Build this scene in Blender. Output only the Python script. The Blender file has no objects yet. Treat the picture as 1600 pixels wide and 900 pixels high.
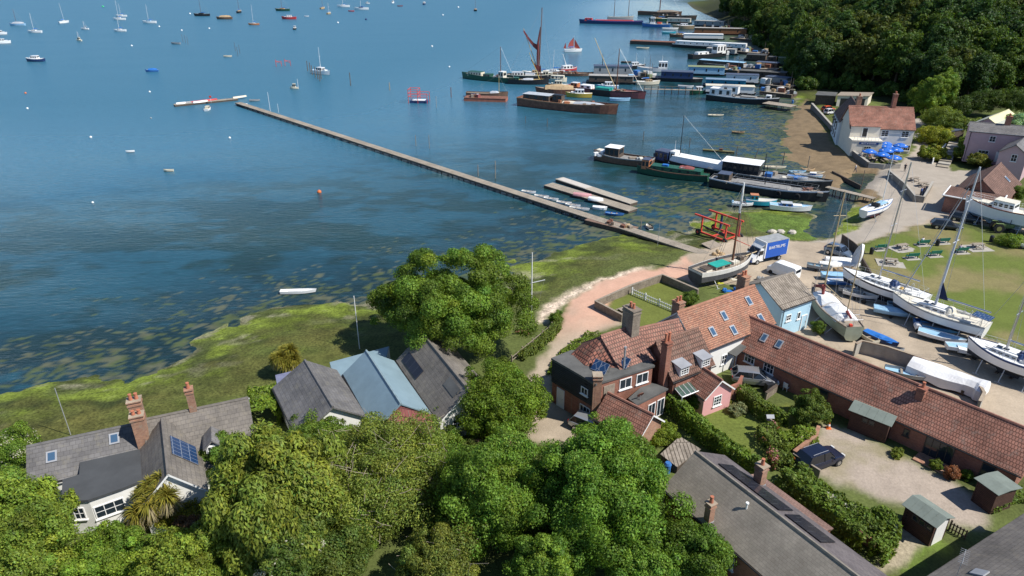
import bpy, math, random
import numpy as np
from mathutils import Vector, Matrix
R = math.radians
random.seed(7)
sc = bpy.context.scene
col = sc.collection
# ---------------- camera, sky, sun, exposure ----------------
FPX = 1067.0; PITCH = R(25.5); CAMZ = 40.0
cam_d = bpy.data.cameras.new('camera'); cam = bpy.data.objects.new('camera', cam_d); col.objects.link(cam)
cam.location = (0, 0, CAMZ); cam.rotation_euler = (R(90) - PITCH, 0, 0)
cam_d.sensor_width = 36; cam_d.lens = 36 * FPX / 1600; cam_d.clip_start = 0.5; cam_d.clip_end = 12000
sc.camera = cam
SUN_EL = R(50); SUN_AZ = math.atan2(-0.42, 1.0)      # direction towards the sun, measured from +x
wd = bpy.data.worlds.new('World'); sc.world = wd; wd.use_nodes = True
wn = wd.node_tree
sky = wn.nodes.new('ShaderNodeTexSky'); sky.sky_type = 'NISHITA'; sky.sun_disc = False
sky.sun_elevation = SUN_EL; sky.sun_rotation = R(90) - SUN_AZ
sky.air_density = 0.7; sky.dust_density = 0.0; sky.ozone_density = 3.0
wn.links.new(sky.outputs[0], wn.nodes['Background'].inputs[0]); wn.nodes['Background'].inputs[1].default_value = 0.118
sl = bpy.data.lights.new('sun', 'SUN'); sl.energy = 4.7; sl.angle = R(0.5); sl.color = (1.0, 0.955, 0.88)
so = bpy.data.objects.new('sun', sl); col.objects.link(so)
sd = Vector((math.cos(SUN_AZ) * math.cos(SUN_EL), math.sin(SUN_AZ) * math.cos(SUN_EL), math.sin(SUN_EL)))
so.rotation_euler = sd.to_track_quat('Z', 'Y').to_euler(); so.location = sd * 200
vs = sc.view_settings; vs.view_transform = 'Standard'; vs.look = 'None'; vs.exposure = 0.40; vs.gamma = 1.0; vs.use_curve_mapping = False
sc.cycles.max_bounces = 5; sc.cycles.diffuse_bounces = 2; sc.cycles.glossy_bounces = 3; sc.cycles.transmission_bounces = 3
sc.cycles.transparent_max_bounces = 6; sc.cycles.caustics_reflective = False; sc.cycles.caustics_refractive = False

# ---------------- ground geometry helpers ----------------
SP, CP = math.sin(PITCH), math.cos(PITCH)
def ray(px, py):
    a = (px - 800) / FPX; b = -(py - 450) / FPX
    return a, CP + b * SP, -SP + b * CP
def W(px, py, z=0.0):                   # survey point: where the sight line meets height z
    a, b, c = ray(px, py); t = (z - CAMZ) / c
    return (a * t, b * t)
def Wl(pts, z=0.0): return [W(p[0], p[1], z) for p in pts]

def hash2(ix, iy, s):
    h = (ix.astype(np.int64) * 374761393 + iy.astype(np.int64) * 668265263 + s * 974711) & 0x7fffffff
    h = ((h ^ (h >> 13)) * 1274126177) & 0x7fffffff
    return ((h ^ (h >> 16)) & 0xffff) / 65535.0
def vnoise(x, y, s=0):
    ix = np.floor(x); iy = np.floor(y); fx = x - ix; fy = y - iy
    fx = fx * fx * (3 - 2 * fx); fy = fy * fy * (3 - 2 * fy)
    a = hash2(ix, iy, s); b = hash2(ix + 1, iy, s); c = hash2(ix, iy + 1, s); d = hash2(ix + 1, iy + 1, s)
    return (a * (1 - fx) + b * fx) * (1 - fy) + (c * (1 - fx) + d * fx) * fy
def fbm(x, y, s=0, o=4):
    t = 0; a = .5
    for k in range(o):
        t = t + a * vnoise(x, y, s + k * 17); x = x * 2.03; y = y * 2.03; a *= .5
    return t / (1 - .5 ** o)
def sdf(poly, x, y):                    # signed distance, positive inside
    n = len(poly); d2 = np.full(x.shape, 1e18); ins = np.zeros(x.shape, bool)
    for i in range(n):
        ax, ay = poly[i]; bx, by = poly[(i + 1) % n]
        ex, ey = bx - ax, by - ay
        t = np.clip(((x - ax) * ex + (y - ay) * ey) / (ex * ex + ey * ey + 1e-9), 0, 1)
        d2 = np.minimum(d2, (x - ax - t * ex) ** 2 + (y - ay - t * ey) ** 2)
        if abs(ey) > 1e-9:
            c = ((ay <= y) != (by <= y)) & (x < ax + (y - ay) / ey * ex); ins ^= c
    d = np.sqrt(d2); return np.where(ins, d, -d)
def sstep(a, b, x):
    t = np.clip((x - a) / (b - a), 0, 1); return t * t * (3 - 2 * t)

SHORE = [(-500, -200), (-500, 40), (-140, 58)] + Wl([(0, 622), (100, 602), (180, 588), (250, 574), (320, 548), (360, 514), (420, 492), (500, 477),
    (590, 474), (660, 468), (760, 440), (830, 408), (880, 390), (940, 373), (985, 366), (1030, 372), (1062, 362), (1082, 345), (1100, 335), (1140, 322),
    (1200, 329), (1262, 333), (1284, 338), (1274, 368), (1292, 362), (1312, 330), (1330, 300), (1292, 284), (1258, 262), (1236, 250), (1226, 226),
    (1224, 196), (1240, 168), (1228, 150), (1232, 120), (1222, 96), (1190, 70), (1168, 54), (1125, 30), (1088, 16), (1078, 4)]) + \
    [(245, 900), (420, 1200), (1500, 1500), (4000, 1500), (4000, -200)]
HILL = Wl([(1098, 9), (1130, 26), (1178, 58), (1236, 95), (1258, 138), (1300, 136), (1420, 160), (1450, 178), (1500, 168), (1600, 158), (1750, 150)], 1.0) + \
    [(600, 160), (1200, 800), (1200, 1400), (450, 1190), (275, 900)]
CREEK = Wl([(1352, 272), (1326, 300), (1306, 326), (1292, 346), (1280, 364)])
def gh(x, y):
    x = np.asarray(x, float); y = np.asarray(y, float)
    d = sdf(SHORE, x, y) + (fbm(x * .12, y * .12, 3) - .5) * 7 + (fbm(x * .45, y * .45, 5, 4) - .5) * 4.2
    z = np.where(d > 0, 1.2 * (1 - np.exp(-d / 9.0)), np.maximum(-2.5, d * .05))
    near = (x > 30) & (x < 110) & (y > 70) & (y < 140)
    if near.any():
        dc = np.full(x.shape, 99.0)
        for (ax, ay), (bx, by) in zip(CREEK, CREEK[1:]):
            t = np.clip(((x - ax) * (bx - ax) + (y - ay) * (by - ay)) / ((bx - ax) ** 2 + (by - ay) ** 2), 0, 1); dc = np.minimum(dc, np.hypot(x - ax - t * (bx - ax), y - ay - t * (by - ay)) + (fbm(x * .7, y * .7, 8, 2) - .5) * 1.2)
        z = np.where(near, np.minimum(z, -.35 + np.maximum(0, dc - 1.3) * .42), z)
    h = sdf(HILL, x, y)
    z = z + np.where(h > 0, 27 * (1 - np.exp(-h * .42 / 27)), 0)
    return z
def g1(x, y): return float(gh(np.array([x]), np.array([y]))[0])
def G(px, py):                          # point of the ground seen at (px, py): x, y, z
    z = 1.0
    for _ in range(8):
        x, y = W(px, py, z); z = max(0.0, .5 * z + .5 * g1(x, y)) if z > 3 else max(0.0, g1(x, y))
    x, y = W(px, py, z); return (x, y, z)

# ---------------- materials ----------------
MATS = {}
def nodes(name):
    m = bpy.data.materials.new(name); m.use_nodes = True; nt = m.node_tree
    return m, nt, nt.nodes['Principled BSDF']
def nn(nt, t, **kw):
    n = nt.nodes.new('ShaderNode' + t)
    for k, v in kw.items(): setattr(n, k, v)
    return n
def mat(name, c, rough=.6, var=.18, scale=2.0, bump=0.0, metal=0.0, spec=.4, bscale=None, trans=0):
    if name in MATS: return MATS[name]
    m, nt, b = nodes(name); L = nt.links.new
    tc = nn(nt, 'TexCoord'); n1 = nn(nt, 'TexNoise'); n1.inputs['Scale'].default_value = scale; n1.inputs['Detail'].default_value = 6
    n1.inputs['Roughness'].default_value = .65
    L(tc.outputs['Object'], n1.inputs['Vector'])
    r = nn(nt, 'ValToRGB'); r.color_ramp.elements[0].position = .28; r.color_ramp.elements[1].position = .72
    r.color_ramp.elements[0].color = tuple(max(0, x * (1 - var)) for x in c) + (1,)
    r.color_ramp.elements[1].color = tuple(min(1, x * (1 + var)) for x in c) + (1,)
    L(n1.outputs[0], r.inputs[0]); L(r.outputs[0], b.inputs['Base Color'])
    b.inputs['Roughness'].default_value = rough; b.inputs['Metallic'].default_value = metal; b.inputs['Specular IOR Level'].default_value = spec
    if bump:
        n2 = nn(nt, 'TexNoise'); n2.inputs['Scale'].default_value = bscale or scale * 4; n2.inputs['Detail'].default_value = 4
        L(tc.outputs['Object'], n2.inputs['Vector'])
        bp = nn(nt, 'Bump'); bp.inputs['Strength'].default_value = bump; bp.inputs['Distance'].default_value = .05
        L(n2.outputs[0], bp.inputs['Height']); L(bp.outputs[0], b.inputs['Normal'])
    MATS[name] = m; return m
def mat_brick(name, c1, c2, mortar, bw=.3, rh=.1, mode='wall', rough=.85, msize=.012, var=.35, bump=.5, stain=None, big=.35):
    """courses of bricks or tiles with per-unit colour; mode 'wall' (x+y, z), 'roof' (x, y), 'hip' (y, x)"""
    if name in MATS: return MATS[name]
    m, nt, b = nodes(name); L = nt.links.new
    tc = nn(nt, 'TexCoord'); sx = nn(nt, 'SeparateXYZ'); L(tc.outputs['Object'], sx.inputs[0]); cx = nn(nt, 'CombineXYZ')
    if mode == 'wall':
        a = nn(nt, 'Math', operation='ADD'); L(sx.outputs[0], a.inputs[0]); L(sx.outputs[1], a.inputs[1]); L(a.outputs[0], cx.inputs[0]); L(sx.outputs[2], cx.inputs[1])
    elif mode == 'roof': L(sx.outputs[0], cx.inputs[0]); L(sx.outputs[1], cx.inputs[1])
    else: L(sx.outputs[1], cx.inputs[0]); L(sx.outputs[0], cx.inputs[1])
    bt = nn(nt, 'TexBrick'); L(cx.outputs[0], bt.inputs['Vector'])
    bt.inputs['Color1'].default_value = c1 + (1,); bt.inputs['Color2'].default_value = c2 + (1,); bt.inputs['Mortar'].default_value = mortar + (1,)
    bt.inputs['Scale'].default_value = 1; bt.inputs['Mortar Size'].default_value = msize; bt.inputs['Brick Width'].default_value = bw; bt.inputs['Row Height'].default_value = rh
    bt.inputs['Mortar Smooth'].default_value = .4; bt.inputs['Bias'].default_value = -.15
    n1 = nn(nt, 'TexNoise'); n1.inputs['Scale'].default_value = big; n1.inputs['Detail'].default_value = 7; n1.inputs['Roughness'].default_value = .7
    L(tc.outputs['Object'], n1.inputs['Vector'])
    mr = nn(nt, 'MapRange'); mr.inputs[1].default_value = .3; mr.inputs[2].default_value = .7; mr.inputs[3].default_value = 1 - var; mr.inputs[4].default_value = 1 + var
    L(n1.outputs[0], mr.inputs[0])
    mx = nn(nt, 'Mix', data_type='RGBA', blend_type='MULTIPLY'); mx.inputs[0].default_value = 1
    L(bt.outputs['Color'], mx.inputs[6]); L(mr.outputs[0], mx.inputs[7]); out = mx.outputs[2]
    if stain:
        n3 = nn(nt, 'TexNoise'); n3.inputs['Scale'].default_value = 1.6; n3.inputs['Detail'].default_value = 8; n3.inputs['Roughness'].default_value = .75
        L(tc.outputs['Object'], n3.inputs['Vector'])
        m3 = nn(nt, 'MapRange'); m3.inputs[1].default_value = .52; m3.inputs[2].default_value = .72; L(n3.outputs[0], m3.inputs[0])
        mx2 = nn(nt, 'Mix', data_type='RGBA'); L(m3.outputs[0], mx2.inputs[0]); L(out, mx2.inputs[6]); mx2.inputs[7].default_value = stain + (1,); out = mx2.outputs[2]
    L(out, b.inputs['Base Color']); b.inputs['Roughness'].default_value = rough; b.inputs['Specular IOR Level'].default_value = .25
    bp = nn(nt, 'Bump'); bp.inputs['Strength'].default_value = bump; bp.inputs['Distance'].default_value = .04; bp.invert = True
    L(bt.outputs['Fac'], bp.inputs['Height']); L(bp.outputs[0], b.inputs['Normal'])
    MATS[name] = m; return m
def mat_glass(name, c=(.02, .03, .04), rough=.06):
    if name in MATS: return MATS[name]
    m, nt, b = nodes(name); b.inputs['Base Color'].default_value = c + (1,); b.inputs['Roughness'].default_value = rough; b.inputs['Specular IOR Level'].default_value = .6
    MATS[name] = m; return m
def mat_vcol(name, rough=.9, nscale=3.0, namt=.35, bump=.4, bscale=6.0, spec=.15):
    m, nt, b = nodes(name); L = nt.links.new
    at = nn(nt, 'Attribute', attribute_name='Col'); tc = nn(nt, 'TexCoord')
    n1 = nn(nt, 'TexNoise'); n1.inputs['Scale'].default_value = nscale; n1.inputs['Detail'].default_value = 7; n1.inputs['Roughness'].default_value = .75
    L(tc.outputs['Object'], n1.inputs['Vector'])
    mr = nn(nt, 'MapRange'); mr.inputs[1].default_value = .28; mr.inputs[2].default_value = .72; mr.inputs[3].default_value = -1; mr.inputs[4].default_value = 1
    L(n1.outputs[0], mr.inputs[0]); ma = nn(nt, 'Math', operation='MULTIPLY_ADD'); L(mr.outputs[0], ma.inputs[0]); L(at.outputs['Alpha'], ma.inputs[1]); ma.inputs[2].default_value = 1.0   # alpha holds how coarse the cover is
    mx = nn(nt, 'Mix', data_type='RGBA', blend_type='MULTIPLY'); mx.inputs[0].default_value = 1
    L(at.outputs['Color'], mx.inputs[6]); L(ma.outputs[0], mx.inputs[7]); L(mx.outputs[2], b.inputs['Base Color'])
    b.inputs['Roughness'].default_value = rough; b.inputs['Specular IOR Level'].default_value = spec
    n2 = nn(nt, 'TexNoise'); n2.inputs['Scale'].default_value = bscale; n2.inputs['Detail'].default_value = 5
    L(tc.outputs['Object'], n2.inputs['Vector'])
    bp = nn(nt, 'Bump'); bp.inputs['Strength'].default_value = bump; bp.inputs['Distance'].default_value = .08
    L(n2.outputs[0], bp.inputs['Height']); L(bp.outputs[0], b.inputs['Normal'])
    return m, nt, b

# ---------------- mesh builder and tagging ----------------
class MB:
    def __init__(s): s.v = []; s.f = []; s.m = []
    def add(s, vs, fs, m=0):
        o = len(s.v); s.v += [tuple(p) for p in vs]
        for f in fs: s.f.append(tuple(i + o for i in f)); s.m.append(m)
        return s
    def poly(s, pts, m=0): return s.add(pts, [tuple(range(len(pts)))], m)
    def box(s, c, d, m=0, rz=0, taper=1.0, ry=0):
        ca, sa = math.cos(rz), math.sin(rz); vs = []; cy_, sy_ = math.cos(ry), math.sin(ry)
        for z in (-.5, .5):
            k = taper if z > 0 else 1
            for x, y in ((-.5, -.5), (.5, -.5), (.5, .5), (-.5, .5)):
                X, Y, Z = x * d[0] * k, y * d[1] * k, z * d[2]
                X, Z = X * cy_ + Z * sy_, -X * sy_ + Z * cy_
                vs.append((c[0] + X * ca - Y * sa, c[1] + X * sa + Y * ca, c[2] + Z))
        return s.add(vs, [(3, 2, 1, 0), (4, 5, 6, 7), (0, 1, 5, 4), (1, 2, 6, 5), (2, 3, 7, 6), (3, 0, 4, 7)], m)
    def prism(s, pts, z0, z1, m=0, mt=None):
        n = len(pts); s.add([(p[0], p[1], z0) for p in pts] + [(p[0], p[1], z1) for p in pts], [(i, (i + 1) % n, n + (i + 1) % n, n + i) for i in range(n)], m)
        s.poly([(p[0], p[1], z1) for p in pts], m if mt is None else mt); s.poly([(p[0], p[1], z0) for p in reversed(pts)], m); return s
    def slab(s, pts, th, m=0, me=None):             # polygon in 3-D given a thickness along its normal (downwards)
        a, b, c = Vector(pts[0]), Vector(pts[1]), Vector(pts[2]); nrm = (b - a).cross(c - a).normalized()
        if nrm.z < 0: pts = list(reversed(pts)); nrm = -nrm
        lo = [tuple(Vector(p) - nrm * th) for p in pts]; n = len(pts)
        s.poly(pts, m); s.poly(list(reversed(lo)), m if me is None else me)
        s.add(list(pts) + lo, [(i, n + i, n + (i + 1) % n, (i + 1) % n) for i in range(n)], m if me is None else me); return s
    def tube(s, p0, p1, r0, r1=None, n=6, m=0):
        r1 = r0 if r1 is None else r1; p0 = Vector(p0); p1 = Vector(p1); d = (p1 - p0)
        if d.length < 1e-6: return s
        q = d.to_track_quat('Z', 'Y'); vs = []
        for p, r in ((p0, r0), (p1, r1)):
            for k in range(n):
                a = 2 * math.pi * k / n; vs.append(tuple(p + q @ Vector((r * math.cos(a), r * math.sin(a), 0))))
        return s.add(vs, [(k, (k + 1) % n, n + (k + 1) % n, n + k) for k in range(n)] + [tuple(range(n - 1, -1, -1)), tuple(range(n, 2 * n))], m)
    def rope(s, pts, r, n=5, m=0):
        for a, b in zip(pts, pts[1:]): s.tube(a, b, r, r, n, m)
        return s
    def loft(s, secs, m=0, closed=True, caps=True, ms=None):
        n = len(secs[0]); o = len(s.v); s.v += [tuple(p) for q in secs for p in q]
        for i in range(len(secs) - 1):
            for k in range(n if closed else n - 1):
                a = o + i * n + k; b = o + i * n + (k + 1) % n
                s.f.append((a, b, b + n, a + n)); s.m.append(ms[k] if ms else m)
        if caps and closed:
            s.f.append(tuple(o + k for k in range(n - 1, -1, -1))); s.m.append(m); s.f.append(tuple(o + (len(secs) - 1) * n + k for k in range(n))); s.m.append(m)
        return s
    def ell(s, c, r, m=0, n=8, k=5, jit=0, rnd=None):
        vs = [(c[0], c[1], c[2] - r[2])]; fs = []
        for i in range(1, k):
            ph = -math.pi / 2 + math.pi * i / k
            for j in range(n):
                a = 2 * math.pi * j / n; q = 1 + (rnd.uniform(-jit, jit) if jit else 0)
                vs.append((c[0] + r[0] * math.cos(ph) * math.cos(a) * q, c[1] + r[1] * math.cos(ph) * math.sin(a) * q, c[2] + r[2] * math.sin(ph) * q))
        vs.append((c[0], c[1], c[2] + r[2])); T = len(vs) - 1
        for j in range(n):
            fs.append((0, 1 + (j + 1) % n, 1 + j)); fs.append((T, T - n + j, T - n + (j + 1) % n))
            for i in range(k - 2):
                a = 1 + i * n + j; b = 1 + i * n + (j + 1) % n; fs.append((a, b, b + n, a + n))
        return s.add(vs, fs, m)
    def build(s, name, mats, parent=None, smooth=False, loc=None, rz=0, off=None):
        me = bpy.data.meshes.new(name)
        v = s.v if off is None else [(p[0] - off[0], p[1] - off[1], p[2] - off[2]) for p in s.v]
        me.from_pydata(v, [], s.f)
        for m in (mats if isinstance(mats, (list, tuple)) else [mats]): me.materials.append(m)
        me.polygons.foreach_set('material_index', s.m)
        if smooth: me.polygons.foreach_set('use_smooth', [True] * len(s.f))
        me.update(); o = bpy.data.objects.new(name, me); col.objects.link(o)
        if parent: o.parent = parent
        if loc is not None: o.location = loc
        if rz: o.rotation_euler = (0, 0, rz)
        return o
def tag(o, label=None, cat=None, group=None, kind=None):
    if label: o['label'] = label
    if cat: o['category'] = cat
    if group: o['group'] = group
    if kind: o['kind'] = kind
    return o
def thing(name, label, cat, loc=(0, 0, 0), rz=0, group=None):
    o = bpy.data.objects.new(name, None); o.empty_display_size = .5; col.objects.link(o); o.location = loc; o.rotation_euler = (0, 0, rz)
    return tag(o, label, cat, group)
def copy_tree(o, parent=None):
    c = o.copy(); col.objects.link(c); c.parent = parent
    for ch in [q for q in o.children]: copy_tree(ch, c)
    return c
def gridmesh(name, xs, ys, zf, colf, m, kind='structure'):
    X, Y = np.meshgrid(xs, ys); x = X.ravel(); y = Y.ravel(); z = zf(x, y); nx, ny = len(xs), len(ys)
    me = bpy.data.meshes.new(name); me.vertices.add(nx * ny); me.vertices.foreach_set('co', np.stack([x, y, z], 1).ravel().astype(np.float32))
    i = (np.arange(ny - 1)[:, None] * nx + np.arange(nx - 1)[None, :]).ravel()
    q = np.stack([i, i + 1, i + nx + 1, i + nx], 1).ravel().astype(np.int32); nf = len(i)
    me.loops.add(nf * 4); me.loops.foreach_set('vertex_index', q); me.polygons.add(nf)
    me.polygons.foreach_set('loop_start', np.arange(nf, dtype=np.int32) * 4); me.polygons.foreach_set('use_smooth', np.ones(nf, bool))
    me.update(calc_edges=True)
    ca = me.color_attributes.new('Col', 'FLOAT_COLOR', 'POINT'); c = colf(x, y, z)
    if c.shape[1] == 3: c = np.concatenate([c, np.ones((len(c), 1))], 1)
    ca.data.foreach_set('color', c.ravel().astype(np.float32))
    me.materials.append(m); o = bpy.data.objects.new(name, me); col.objects.link(o); return tag(o, kind=kind)
# ---------------- ground sheet ----------------
def axis(lo, hi, a, b, fine, g=1.25):
    r = list(np.arange(a, b + 1e-6, fine)); s = fine; x = a
    while x > lo: s *= g; x -= s; r.insert(0, x)
    s = fine; x = b
    while x < hi: s *= g; x += s; r.append(x)
    return np.array(r)
ZP = lambda pts: Wl(pts, 1.1)
Z_TRACK = ZP([(1075, 398), (1035, 416), (985, 424), (930, 440), (893, 462), (884, 492), (858, 536), (832, 580), (815, 640), (828, 695), (905, 700), (915, 670), (880, 640), (858, 612), (862, 580), (895, 540), (935, 516), (975, 505), (940, 482), (985, 450), (1045, 432), (1090, 440)])
Z_HARD = ZP([(1040, 420), (1085, 388), (1130, 374), (1170, 366), (1275, 372), (1345, 352), (1420, 332), (1480, 320), (1600, 335), (1640, 370), (1560, 358), (1500, 346), (1445, 348), (1342, 378), (1322, 384), (1340, 420), (1365, 450), (1420, 490), (1500, 522), (1560, 535), (1640, 570), (1660, 720), (1500, 640), (1330, 560), (1230, 520), (1180, 440), (1085, 448)])
Z_ROAD = ZP([(1396, 262), (1432, 232), (1428, 200), (1408, 190), (1436, 184), (1452, 205), (1446, 240), (1490, 268), (1545, 262), (1515, 300), (1490, 332), (1420, 352), (1345, 376), (1270, 372), (1345, 350), (1384, 318), (1372, 295), (1340, 280), (1378, 262)])
Z_LAWN = ZP([(1342, 384), (1440, 350), (1500, 352), (1545, 366), (1600, 392), (1700, 430), (1700, 620), (1600, 548), (1540, 520), (1450, 480), (1368, 440)])
Z_GARD = ZP([(942, 480), (1032, 434), (1082, 456), (1035, 512), (1000, 520)])
Z_COURT = ZP([(1262, 690), (1290, 662), (1330, 672), (1430, 724), (1545, 790), (1512, 832), (1425, 792), (1335, 765), (1270, 745)])
Z_STONE = ZP([(838, 500), (848, 474), (905, 444), (965, 424), (1018, 414), (1000, 422), (935, 438), (890, 462), (868, 486), (846, 506)])
Z_MUD = ZP([(1240, 168), (1222, 200), (1222, 232), (1256, 264), (1330, 300), (1350, 318), (1376, 305), (1372, 280), (1392, 262), (1330, 244), (1300, 222), (1278, 180), (1262, 152)])
Z_LUSH = ZP([(1165, 328), (1200, 327), (1286, 336), (1276, 368), (1230, 366), (1180, 354)])
Z_PATH = ZP([(1400, 820), (1440, 835), (1425, 870), (1390, 895), (1370, 890)])
Z_LAWN2 = ZP([(1050, 640), (1095, 615), (1240, 690), (1215, 720), (1120, 700)])
Z_LAWN3 = ZP([(1225, 628), (1310, 660), (1420, 715), (1545, 795), (1530, 800), (1420, 735), (1300, 672), (1260, 690), (1190, 650)])
Z_LAWN4 = ZP([(1395, 900), (1450, 838), (1470, 850), (1420, 900)])
Z_FLAT = ZP([(-80, 760), (-80, 640), (0, 640), (110, 615), (260, 590), (340, 560), (380, 520), (430, 500), (520, 480), (640, 480), (640, 540), (450, 590), (380, 620), (200, 680), (60, 700)])
C = lambda *a: np.array(a)
def ground_col(x, y, z):
    w1 = (fbm(x * .35, y * .35, 21) - .5); w2 = fbm(x * .08, y * .08, 22); w3 = fbm(x * 1.3, y * 1.3, 23, 3)
    xx = x + (fbm(x * .5, y * .5, 31, 3) - .5) * 2.0; yy = y + (fbm(x * .5, y * .5, 37, 3) - .5) * 2.0
    c = C(.085, .105, .03)[None, :] * (0.6 + .9 * fbm(x * .3, y * .3, 24))[:, None]
    def put(poly, colr, soft=.5, amt=1.0, jit=True):
        nonlocal c
        a = (sstep(-soft, soft, sdf(poly, xx if jit else x, yy if jit else y)) * amt)[:, None]
        c = c * (1 - a) + colr * a
    t = fbm(x * .22, y * .5, 41)[:, None]; t2 = fbm(x * .9, y * .9, 42, 3)[:, None]; s = lambda a, b, q: sstep(a, b, q)
    # foreshore: green weed over dark mud
    weed = C(.105, .135, .020) * s(.38, .62, t) + C(.045, .056, .016) * (1 - s(.38, .62, t))
    weed = weed * (.5 + .7 * t2 + .3 * fbm(x * 2.4, y * 2.4, 48, 3)[:, None]); pale = s(.60, .7, fbm(x * .3 + 9, y * .6, 43)[:, None]); weed = weed * (1 - .6 * pale) + C(.2, .19, .12) * .6 * pale
    zz = z + (fbm(x * .55, y * .8, 52, 5) - .5) * .75; wz = np.exp(-((zz - .2) / .26) ** 2)[:, None]; inl = sstep(.42, .8, zz)[:, None]; olive = (C(.105, .098, .028) * (1 - t) + C(.07, .095, .022) * t) * (.55 + .9 * t2); weed = weed * (.75 + .75 * wz) * (1 - inl) + olive * inl; sc = (1 - sstep(.02, .11, zz))[:, None] * s(.35, .6, fbm(x * .15, y * .15, 53)[:, None]); weed = weed * (1 - .7 * sc) + C(.24, .22, .155) * (.6 + .8 * t2) * .7 * sc; a = (1 - sstep(.6, 1.05, z))[:, None]; c = c * (1 - a) + weed * a
    put(Z_FLAT, weed * .95, 2.0)
    put(Z_MUD, C(.20, .145, .085) * (.75 + .5 * t2), .8); put(Z_LUSH, C(.085, .13, .025) * (.5 + t2), .6)
    grav = C(.385, .315, .235) * (.82 + .36 * t2); pink = C(.62, .345, .245) * (.9 + .2 * t2)
    k = sstep(60, 85, y)[:, None] * sstep(-2, 14, x)[:, None] * (1 - sstep(24, 40, x))[:, None]
    pk = s(.3, .6, fbm(x * .13, y * .13, 47)[:, None]) * s(66, 74, y)[:, None]
    rut = (.5 + .5 * np.sin(x * 1.1 + 2.2 * fbm(x * .06, y * .06, 54) * 6))[:, None]; grav = grav * (.92 + .12 * rut) * (.8 + .4 * fbm(x * .09, y * .09, 55)[:, None]); put(Z_HARD, grav); put(Z_ROAD, C(.36, .315, .26) * (.88 + .24 * t2), .4); put(Z_TRACK, grav * (1 - .7 * pk) + pink * .7 * pk, .5)
    put(Z_STONE, C(.60, .48, .37) * (.35 + 1.2 * fbm(x * 2.2, y * 2.2, 44, 2)[:, None]), .7)
    dry = s(.52, .72, fbm(x * .12, y * .12, 45)[:, None])
    lawn = (C(.12, .15, .032) * (1 - dry) + C(.20, .175, .075) * dry) * (.85 + .3 * t2)
    put(Z_LAWN, lawn, .35); put(Z_GARD, lawn * C(1.1, 1.02, 1.1), .3); put(Z_LAWN2, lawn, .4); put(Z_LAWN3, lawn * C(1., .95, .9), .4); put(Z_LAWN4, C(.11, .16, .03) * (.8 + .4 * t2), .3)
    mossy = s(.5, .68, fbm(x * .25, y * .25, 46)[:, None])
    put(Z_COURT, C(.36, .30, .245) * (.85 + .3 * t2) * (1 - .5 * mossy) + C(.17, .16, .05) * .5 * mossy, .8); put(Z_PATH, C(.36, .31, .22) * (.85 + .3 * t2), .3)
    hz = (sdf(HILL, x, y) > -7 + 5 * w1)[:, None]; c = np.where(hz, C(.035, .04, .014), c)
    under = (z < -.15)[:, None]; c = np.where(under, c * .6, c)
    al = np.full((len(x), 1), .42)
    for pz, v in ((Z_HARD, .16), (Z_ROAD, .12), (Z_TRACK, .12), (Z_COURT, .2), (Z_MUD, .25), (Z_LAWN, .24), (Z_GARD, .24), (Z_STONE, .6)): al[sdf(pz, xx, yy) > 0] = v
    al[((z < .95) & (sdf(Z_MUD, xx, yy) < 0) & (al[:, 0] > .4))] = .85
    return np.clip(np.concatenate([c, al], 1), 0, 1)
gm, _, _ = mat_vcol('ground_soil', bump=.4, nscale=3.4, namt=.24, bscale=7)
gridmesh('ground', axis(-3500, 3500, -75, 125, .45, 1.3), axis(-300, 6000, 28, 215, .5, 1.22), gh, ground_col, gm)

# ---------------- water sheet ----------------
CRK = Wl([(1272, 372), (1276, 340), (1300, 300), (1340, 270), (1362, 276), (1325, 320), (1300, 366)])
def water_col(x, y, z):
    d = -sdf(SHORE, x, y)
    n1 = fbm(x * .055 + 4, y * .10, 61, 5); n2 = fbm(x * .28, y * .55 + 3, 62, 4); n3 = fbm(x * .7, y * 1.2, 63, 4)
    deep = C(.032, .128, .195)[None, :] * np.ones((len(x), 1))
    near = (1 - sstep(18, 85, d)) ; rt = sstep(-5, 30, x)
    g_ = 1 - sstep(8, 105, d); mot = sstep(.42, .60, fbm(x * .10 + 7, y * .16, 68, 4) * .6 + n2 * .4)
    murk = (np.clip(g_ * 1.25, 0, 1) * (.80 + .2 * mot))[:, None]; dk = (near * mot)[:, None]
    c = deep * (1 - .95 * murk) + C(.013, .054, .070) * .95 * murk; c = c * (1 - .8 * dk) + C(.012, .036, .030) * .8 * dk
    band = ((1 - sstep(4, 26, d)) * sstep(.3, .5, n2 * .6 + n3 * .4 + .1))[:, None]; c = c * (1 - .75 * band) + C(.008, .021, .024) * .75 * band
    th = .69 - .19 * (1 - sstep(0, 26, d)) - .06 * rt * (1 - sstep(8, 40, d)) + .5 * sstep(18, 62, d)
    k = sstep(th, th + .05, n2 * .24 + n3 * .3 + fbm(x * 2.1, y * 3.2, 64, 4) * .46)
    k = k * (1 - .9 * sstep(-1.2, 1.2, sdf(CRK, x, y) + (n3 - .5) * 6))
    alg = C(.115, .14, .045)[None, :] * (.5 + n3)[:, None]; tn = sstep(.45, .6, fbm(x * .4, y * .4, 66, 3))[:, None]; alg = alg * (1 - .6 * tn) + C(.22, .20, .14) * .6 * tn
    a = (k * .5)[:, None]; c = c * (1 - a) + alg * a
    rough = (.10 + .26 * sstep(30, 170, d)) * (1 - k) + .6 * k
    return np.concatenate([c, rough[:, None]], 1)
wm, nt, b = nodes('estuary_water'); L = nt.links.new
at = nn(nt, 'Attribute', attribute_name='Col'); tc = nn(nt, 'TexCoord')
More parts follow.
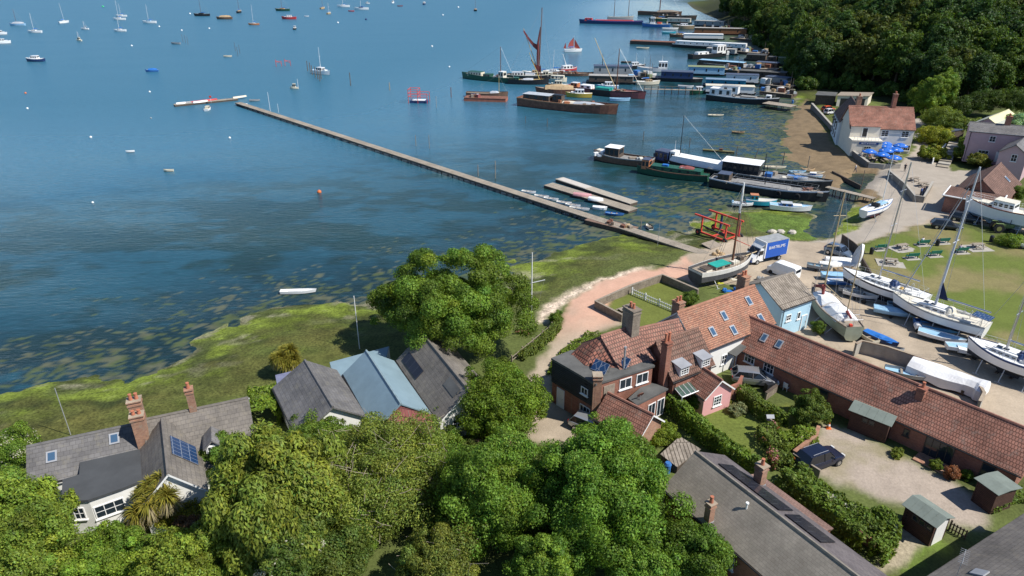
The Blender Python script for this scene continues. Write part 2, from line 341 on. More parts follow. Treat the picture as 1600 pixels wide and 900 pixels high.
mp = nn(nt, 'Mapping'); mp.inputs['Scale'].default_value = (.35, 1.0, 1); mp.inputs['Rotation'].default_value = (0, 0, R(-8)); L(tc.outputs['Object'], mp.inputs[0])
na = nn(nt, 'TexNoise'); na.inputs['Scale'].default_value = 1.5; na.inputs['Detail'].default_value = 6; na.inputs['Roughness'].default_value = .65; L(mp.outputs[0], na.inputs['Vector'])
nb_ = nn(nt, 'TexNoise'); nb_.inputs['Scale'].default_value = .06; nb_.inputs['Detail'].default_value = 4; L(mp.outputs[0], nb_.inputs['Vector'])
mr = nn(nt, 'MapRange'); mr.inputs[1].default_value = .3; mr.inputs[2].default_value = .7; mr.inputs[3].default_value = .12; mr.inputs[4].default_value = .36; L(nb_.outputs[0], mr.inputs[0])
bp = nn(nt, 'Bump'); bp.inputs['Distance'].default_value = .5; L(na.outputs[0], bp.inputs['Height']); L(mr.outputs[0], bp.inputs['Strength'])
L(bp.outputs[0], b.inputs['Normal'])
nc = nn(nt, 'TexNoise'); nc.inputs['Scale'].default_value = 1.4; nc.inputs['Detail'].default_value = 7; nc.inputs['Roughness'].default_value = .75; L(mp.outputs[0], nc.inputs['Vector'])
m2 = nn(nt, 'MapRange'); m2.inputs[1].default_value = .3; m2.inputs[2].default_value = .7; m2.inputs[3].default_value = .78; m2.inputs[4].default_value = 1.22; L(nc.outputs[0], m2.inputs[0])
mx = nn(nt, 'Mix', data_type='RGBA', blend_type='MULTIPLY'); mx.inputs[0].default_value = 1; L(at.outputs['Color'], mx.inputs[6]); L(m2.outputs[0], mx.inputs[7])
L(mx.outputs[2], b.inputs['Base Color'])
L(at.outputs['Alpha'], b.inputs['Roughness'])
b.inputs['IOR'].default_value = 1.333; b.inputs['Specular IOR Level'].default_value = .3
gridmesh('water', axis(-4000, 700, -100, 75, .5, 1.3), axis(40, 7000, 50, 235, .5, 1.22), lambda x, y: x * 0.0, water_col, wm)
# ---------------- buildings ----------------
PANT = mat_brick('red_pantile', (.36, .17, .12), (.27, .13, .095), (.15, .07, .05), .22, .26, 'roof', .85, .035, .45, .8, (.24, .175, .14), .5)
PANT_H = mat_brick('red_pantile_hip', (.31, .125, .085), (.22, .095, .07), (.06, .032, .028), .30, .36, 'hip', .8, .05, .4, .9, (.17, .12, .09), .5)
PANT_P = mat_brick('faded_pantile', (.34, .17, .125), (.25, .12, .09), (.13, .075, .06), .27, .32, 'roof', .8, .05, .35, .9, (.23, .16, .12), .5)
PLAIN = mat_brick('orange_plain_tile', (.42, .205, .13), (.27, .13, .09), (.10, .055, .04), .20, .16, 'roof', .85, .02, .3, .7, (.25, .19, .14), .6)
BROWNT = mat_brick('brown_plain_tile', (.19, .11, .085), (.13, .075, .06), (.05, .035, .03), .26, .22, 'roof', .85, .02, .3, .6, None, .5)
SLATE = mat_brick('grey_slate', (.165, .158, .154), (.125, .12, .12), (.09, .085, .083), .42, .3, 'roof', .6, .015, .35, .4, (.19, .175, .14), .35)
SLATE_B = mat_brick('brown_grey_slate', (.19, .17, .148), (.15, .135, .12), (.105, .095, .085), .36, .28, 'roof', .75, .015, .35, .4, (.215, .19, .15), .3)
MOSSY = mat_brick('mossy_corrugated', (.29, .25, .205), (.22, .185, .15), (.12, .10, .08), .32, 3, 'roof', .9, .05, .4, .8, (.10, .085, .06), 1.2)
FELT = mat('roof_felt', (.10, .10, .095), .85, .35, .5, .3)
FELT_D = mat('dark_roof_felt', (.062, .066, .07), .8, .25, .35, .2)
FELT_G = mat('green_shed_felt', (.17, .20, .175), .9, .16, 1.2, .2)
METAL_B = mat('blue_grey_metal_roof', (.20, .285, .33), .5, .12, .6, .2)
BRICK = mat_brick('red_brick', (.32, .13, .085), (.22, .085, .06), (.28, .21, .165), .225, .075, 'wall', .9, .008, .3, .3)
BRICK_O = mat_brick('old_brick', (.36, .19, .12), (.25, .12, .085), (.33, .27, .2), .225, .075, 'wall', .9, .008, .3, .3, (.3, .25, .19), 1)
BRICK_G = mat_brick('weathered_brick', (.23, .19, .15), (.15, .12, .095), (.3, .26, .2), .225, .075, 'wall', .9, .008, .35, .3, None, 1)
WHITE = mat('white_render', (.74, .73, .69), .8, .07, .7, .1)
CREAM = mat('cream_render', (.70, .64, .53), .85, .08, .7, .1)
PAINT = mat('white_paint', (.80, .80, .78), .5, .04, 2)
BLUEW = mat('pale_blue_boards', (.42, .62, .74), .7, .06, 1, .1)
PINKW = mat('mauve_pink_render', (.50, .345, .36), .85, .07, .8, .1)
ROSEW = mat('rose_pink_render', (.66, .34, .33), .85, .07, .8, .1)
BLACKB = mat_brick('black_boards', (.040, .046, .055), (.03, .035, .042), (.012, .013, .015), 4, .2, 'wall', .7, .03, .3, .7)
BROWNB = mat_brick('brown_shed_boards', (.085, .045, .034), (.065, .036, .028), (.02, .012, .01), 3, .14, 'wall', .8, .02, .3, .6)
WOOD = mat('weathered_timber', (.27, .225, .175), .9, .3, 3, .3)
WOOD_D = mat('dark_timber', (.09, .068, .052), .9, .35, 3, .3)
LEAD = mat('lead_flashing', (.30, .31, .33), .6, .15, 1)
POT = mat('terracotta', (.42, .15, .085), .8, .2, 4)
DARK = mat('near_black', (.02, .02, .022), .6, .2, 3)
CONC = mat('concrete', (.36, .335, .29), .9, .2, 1.3, .3)
GLASS = mat_glass('window_glass'); GLASSB = mat_glass('rooflight_glass', (.05, .10, .17), .08)
SOLAR = mat_brick('solar_cells', (.018, .05, .125), (.015, .042, .11), (.22, .26, .32), .5, .5, 'roof', .15, .02, .05, .0)
SOLAR_D = mat_brick('dark_solar_cells', (.022, .024, .034), (.018, .02, .028), (.07, .075, .085), 1.0, 1.6, 'roof', .2, .02, .05, .0)
ALU = mat('aluminium', (.55, .56, .58), .35, .06, 3, 0, .9)
STEELG = mat('galvanised', (.42, .43, .44), .5, .12, 3, 0, .5)

class House:
    def __init__(s, name, label, A, B, zr, zg=1.15, cat='house', group=None, ext=(0, 0)):
        a = Vector(W(*A, zr)); b = Vector(W(*B, zr)); u = (b - a).normalized(); a = a - u * ext[0]; b = b + u * ext[1]
        s.L = (b - a).length; s.zg = zg; s.zr = zr - zg; s.a = a; s.u = u; s.v = Vector((-u.y, u.x))
        s.root = thing(name, label, cat, (a.x, a.y, zg), math.atan2(u.y, u.x), group)
    def loc(s, p, z):                       # surveyed pixel at world height z -> local x, y, z
        w = Vector(W(p[0], p[1], z)) - s.a; return (w.dot(s.u), w.dot(s.v), z - s.zg)
    def gable(s, zel, zer, wl, wr, wall, roof, oh=.22, th=.14, hipA=0, hipB=0, verge=None, hipmat=None, x0=0, x1=None, fascia=None, roofL=None):
        s.zel, s.zer, s.wl, s.wr = zel - s.zg, zer - s.zg, wl, wr; L = s.L; zr = s.zr
        m = MB(); t = th + .02
        pl = [(-wr, -.6), (-wr, s.zer - t), (0, zr - t), (wl, s.zel - t), (wl, -.6)]
        za = s.zer - t if hipA else None
        ia, ib = .1, L - .1
        def sec(x, hip): return [(x, y, min(z, max(s.zel, s.zer) - t) if hip else z) for y, z in pl]
        m.loft([sec(ia, hipA), sec(ib, hipB)], 0); m.build('wall', wall, s.root)
        r = MB(); sl_, sr_ = (zr - s.zel) / wl, (zr - s.zer) / wr
        for sg, w, k in ((1, wl, sl_), (-1, wr, sr_)):
            y = sg * (w + oh); z = zr - k * (w + oh); gA = 0 if hipA else oh; gB = 0 if hipB else oh
            r.slab([(-gA + hipA, 0, zr), (L + gB - hipB, 0, zr), (L + gB + (oh if hipB else 0), y, z), (-gA - (oh if hipA else 0), y, z)], th, 4 if roofL and sg == 1 else 0, 1 if verge else 0)
        for hp, x, sx in ((hipA, 0, -1), (hipB, L, 1)):
            if hp:
                r.slab([(x - sx * hp, 0, zr), (x + sx * oh, wl + oh, s.zel - sl_ * oh), (x + sx * oh, -wr - oh, s.zer - sr_ * oh)], th, 2)
        # ridge tiles
        r.tube((hipA - (0 if hipA else oh * .9), 0, zr - .02), (L - hipB + (0 if hipB else oh * .9), 0, zr - .02), .13, n=6, m=3)
        ms = [roof, verge or roof, hipmat or roof, mat('ridge_' + roof.name, tuple(x * .8 for x in list(roof.node_tree.nodes['Brick Texture'].inputs['Color1'].default_value)[:3]) if 'Brick Texture' in roof.node_tree.nodes else (.2, .27, .3), .8, .3, 2)]
        if roofL: ms.append(roofL)
        s.roof = r.build('roof', ms, s.root); s.oh = oh
        g = MB(); zl = s.zel - sl_ * oh - .1; zr_ = s.zer - sr_ * oh - .1
        g.tube((-oh, -wr - oh - .06, zr_), (L + oh, -wr - oh - .06, zr_), .06, n=6); g.tube((.3, -wr - .09, zr_), (.3, -wr - .09, -.3), .045, n=6)
        g.build('gutter', fascia or DARK, s.root); return s
    def wf(s, side):
        L = s.L
        return {'R': (Vector((0, -s.wr, 0)), Vector((1, 0, 0)), Vector((0, -1, 0))), 'L': (Vector((L, s.wl, 0)), Vector((-1, 0, 0)), Vector((0, 1, 0))),
                'A': (Vector((.1, s.wl, 0)), Vector((0, -1, 0)), Vector((-1, 0, 0))), 'B': (Vector((L - .1, -s.wr, 0)), Vector((0, 1, 0)), Vector((1, 0, 0)))}[side]
    def win(s, side, x, zc, w, h, nx=2, ny=2, frame=None, name='window', wf=None, sill=True, root=None, glass=None):
        o, e, n = wf or s.wf(side); return window(root or s.root, o + e * x, e, n, zc, w, h, nx, ny, frame or PAINT, name, sill, glass)
    def door(s, side, x, w=.9, h=2.0, m=None, z0=0, wf=None):
        o, e, n = wf or s.wf(side); up = Vector((0, 0, 1)); b = MB(); q = o + e * x
        def bx(c0, c1, d0, d1, z0_, z1_, mm): obox(b, q, e, n, c0, c1, d0, d1, z0_, z1_, mm)
        bx(-w / 2, w / 2, .0, .05, z0, z0 + h, 0); bx(-w / 2 - .1, -w / 2, .0, .08, z0, z0 + h + .1, 1); bx(w / 2, w / 2 + .1, .0, .08, z0, z0 + h + .1, 1); bx(-w / 2, w / 2, 0, .08, z0 + h, z0 + h + .1, 1)
        d = b.build('door', [m or BLUEW, PAINT], s.root); k = MB(); obox(k, q, e, n, w / 2 - .15, w / 2 - .1, .05, .1, z0 + 1, z0 + 1.12, 0); k.build('handle', ALU, d)
    def slope(s, side, x, t, d=0):
        w, ze = (s.wl, s.zel) if side == 'L' else (s.wr, s.zer); k = (s.zr - ze) / w; sg = 1 if side == 'L' else -1
        nv = Vector((0, sg * k, 1)).normalized(); return Vector((x, sg * t * w, s.zr - t * (s.zr - ze))) + nv * d
    def onroof(s, name, side, x0, x1, t0, t1, m, th=.06, lift=.03, frame=None, glass=None):
        c = [s.slope(side, x0, t0, lift + th), s.slope(side, x1, t0, lift + th), s.slope(side, x1, t1, lift + th), s.slope(side, x0, t1, lift + th)]
        o = MB().slab([tuple(p) for p in c], th, 0, 1).build(name, [m, frame or m], s.root)
        if glass:
            fx = (x1 - x0) * .17; ft = (t1 - t0) * .14
            g = [s.slope(side, x0 + fx, t0 + ft, lift + th + .012), s.slope(side, x1 - fx, t0 + ft, lift + th + .012), s.slope(side, x1 - fx, t1 - ft, lift + th + .012), s.slope(side, x0 + fx, t1 - ft, lift + th + .012)]
            MB().poly([tuple(p) for p in (g if (g[1] - g[0]).cross(g[2] - g[0]).z > 0 else g[::-1])]).build('pane', glass, o)
        return o
    def rooflight(s, side, x, t, w=.75, tl=.28): s.onroof('rooflight', side, x - w / 2, x + w / 2, t - tl / 2, t + tl / 2, LEAD, .08, .02, glass=GLASSB)
    def chimney(s, x, y, w, d, z0, z1, pots=2, brick=None, name='chimney', pot_h=.45, along='y'):
        b = MB(); b.box((x, y, (z0 + z1) / 2), (w, d, z1 - z0)); b.box((x, y, z1 - .28), (w + .12, d + .12, .14)); b.box((x, y, z1 + .05), (w + .16, d + .16, .1)); b.box((x, y, z0 + (z1 - z0) * .0 + .1), (w + .08, d + .08, .12), 1)
        c = b.build(name, [brick or BRICK_O, LEAD], s.root)
        for k in range(pots):
            q = (k - (pots - 1) / 2) * .42; p = (x, y + q) if along == 'y' else (x + q, y)
            pm = MB(); pm.tube((p[0], p[1], z1 + .1), (p[0], p[1], z1 + .1 + pot_h), .15, .115, 10); pm.tube((p[0], p[1], z1 + .1 + pot_h), (p[0], p[1], z1 + .18 + pot_h), .14, .14, 10); pm.build('chimney_pot', POT, c)
        return c
def obox(b, q, e, n, c0, c1, d0, d1, z0, z1, m=0):
    vs = [];
    for z in (z0, z1):
        for c, d in ((c0, d0), (c1, d0), (c1, d1), (c0, d1)):
            p = q + e * c + n * d; vs.append((p.x, p.y, p.z + z))
    fl = [(3, 2, 1, 0), (4, 5, 6, 7), (0, 1, 5, 4), (1, 2, 6, 5), (2, 3, 7, 6), (3, 0, 4, 7)]
    if e.cross(n).z < 0: fl = [f[::-1] for f in fl]
    b.add(vs, fl, m)
def window(root, q, e, n, zc, w, h, nx=2, ny=2, frame=None, name='window', sill=True, glass=None):
    b = MB(); f = .075; z0, z1 = zc - h / 2, zc + h / 2
    obox(b, q, e, n, -w / 2, -w / 2 + f, -.02, .06, z0, z1); obox(b, q, e, n, w / 2 - f, w / 2, -.02, .06, z0, z1)
    obox(b, q, e, n, -w / 2 + f, w / 2 - f, -.02, .06, z1 - f, z1); obox(b, q, e, n, -w / 2 + f, w / 2 - f, -.02, .06, z0, z0 + f)
    for k in range(1, nx): x = -w / 2 + w * k / nx; obox(b, q, e, n, x - .025, x + .025, -.01, .05, z0 + f, z1 - f)
    for k in range(1, ny): z = z0 + h * k / ny; obox(b, q, e, n, -w / 2 + f, w / 2 - f, -.012, .045, z - .02, z + .02)
    if sill: obox(b, q, e, n, -w / 2 - .08, w / 2 + .08, -.02, .14, z0 - .09, z0 - .003)
    o = b.build(name, frame or PAINT, root); g = MB(); obox(g, q, e, n, -w / 2 + f * .6, w / 2 - f * .6, -.04, .022, z0 + f * .6, z1 - f * .6); g.build('pane', glass or GLASS, o); return o
def wallframe(root, p, q):               # face of a wall from p to q (root-local 2-D), outward normal on the right-hand side
    p = Vector((p[0], p[1], 0)); e = (Vector((q[0], q[1], 0)) - p); l = e.length; e.normalize(); return (p, e, Vector((e.y, -e.x, 0))), l
def aerial(name, label, x, y, z, h=2.2, rz=.4):
    t = thing(name, label, 'aerial', (x, y, z), rz); MB().tube((0, 0, -.4), (0, 0, h), .025).build('mast', STEELG, t)
    b = MB(); b.tube((-.7, 0, h - .1), (.7, 0, h - .1), .014)
    for k in range(8): q = -.65 + k * .185; b.tube((q, -.25, h - .1), (q, .25, h - .1), .01)
    b.build('antenna', STEELG, t); return t

# --- long red building in the yard
h = House('long_house', 'long low red brick building under a red pantile roof with one brick chimney', (1180, 497), (1600, 667), 6.0, ext=(.6, 1.2))
h.gable(3.6, 3.6, 2.7, 2.7, BRICK, PANT)
for x, z, w_, hh, nx, f in ((2.2, 1.75, 1.15, 1.15, 3, PAINT), (4.4, 1.6, 1.15, 1.15, 3, PAINT), (10.2, 1.3, 1.0, 1.3, 1, WOOD_D), (13.6, 1.5, 1.1, .95, 1, WOOD_D), (17.9, 1.4, .5, .7, 1, WOOD_D)): h.win('R', x, z, w_, hh, nx, 2 if nx > 1 else 1, f)
h.win('R', 20.6, 1.1, 2.3, 2.0, 4, 1, WOOD_D, 'patio_window'); h.win('R', 24.3, 1.2, 1.0, 1.4, 1, 1, WOOD_D); h.door('R', 15.4, .9, 1.95, BLUEW)
h.chimney(17.6, -.75, .62, .62, 1.9, 3.2 + 2.35 - .5, 1, BRICK); h.rooflight('R', 2.6, .45, .62, .26); h.rooflight('R', 4.3, .45, .62, .26)
b = MB(); b.box((14.6, -3.05, 1.15), (.95, .38, .75)); b.box((14.6, -2.83, 1.0), (.5, .1, .3)); q = b.build('heat_pump', PAINT, h.root); MB().tube((14.45, -3.245, 1.15), (14.45, -3.255, 1.15), .27, n=16).build('fan_grille', DARK, q)
b = MB(); b.prism([(19.3, -4.2), (21.9, -4.2), (21.9, -2.72), (19.3, -2.72)], -.6, .18); b.build('brick_step', BRICK_O, h.root)
# porch lean-to at the left end
b = MB(); b.slab([(-.9, -2.2, 2.75), (1.5, -2.2, 2.75), (1.5, -4.3, 2.25), (-.9, -4.3, 2.25)], .12); q = b.build('porch_roof', FELT, h.root)
MB().box((1.42, -4.2, .85), (.09, .09, 2.75)).build('porch_post', WOOD_D, h.root); MB().box((-.8, -3.2, .85), (.1, 2, 2.75)).build('porch_screen', WOOD_D, h.root)
# --- old tiled house
h = House('tiled_house', 'old house with broad orange plain tile roof and rooflights, white wall below', (1060, 487), (1177, 446), 8.0)
h.gable(5, 5, 3.3, 3.3, WHITE, PLAIN, hipmat=PLAIN, verge=WHITE)
for x, t in ((5.3, .45), (9.6, .32), (9.9, .82), (2.8, .70), (5.5, .84)): h.rooflight('R', x, t, .7, .24)
h.chimney(.5, .55, .75, 1.0, 1.8, 8.2 - .6, 2, BRICK_O, along='x'); h.chimney(10.6, .75, .75, 1.1, 2.0, 8.5 - .6, 2, BRICK_O, along='x')
h.win('R', 4.0, 1.6, .8, 1.1, 2, 2); h.door('R', 6.0, .85, 1.9, PAINT); h.win('L', 4.0, 1.6, 1, 1.1); h.win('L', 8.0, 1.6, 1, 1.1); h.win('A', 3.0, 3.5, .8, 1)
# --- pale blue boarded house
h = House('boat_store', 'pale blue boarded building with mossy corrugated grey roof', (1190, 441), (1238, 426), 7.0, cat='building')
h.gable(5.2, 5.2, 3.3, 3.3, BLUEW, MOSSY, verge=MOSSY)
h.win('R', 1.4, 2.4, .8, .8, 2, 2, glass=GLASS); h.win('R', 3.2, 2.2, .5, .9, 1, 1); h.win('B', 3.3, 2.4, 1, 1); h.door('R', 4.3, .8, 1.9, BLUEW)
# --- dormer cottage
h = House('dormer_cottage', 'brick cottage with brown pantile roof and two white dormers', (1027, 534), (1089, 512), 7.6)
PANT_B = mat_brick('brown_pantile', (.225, .125, .09), (.165, .09, .07), (.09, .055, .042), .25, .3, 'roof', .85, .05, .35, .9, (.19, .14, .11), .5)
h.gable(4.9, 4.9, 2.4, 2.5, BRICK, PANT_B)
for x in (1.3, 4.1):
    y0 = -h.wr * .42; ze = h.zer + .12; y1 = -h.wr - .12
    b = MB(); b.box((x, (y0 + y1) / 2, ze + .35), (1.15, y1 - y0 if y1 > y0 else y0 - y1, 1.0)); d = b.build('dormer', PAINT, h.root)
    MB().slab([(x - .7, y0 - .15 + .9, ze + 1.14), (x + .7, y0 + .75, ze + 1.14), (x + .7, y1 - .2, ze + .87), (x - .7, y1 - .2, ze + .87)], .07).build('dormer_roof', LEAD, d)
    window(d, Vector((x, y1, 0)), Vector((1, 0, 0)), Vector((0, -1, 0)), ze + .36, 1.0, .85, 3, 3, PAINT, 'window', False)
h.win('R', 4.6, 1.2, 1, 1, 2, 2); h.chimney(-.35, -1.6, .62, .75, 0, 8.2 - .9, 2, BRICK, along='x', pot_h=.8)
# glass lean-to
b = MB(); P4 = [h.loc(p, z) for p, z in (((1046, 597), 3.9), ((1072, 585), 3.85), ((1094, 610), 3.55), ((1066, 621), 3.4))]
gp = MB(); gp.slab(P4, .03); cons = gp.build('glass_roof', mat_glass('greenhouse_glass', (.07, .11, .09), .12), h.root)
P4v = [Vector(p) + Vector((0, 0, .03)) for p in P4]
for k in range(5):
    t = k / 4; b.tube(P4v[0].lerp(P4v[1], t), P4v[3].lerp(P4v[2], t), .04, n=4)
b.tube(P4v[0], P4v[1], .05, n=4); b.tube(P4v[3], P4v[2], .06, n=4)
for k in (2, 3): b.tube(P4v[k], (P4v[k].x, P4v[k].y, -.3), .05, n=4)
b.build('glazing_frame', PAINT, h.root)
# --- pink gabled cottage wing
h = House('pink_cottage', 'small rose pink cottage wing with red pantile roof and white barge boards', (1100, 575), (1127, 593), 4.9)
h.gable(3.5, 3.5, 1.75, 1.75, ROSEW, PANT, verge=PAINT, oh=.18); h.win('B', 1.75, 1.35, 1.0, 1.1, 3, 3)
# --- flat roofed block with black boarding
zf = 6.0; fp = [W(*p, zf) for p in ((864, 561), (931, 600), (1020, 572), (992, 551), (894, 549))]
r0 = fp[1]; h = House.__new__(House); h.zg = 1.15; h.root = thing('boarded_house', 'flat roofed brick house with black weatherboarded upper storey and two tilted solar panels', 'house', (r0[0], r0[1], 1.15))
lp = [(p[0] - r0[0], p[1] - r0[1]) for p in fp]; zt = zf - 1.15
MB().prism(lp, -.6, zt - .12).build('wall', BRICK, h.root); cx_ = sum(p[0] for p in lp) / 5; cy_ = sum(p[1] for p in lp) / 5
MB().prism([(cx_ + (x - cx_) * 1.04, cy_ + (y - cy_) * 1.04) for x, y in lp], zt - .118, zt + .1).build('roof', FELT, h.root)
(fa, la) = wallframe(h.root, lp[0], lp[1]); (fb, lb) = wallframe(h.root, lp[1], lp[2])
b = MB(); obox(b, fa[0], fa[1], fa[2], -.03, la + .03, .003, .09, 2.35, zt - .12); b.build('boarding', BLACKB, h.root)
h.win('', la * .78, 3.5, .85, .75, 2, 1, wf=(fa[0] + fa[2] * .09, fa[1], fa[2])); h.win('', la * .80, 1.35, 1.3, 1.05, 3, 1, wf=fa); h.door('', la * .22, .8, 2.0, PAINT, wf=fa)
h.win('', lb * .52, 3.9, 1.35, 1.1, 2, 1, wf=fb); h.win('', lb * .82, 3.9, 1.35, 1.1, 2, 1, wf=fb)
b = MB(); obox(b, fb[0], fb[1], fb[2], .9, 2.1, .003, .06, 2.6, 4.3); b.build('grey_boarding', WOOD, h.root)
House.chimney(h, .15, .3, .75, .75, -.3, zt + .75, 0, BRICK_O)
for (px, py) in ((943, 583), (976, 574)):
    w = W(px, py, zf); c = (w[0] - r0[0], w[1] - r0[1], zt + .1); n2 = 2 if px < 950 else 1
    for k in range(n2):
        q = -50 + 0; a = R(-42); ca, sa = math.cos(a), math.sin(a)
        o = MB(); cc = (c[0] + k * .8 * ca * -1, c[1] + k * .8 * sa * -1)
        pts = [(cc[0] + x * ca - y * sa, cc[1] + x * sa + y * ca, c[2] + z) for x, y, z in ((-.38, -.4, .1), (.38, -.4, .1), (.38, .35, .8), (-.38, .35, .8))]
        o.slab(pts, .05, 0, 1); pn = o.build('solar_panel', [SOLAR, ALU], h.root)
        f = MB(); f.tube(pts[3], (pts[3][0], pts[3][1], c[2]), .025); f.tube(pts[2], (pts[2][0], pts[2][1], c[2]), .025); f.tube(pts[0], (pts[0][0], pts[0][1], c[2]), .025); f.tube(pts[1], (pts[1][0], pts[1][1], c[2]), .025); f.tube(pts[0], pts[1], .024); f.tube(pts[2], pts[3], .024); f.tube(pts[1], pts[2], .024); f.build('panel_stand', ALU, pn)
# --- front flat extension
zf = 4.0; fp = [W(*p, zf) for p in ((984, 622), (996, 631), (1041, 608), (1012, 597))]; r1 = fp[1]
e = thing('garden_room', 'low felt roofed garden room with white framed glazed doors on brick house', 'extension', (r1[0], r1[1], 1.15)); lp = [(p[0] - r1[0], p[1] - r1[1]) for p in fp]
MB().prism(lp, -.6, zf - 1.3).build('wall', BRICK, e); cx_ = sum(p[0] for p in lp) / 4; cy_ = sum(p[1] for p in lp) / 4
MB().prism([(cx_ + (x - cx_) * 1.1, cy_ + (y - cy_) * 1.1) for x, y in lp], zf - 1.298, zf - 1.13).build('roof', FELT, e)
(fb2, lb2) = wallframe(e, lp[1], lp[2])
window(e, fb2[0] + fb2[1] * lb2 * .52, fb2[1], fb2[2], 1.1, 1.0, 1.9, 2, 1, PAINT, 'glazed_door', False); window(e, fb2[0] + fb2[1] * lb2 * .84, fb2[1], fb2[2], 1.1, 1.0, 1.9, 2, 1, PAINT, 'glazed_door', False)
# --- hipped pantile house behind the flat block
h = House('hipped_house', 'house with faded hipped pantile roof and tall weathered brick chimney', (941, 524), (990, 508), 8.2)
h.gable(6.2, 6.1, 2.6, 3.1, BRICK, PANT_P, hipA=.0, x0=0)
h.chimney(3.3, -.2, .95, 1.5, 0, 9.1, 2, BRICK_G); h.win('L', 3, 2, 1, 1.2); h.win('A', 3.0, 3.2, 1, 1.1)
b = MB(); b.tube((.2, -3.1, 4.6), (.2, -3.1, 7.1), .09, n=8); b.tube((.2, -3.1, 7.1), (.2, -3.1, 7.3), .13, n=8); b.build('flue', STEELG, h.root)
w0 = h.loc((894, 551), 6.2); r = MB(); r.slab([(0.0, -.02, h.zr - .01), (0.0, -3.3, h.zer - .12), (-2.9, -1.0, h.zer - .12), (-2.6, 1.6, h.zer - .1)], .13); r.slab([(0, 0, h.zr - .01), (-2.6, 1.6, h.zer - .1), (0, 2.8, h.zel - .1)], .13); r.build('hip_roof', PANT_H, h.root)
MB().prism([(.05, -3.0), (.05, 2.5), (-2.4, 1.5), (-2.7, -.9)], -.6, h.zer - .2).build('hip_wall', BRICK, h.root)
# --- middle pantile link
h = House('link_house', 'narrow house with faded pantile roof and white verge between two taller roofs', (1000, 512), (1058, 499), 7.5)
h.gable(5.6, 5.4, 2.4, 2.6, BRICK, PANT_P, verge=PAINT); h.win('R', 1.5, 3.3, .8, .9); h.win('L', 2.5, 2.2, .9, 1.1)
# --- outbuilding in front
h = House('brick_outbuilding', 'brick outbuilding with red pantile roof and plain gable end beside the drive', (952, 614), (1019, 647), 4.9, cat='outbuilding')
h.gable(3.3, 3.3, 1.9, 1.9, BRICK_O, PANT, verge=PAINT, oh=.18); h.win('R', 1.3, 1.2, .7, .8, 2, 1)
# --- left white house
h = House('seaside_house', 'white rendered house with slate roofs, tall double brick chimney and blue solar array', (46, 697), (230, 658), 5.6, ext=(0, 0)); SH = h
h.gable(3.6, 3.9, 2.2, 2.6, WHITE, SLATE); h.rooflight('R', 1.5, .42, .75, .3); h.rooflight('R', 5.9, .3, .75, .3)
wf_ = [h.loc(p, 4.1) for p in ((128, 726), (210, 726), (228, 690), (226, 748), (190, 765), (138, 782), (96, 783), (98, 746), (126, 742))]
fl = [h.loc(p, 4.3)[:2] for p in ((126, 704), (212, 688), (225, 692), (225, 750), (190, 764), (138, 782), (96, 785), (98, 750), (124, 742))]
MB().prism([(x * 1 + .0, y + .12) for x, y in fl], -.6, 3.0).build('front_wall', WHITE, h.root); MB().prism(fl, 3.002, 3.2).build('flat_roof', FELT_D, h.root)
f4, l4 = wallframe(h.root, (fl[5][0], fl[5][1] + .12), (fl[4][0], fl[4][1] + .12)); h.win('', l4 * .5, 1.75, 2.0, 1.15, 3, 2, wf=f4); f4, l4 = wallframe(h.root, (fl[6][0], fl[6][1] + .12), (fl[5][0], fl[5][1] + .12)); h.win('', l4 * .5, 1.9, .8, 1.1, 2, 2, wf=f4)
b = MB(); q = h.loc((168, 705), 4.35); b.box((q[0], q[1], 3.28), (.95, .6, .16)); k = b.build('roof_lantern', PAINT, h.root); MB().box((q[0], q[1], 3.37), (.7, .38, .02)).build('pane', mat('milky_dome', (.55, .55, .5), .3, .05), k)
q = h.loc((217, 690), 5.2); h.chimney(q[0] + .2, q[1] + 1.4, .95, .8, 2.6, 7.1, 2, BRICK_O, along='x'); h.chimney(q[0] + .25, q[1] + .55, .95, .75, 2.4, 6.2, 2, BRICK_O, along='x', pot_h=.3)
h2 = House('seaside_wing', 'slate roofed wing of white house with a white arched dormer and slim brick chimney', (228, 655), (384, 622), 6.2)
h2.gable(4.9, 4.7, 2.0, 1.7, WHITE, SLATE_B, verge=PAINT, fascia=PAINT); q = h2.loc((301, 640), 6.4); h2.chimney(q[0], .1, .55, .6, 4.5, 7.0, 1, BRICK_O)
ln = MB(); ln.slab([(2.2, -1.9, 3.45), (8.1, -1.9, 3.45), (8.1, -4.6, 2.2), (2.2, -4.6, 2.2)], .12); ln.build('lean_to_roof', SLATE_B, h2.root); MB().prism([(2.3, -4.4), (8.0, -4.4), (8.0, -1.72), (2.3, -1.72)], -.6, 2.1).build('lean_to_wall', WHITE, h2.root)
q = h2.loc((335, 703), 4.2); d = MB().box((q[0], -3.1, 3.3), (1.15, 1.6, 1.0)).build('dormer', PAINT, h2.root)
MB().slab([(q[0] - .78, -4.1, 3.6), (q[0], -4.1, 4.35), (q[0], -2.0, 4.35), (q[0] - .78, -2.0, 3.6)], .1).slab([(q[0] + .78, -4.1, 3.6), (q[0] + .78, -2.0, 3.6), (q[0], -2.0, 4.35), (q[0], -4.1, 4.35)], .1).build('dormer_roof', SLATE, d)
window(d, Vector((q[0], -3.9, 0)), Vector((1, 0, 0)), Vector((0, -1, 0)), 3.3, .95, .85, 3, 2, PAINT, 'window', False)
h3 = House('gabled_wing', 'white gable fronted wing of slate roofed house with blue solar panels on its slope', (253, 656), (262, 738), 6.4)
h3.gable(4.1, 4.3, 2.1, 2.1, WHITE, SLATE_B, verge=PAINT)
for k in range(5): h3.onroof('solar_panel', 'L', 2.05 + k * .0, 4.55, .16 + k * .15, .16 + k * .15 + .145, SOLAR, .05, .05, frame=ALU)
h3.win('B', 2.2, 2.3, .6, .9, 1, 2)
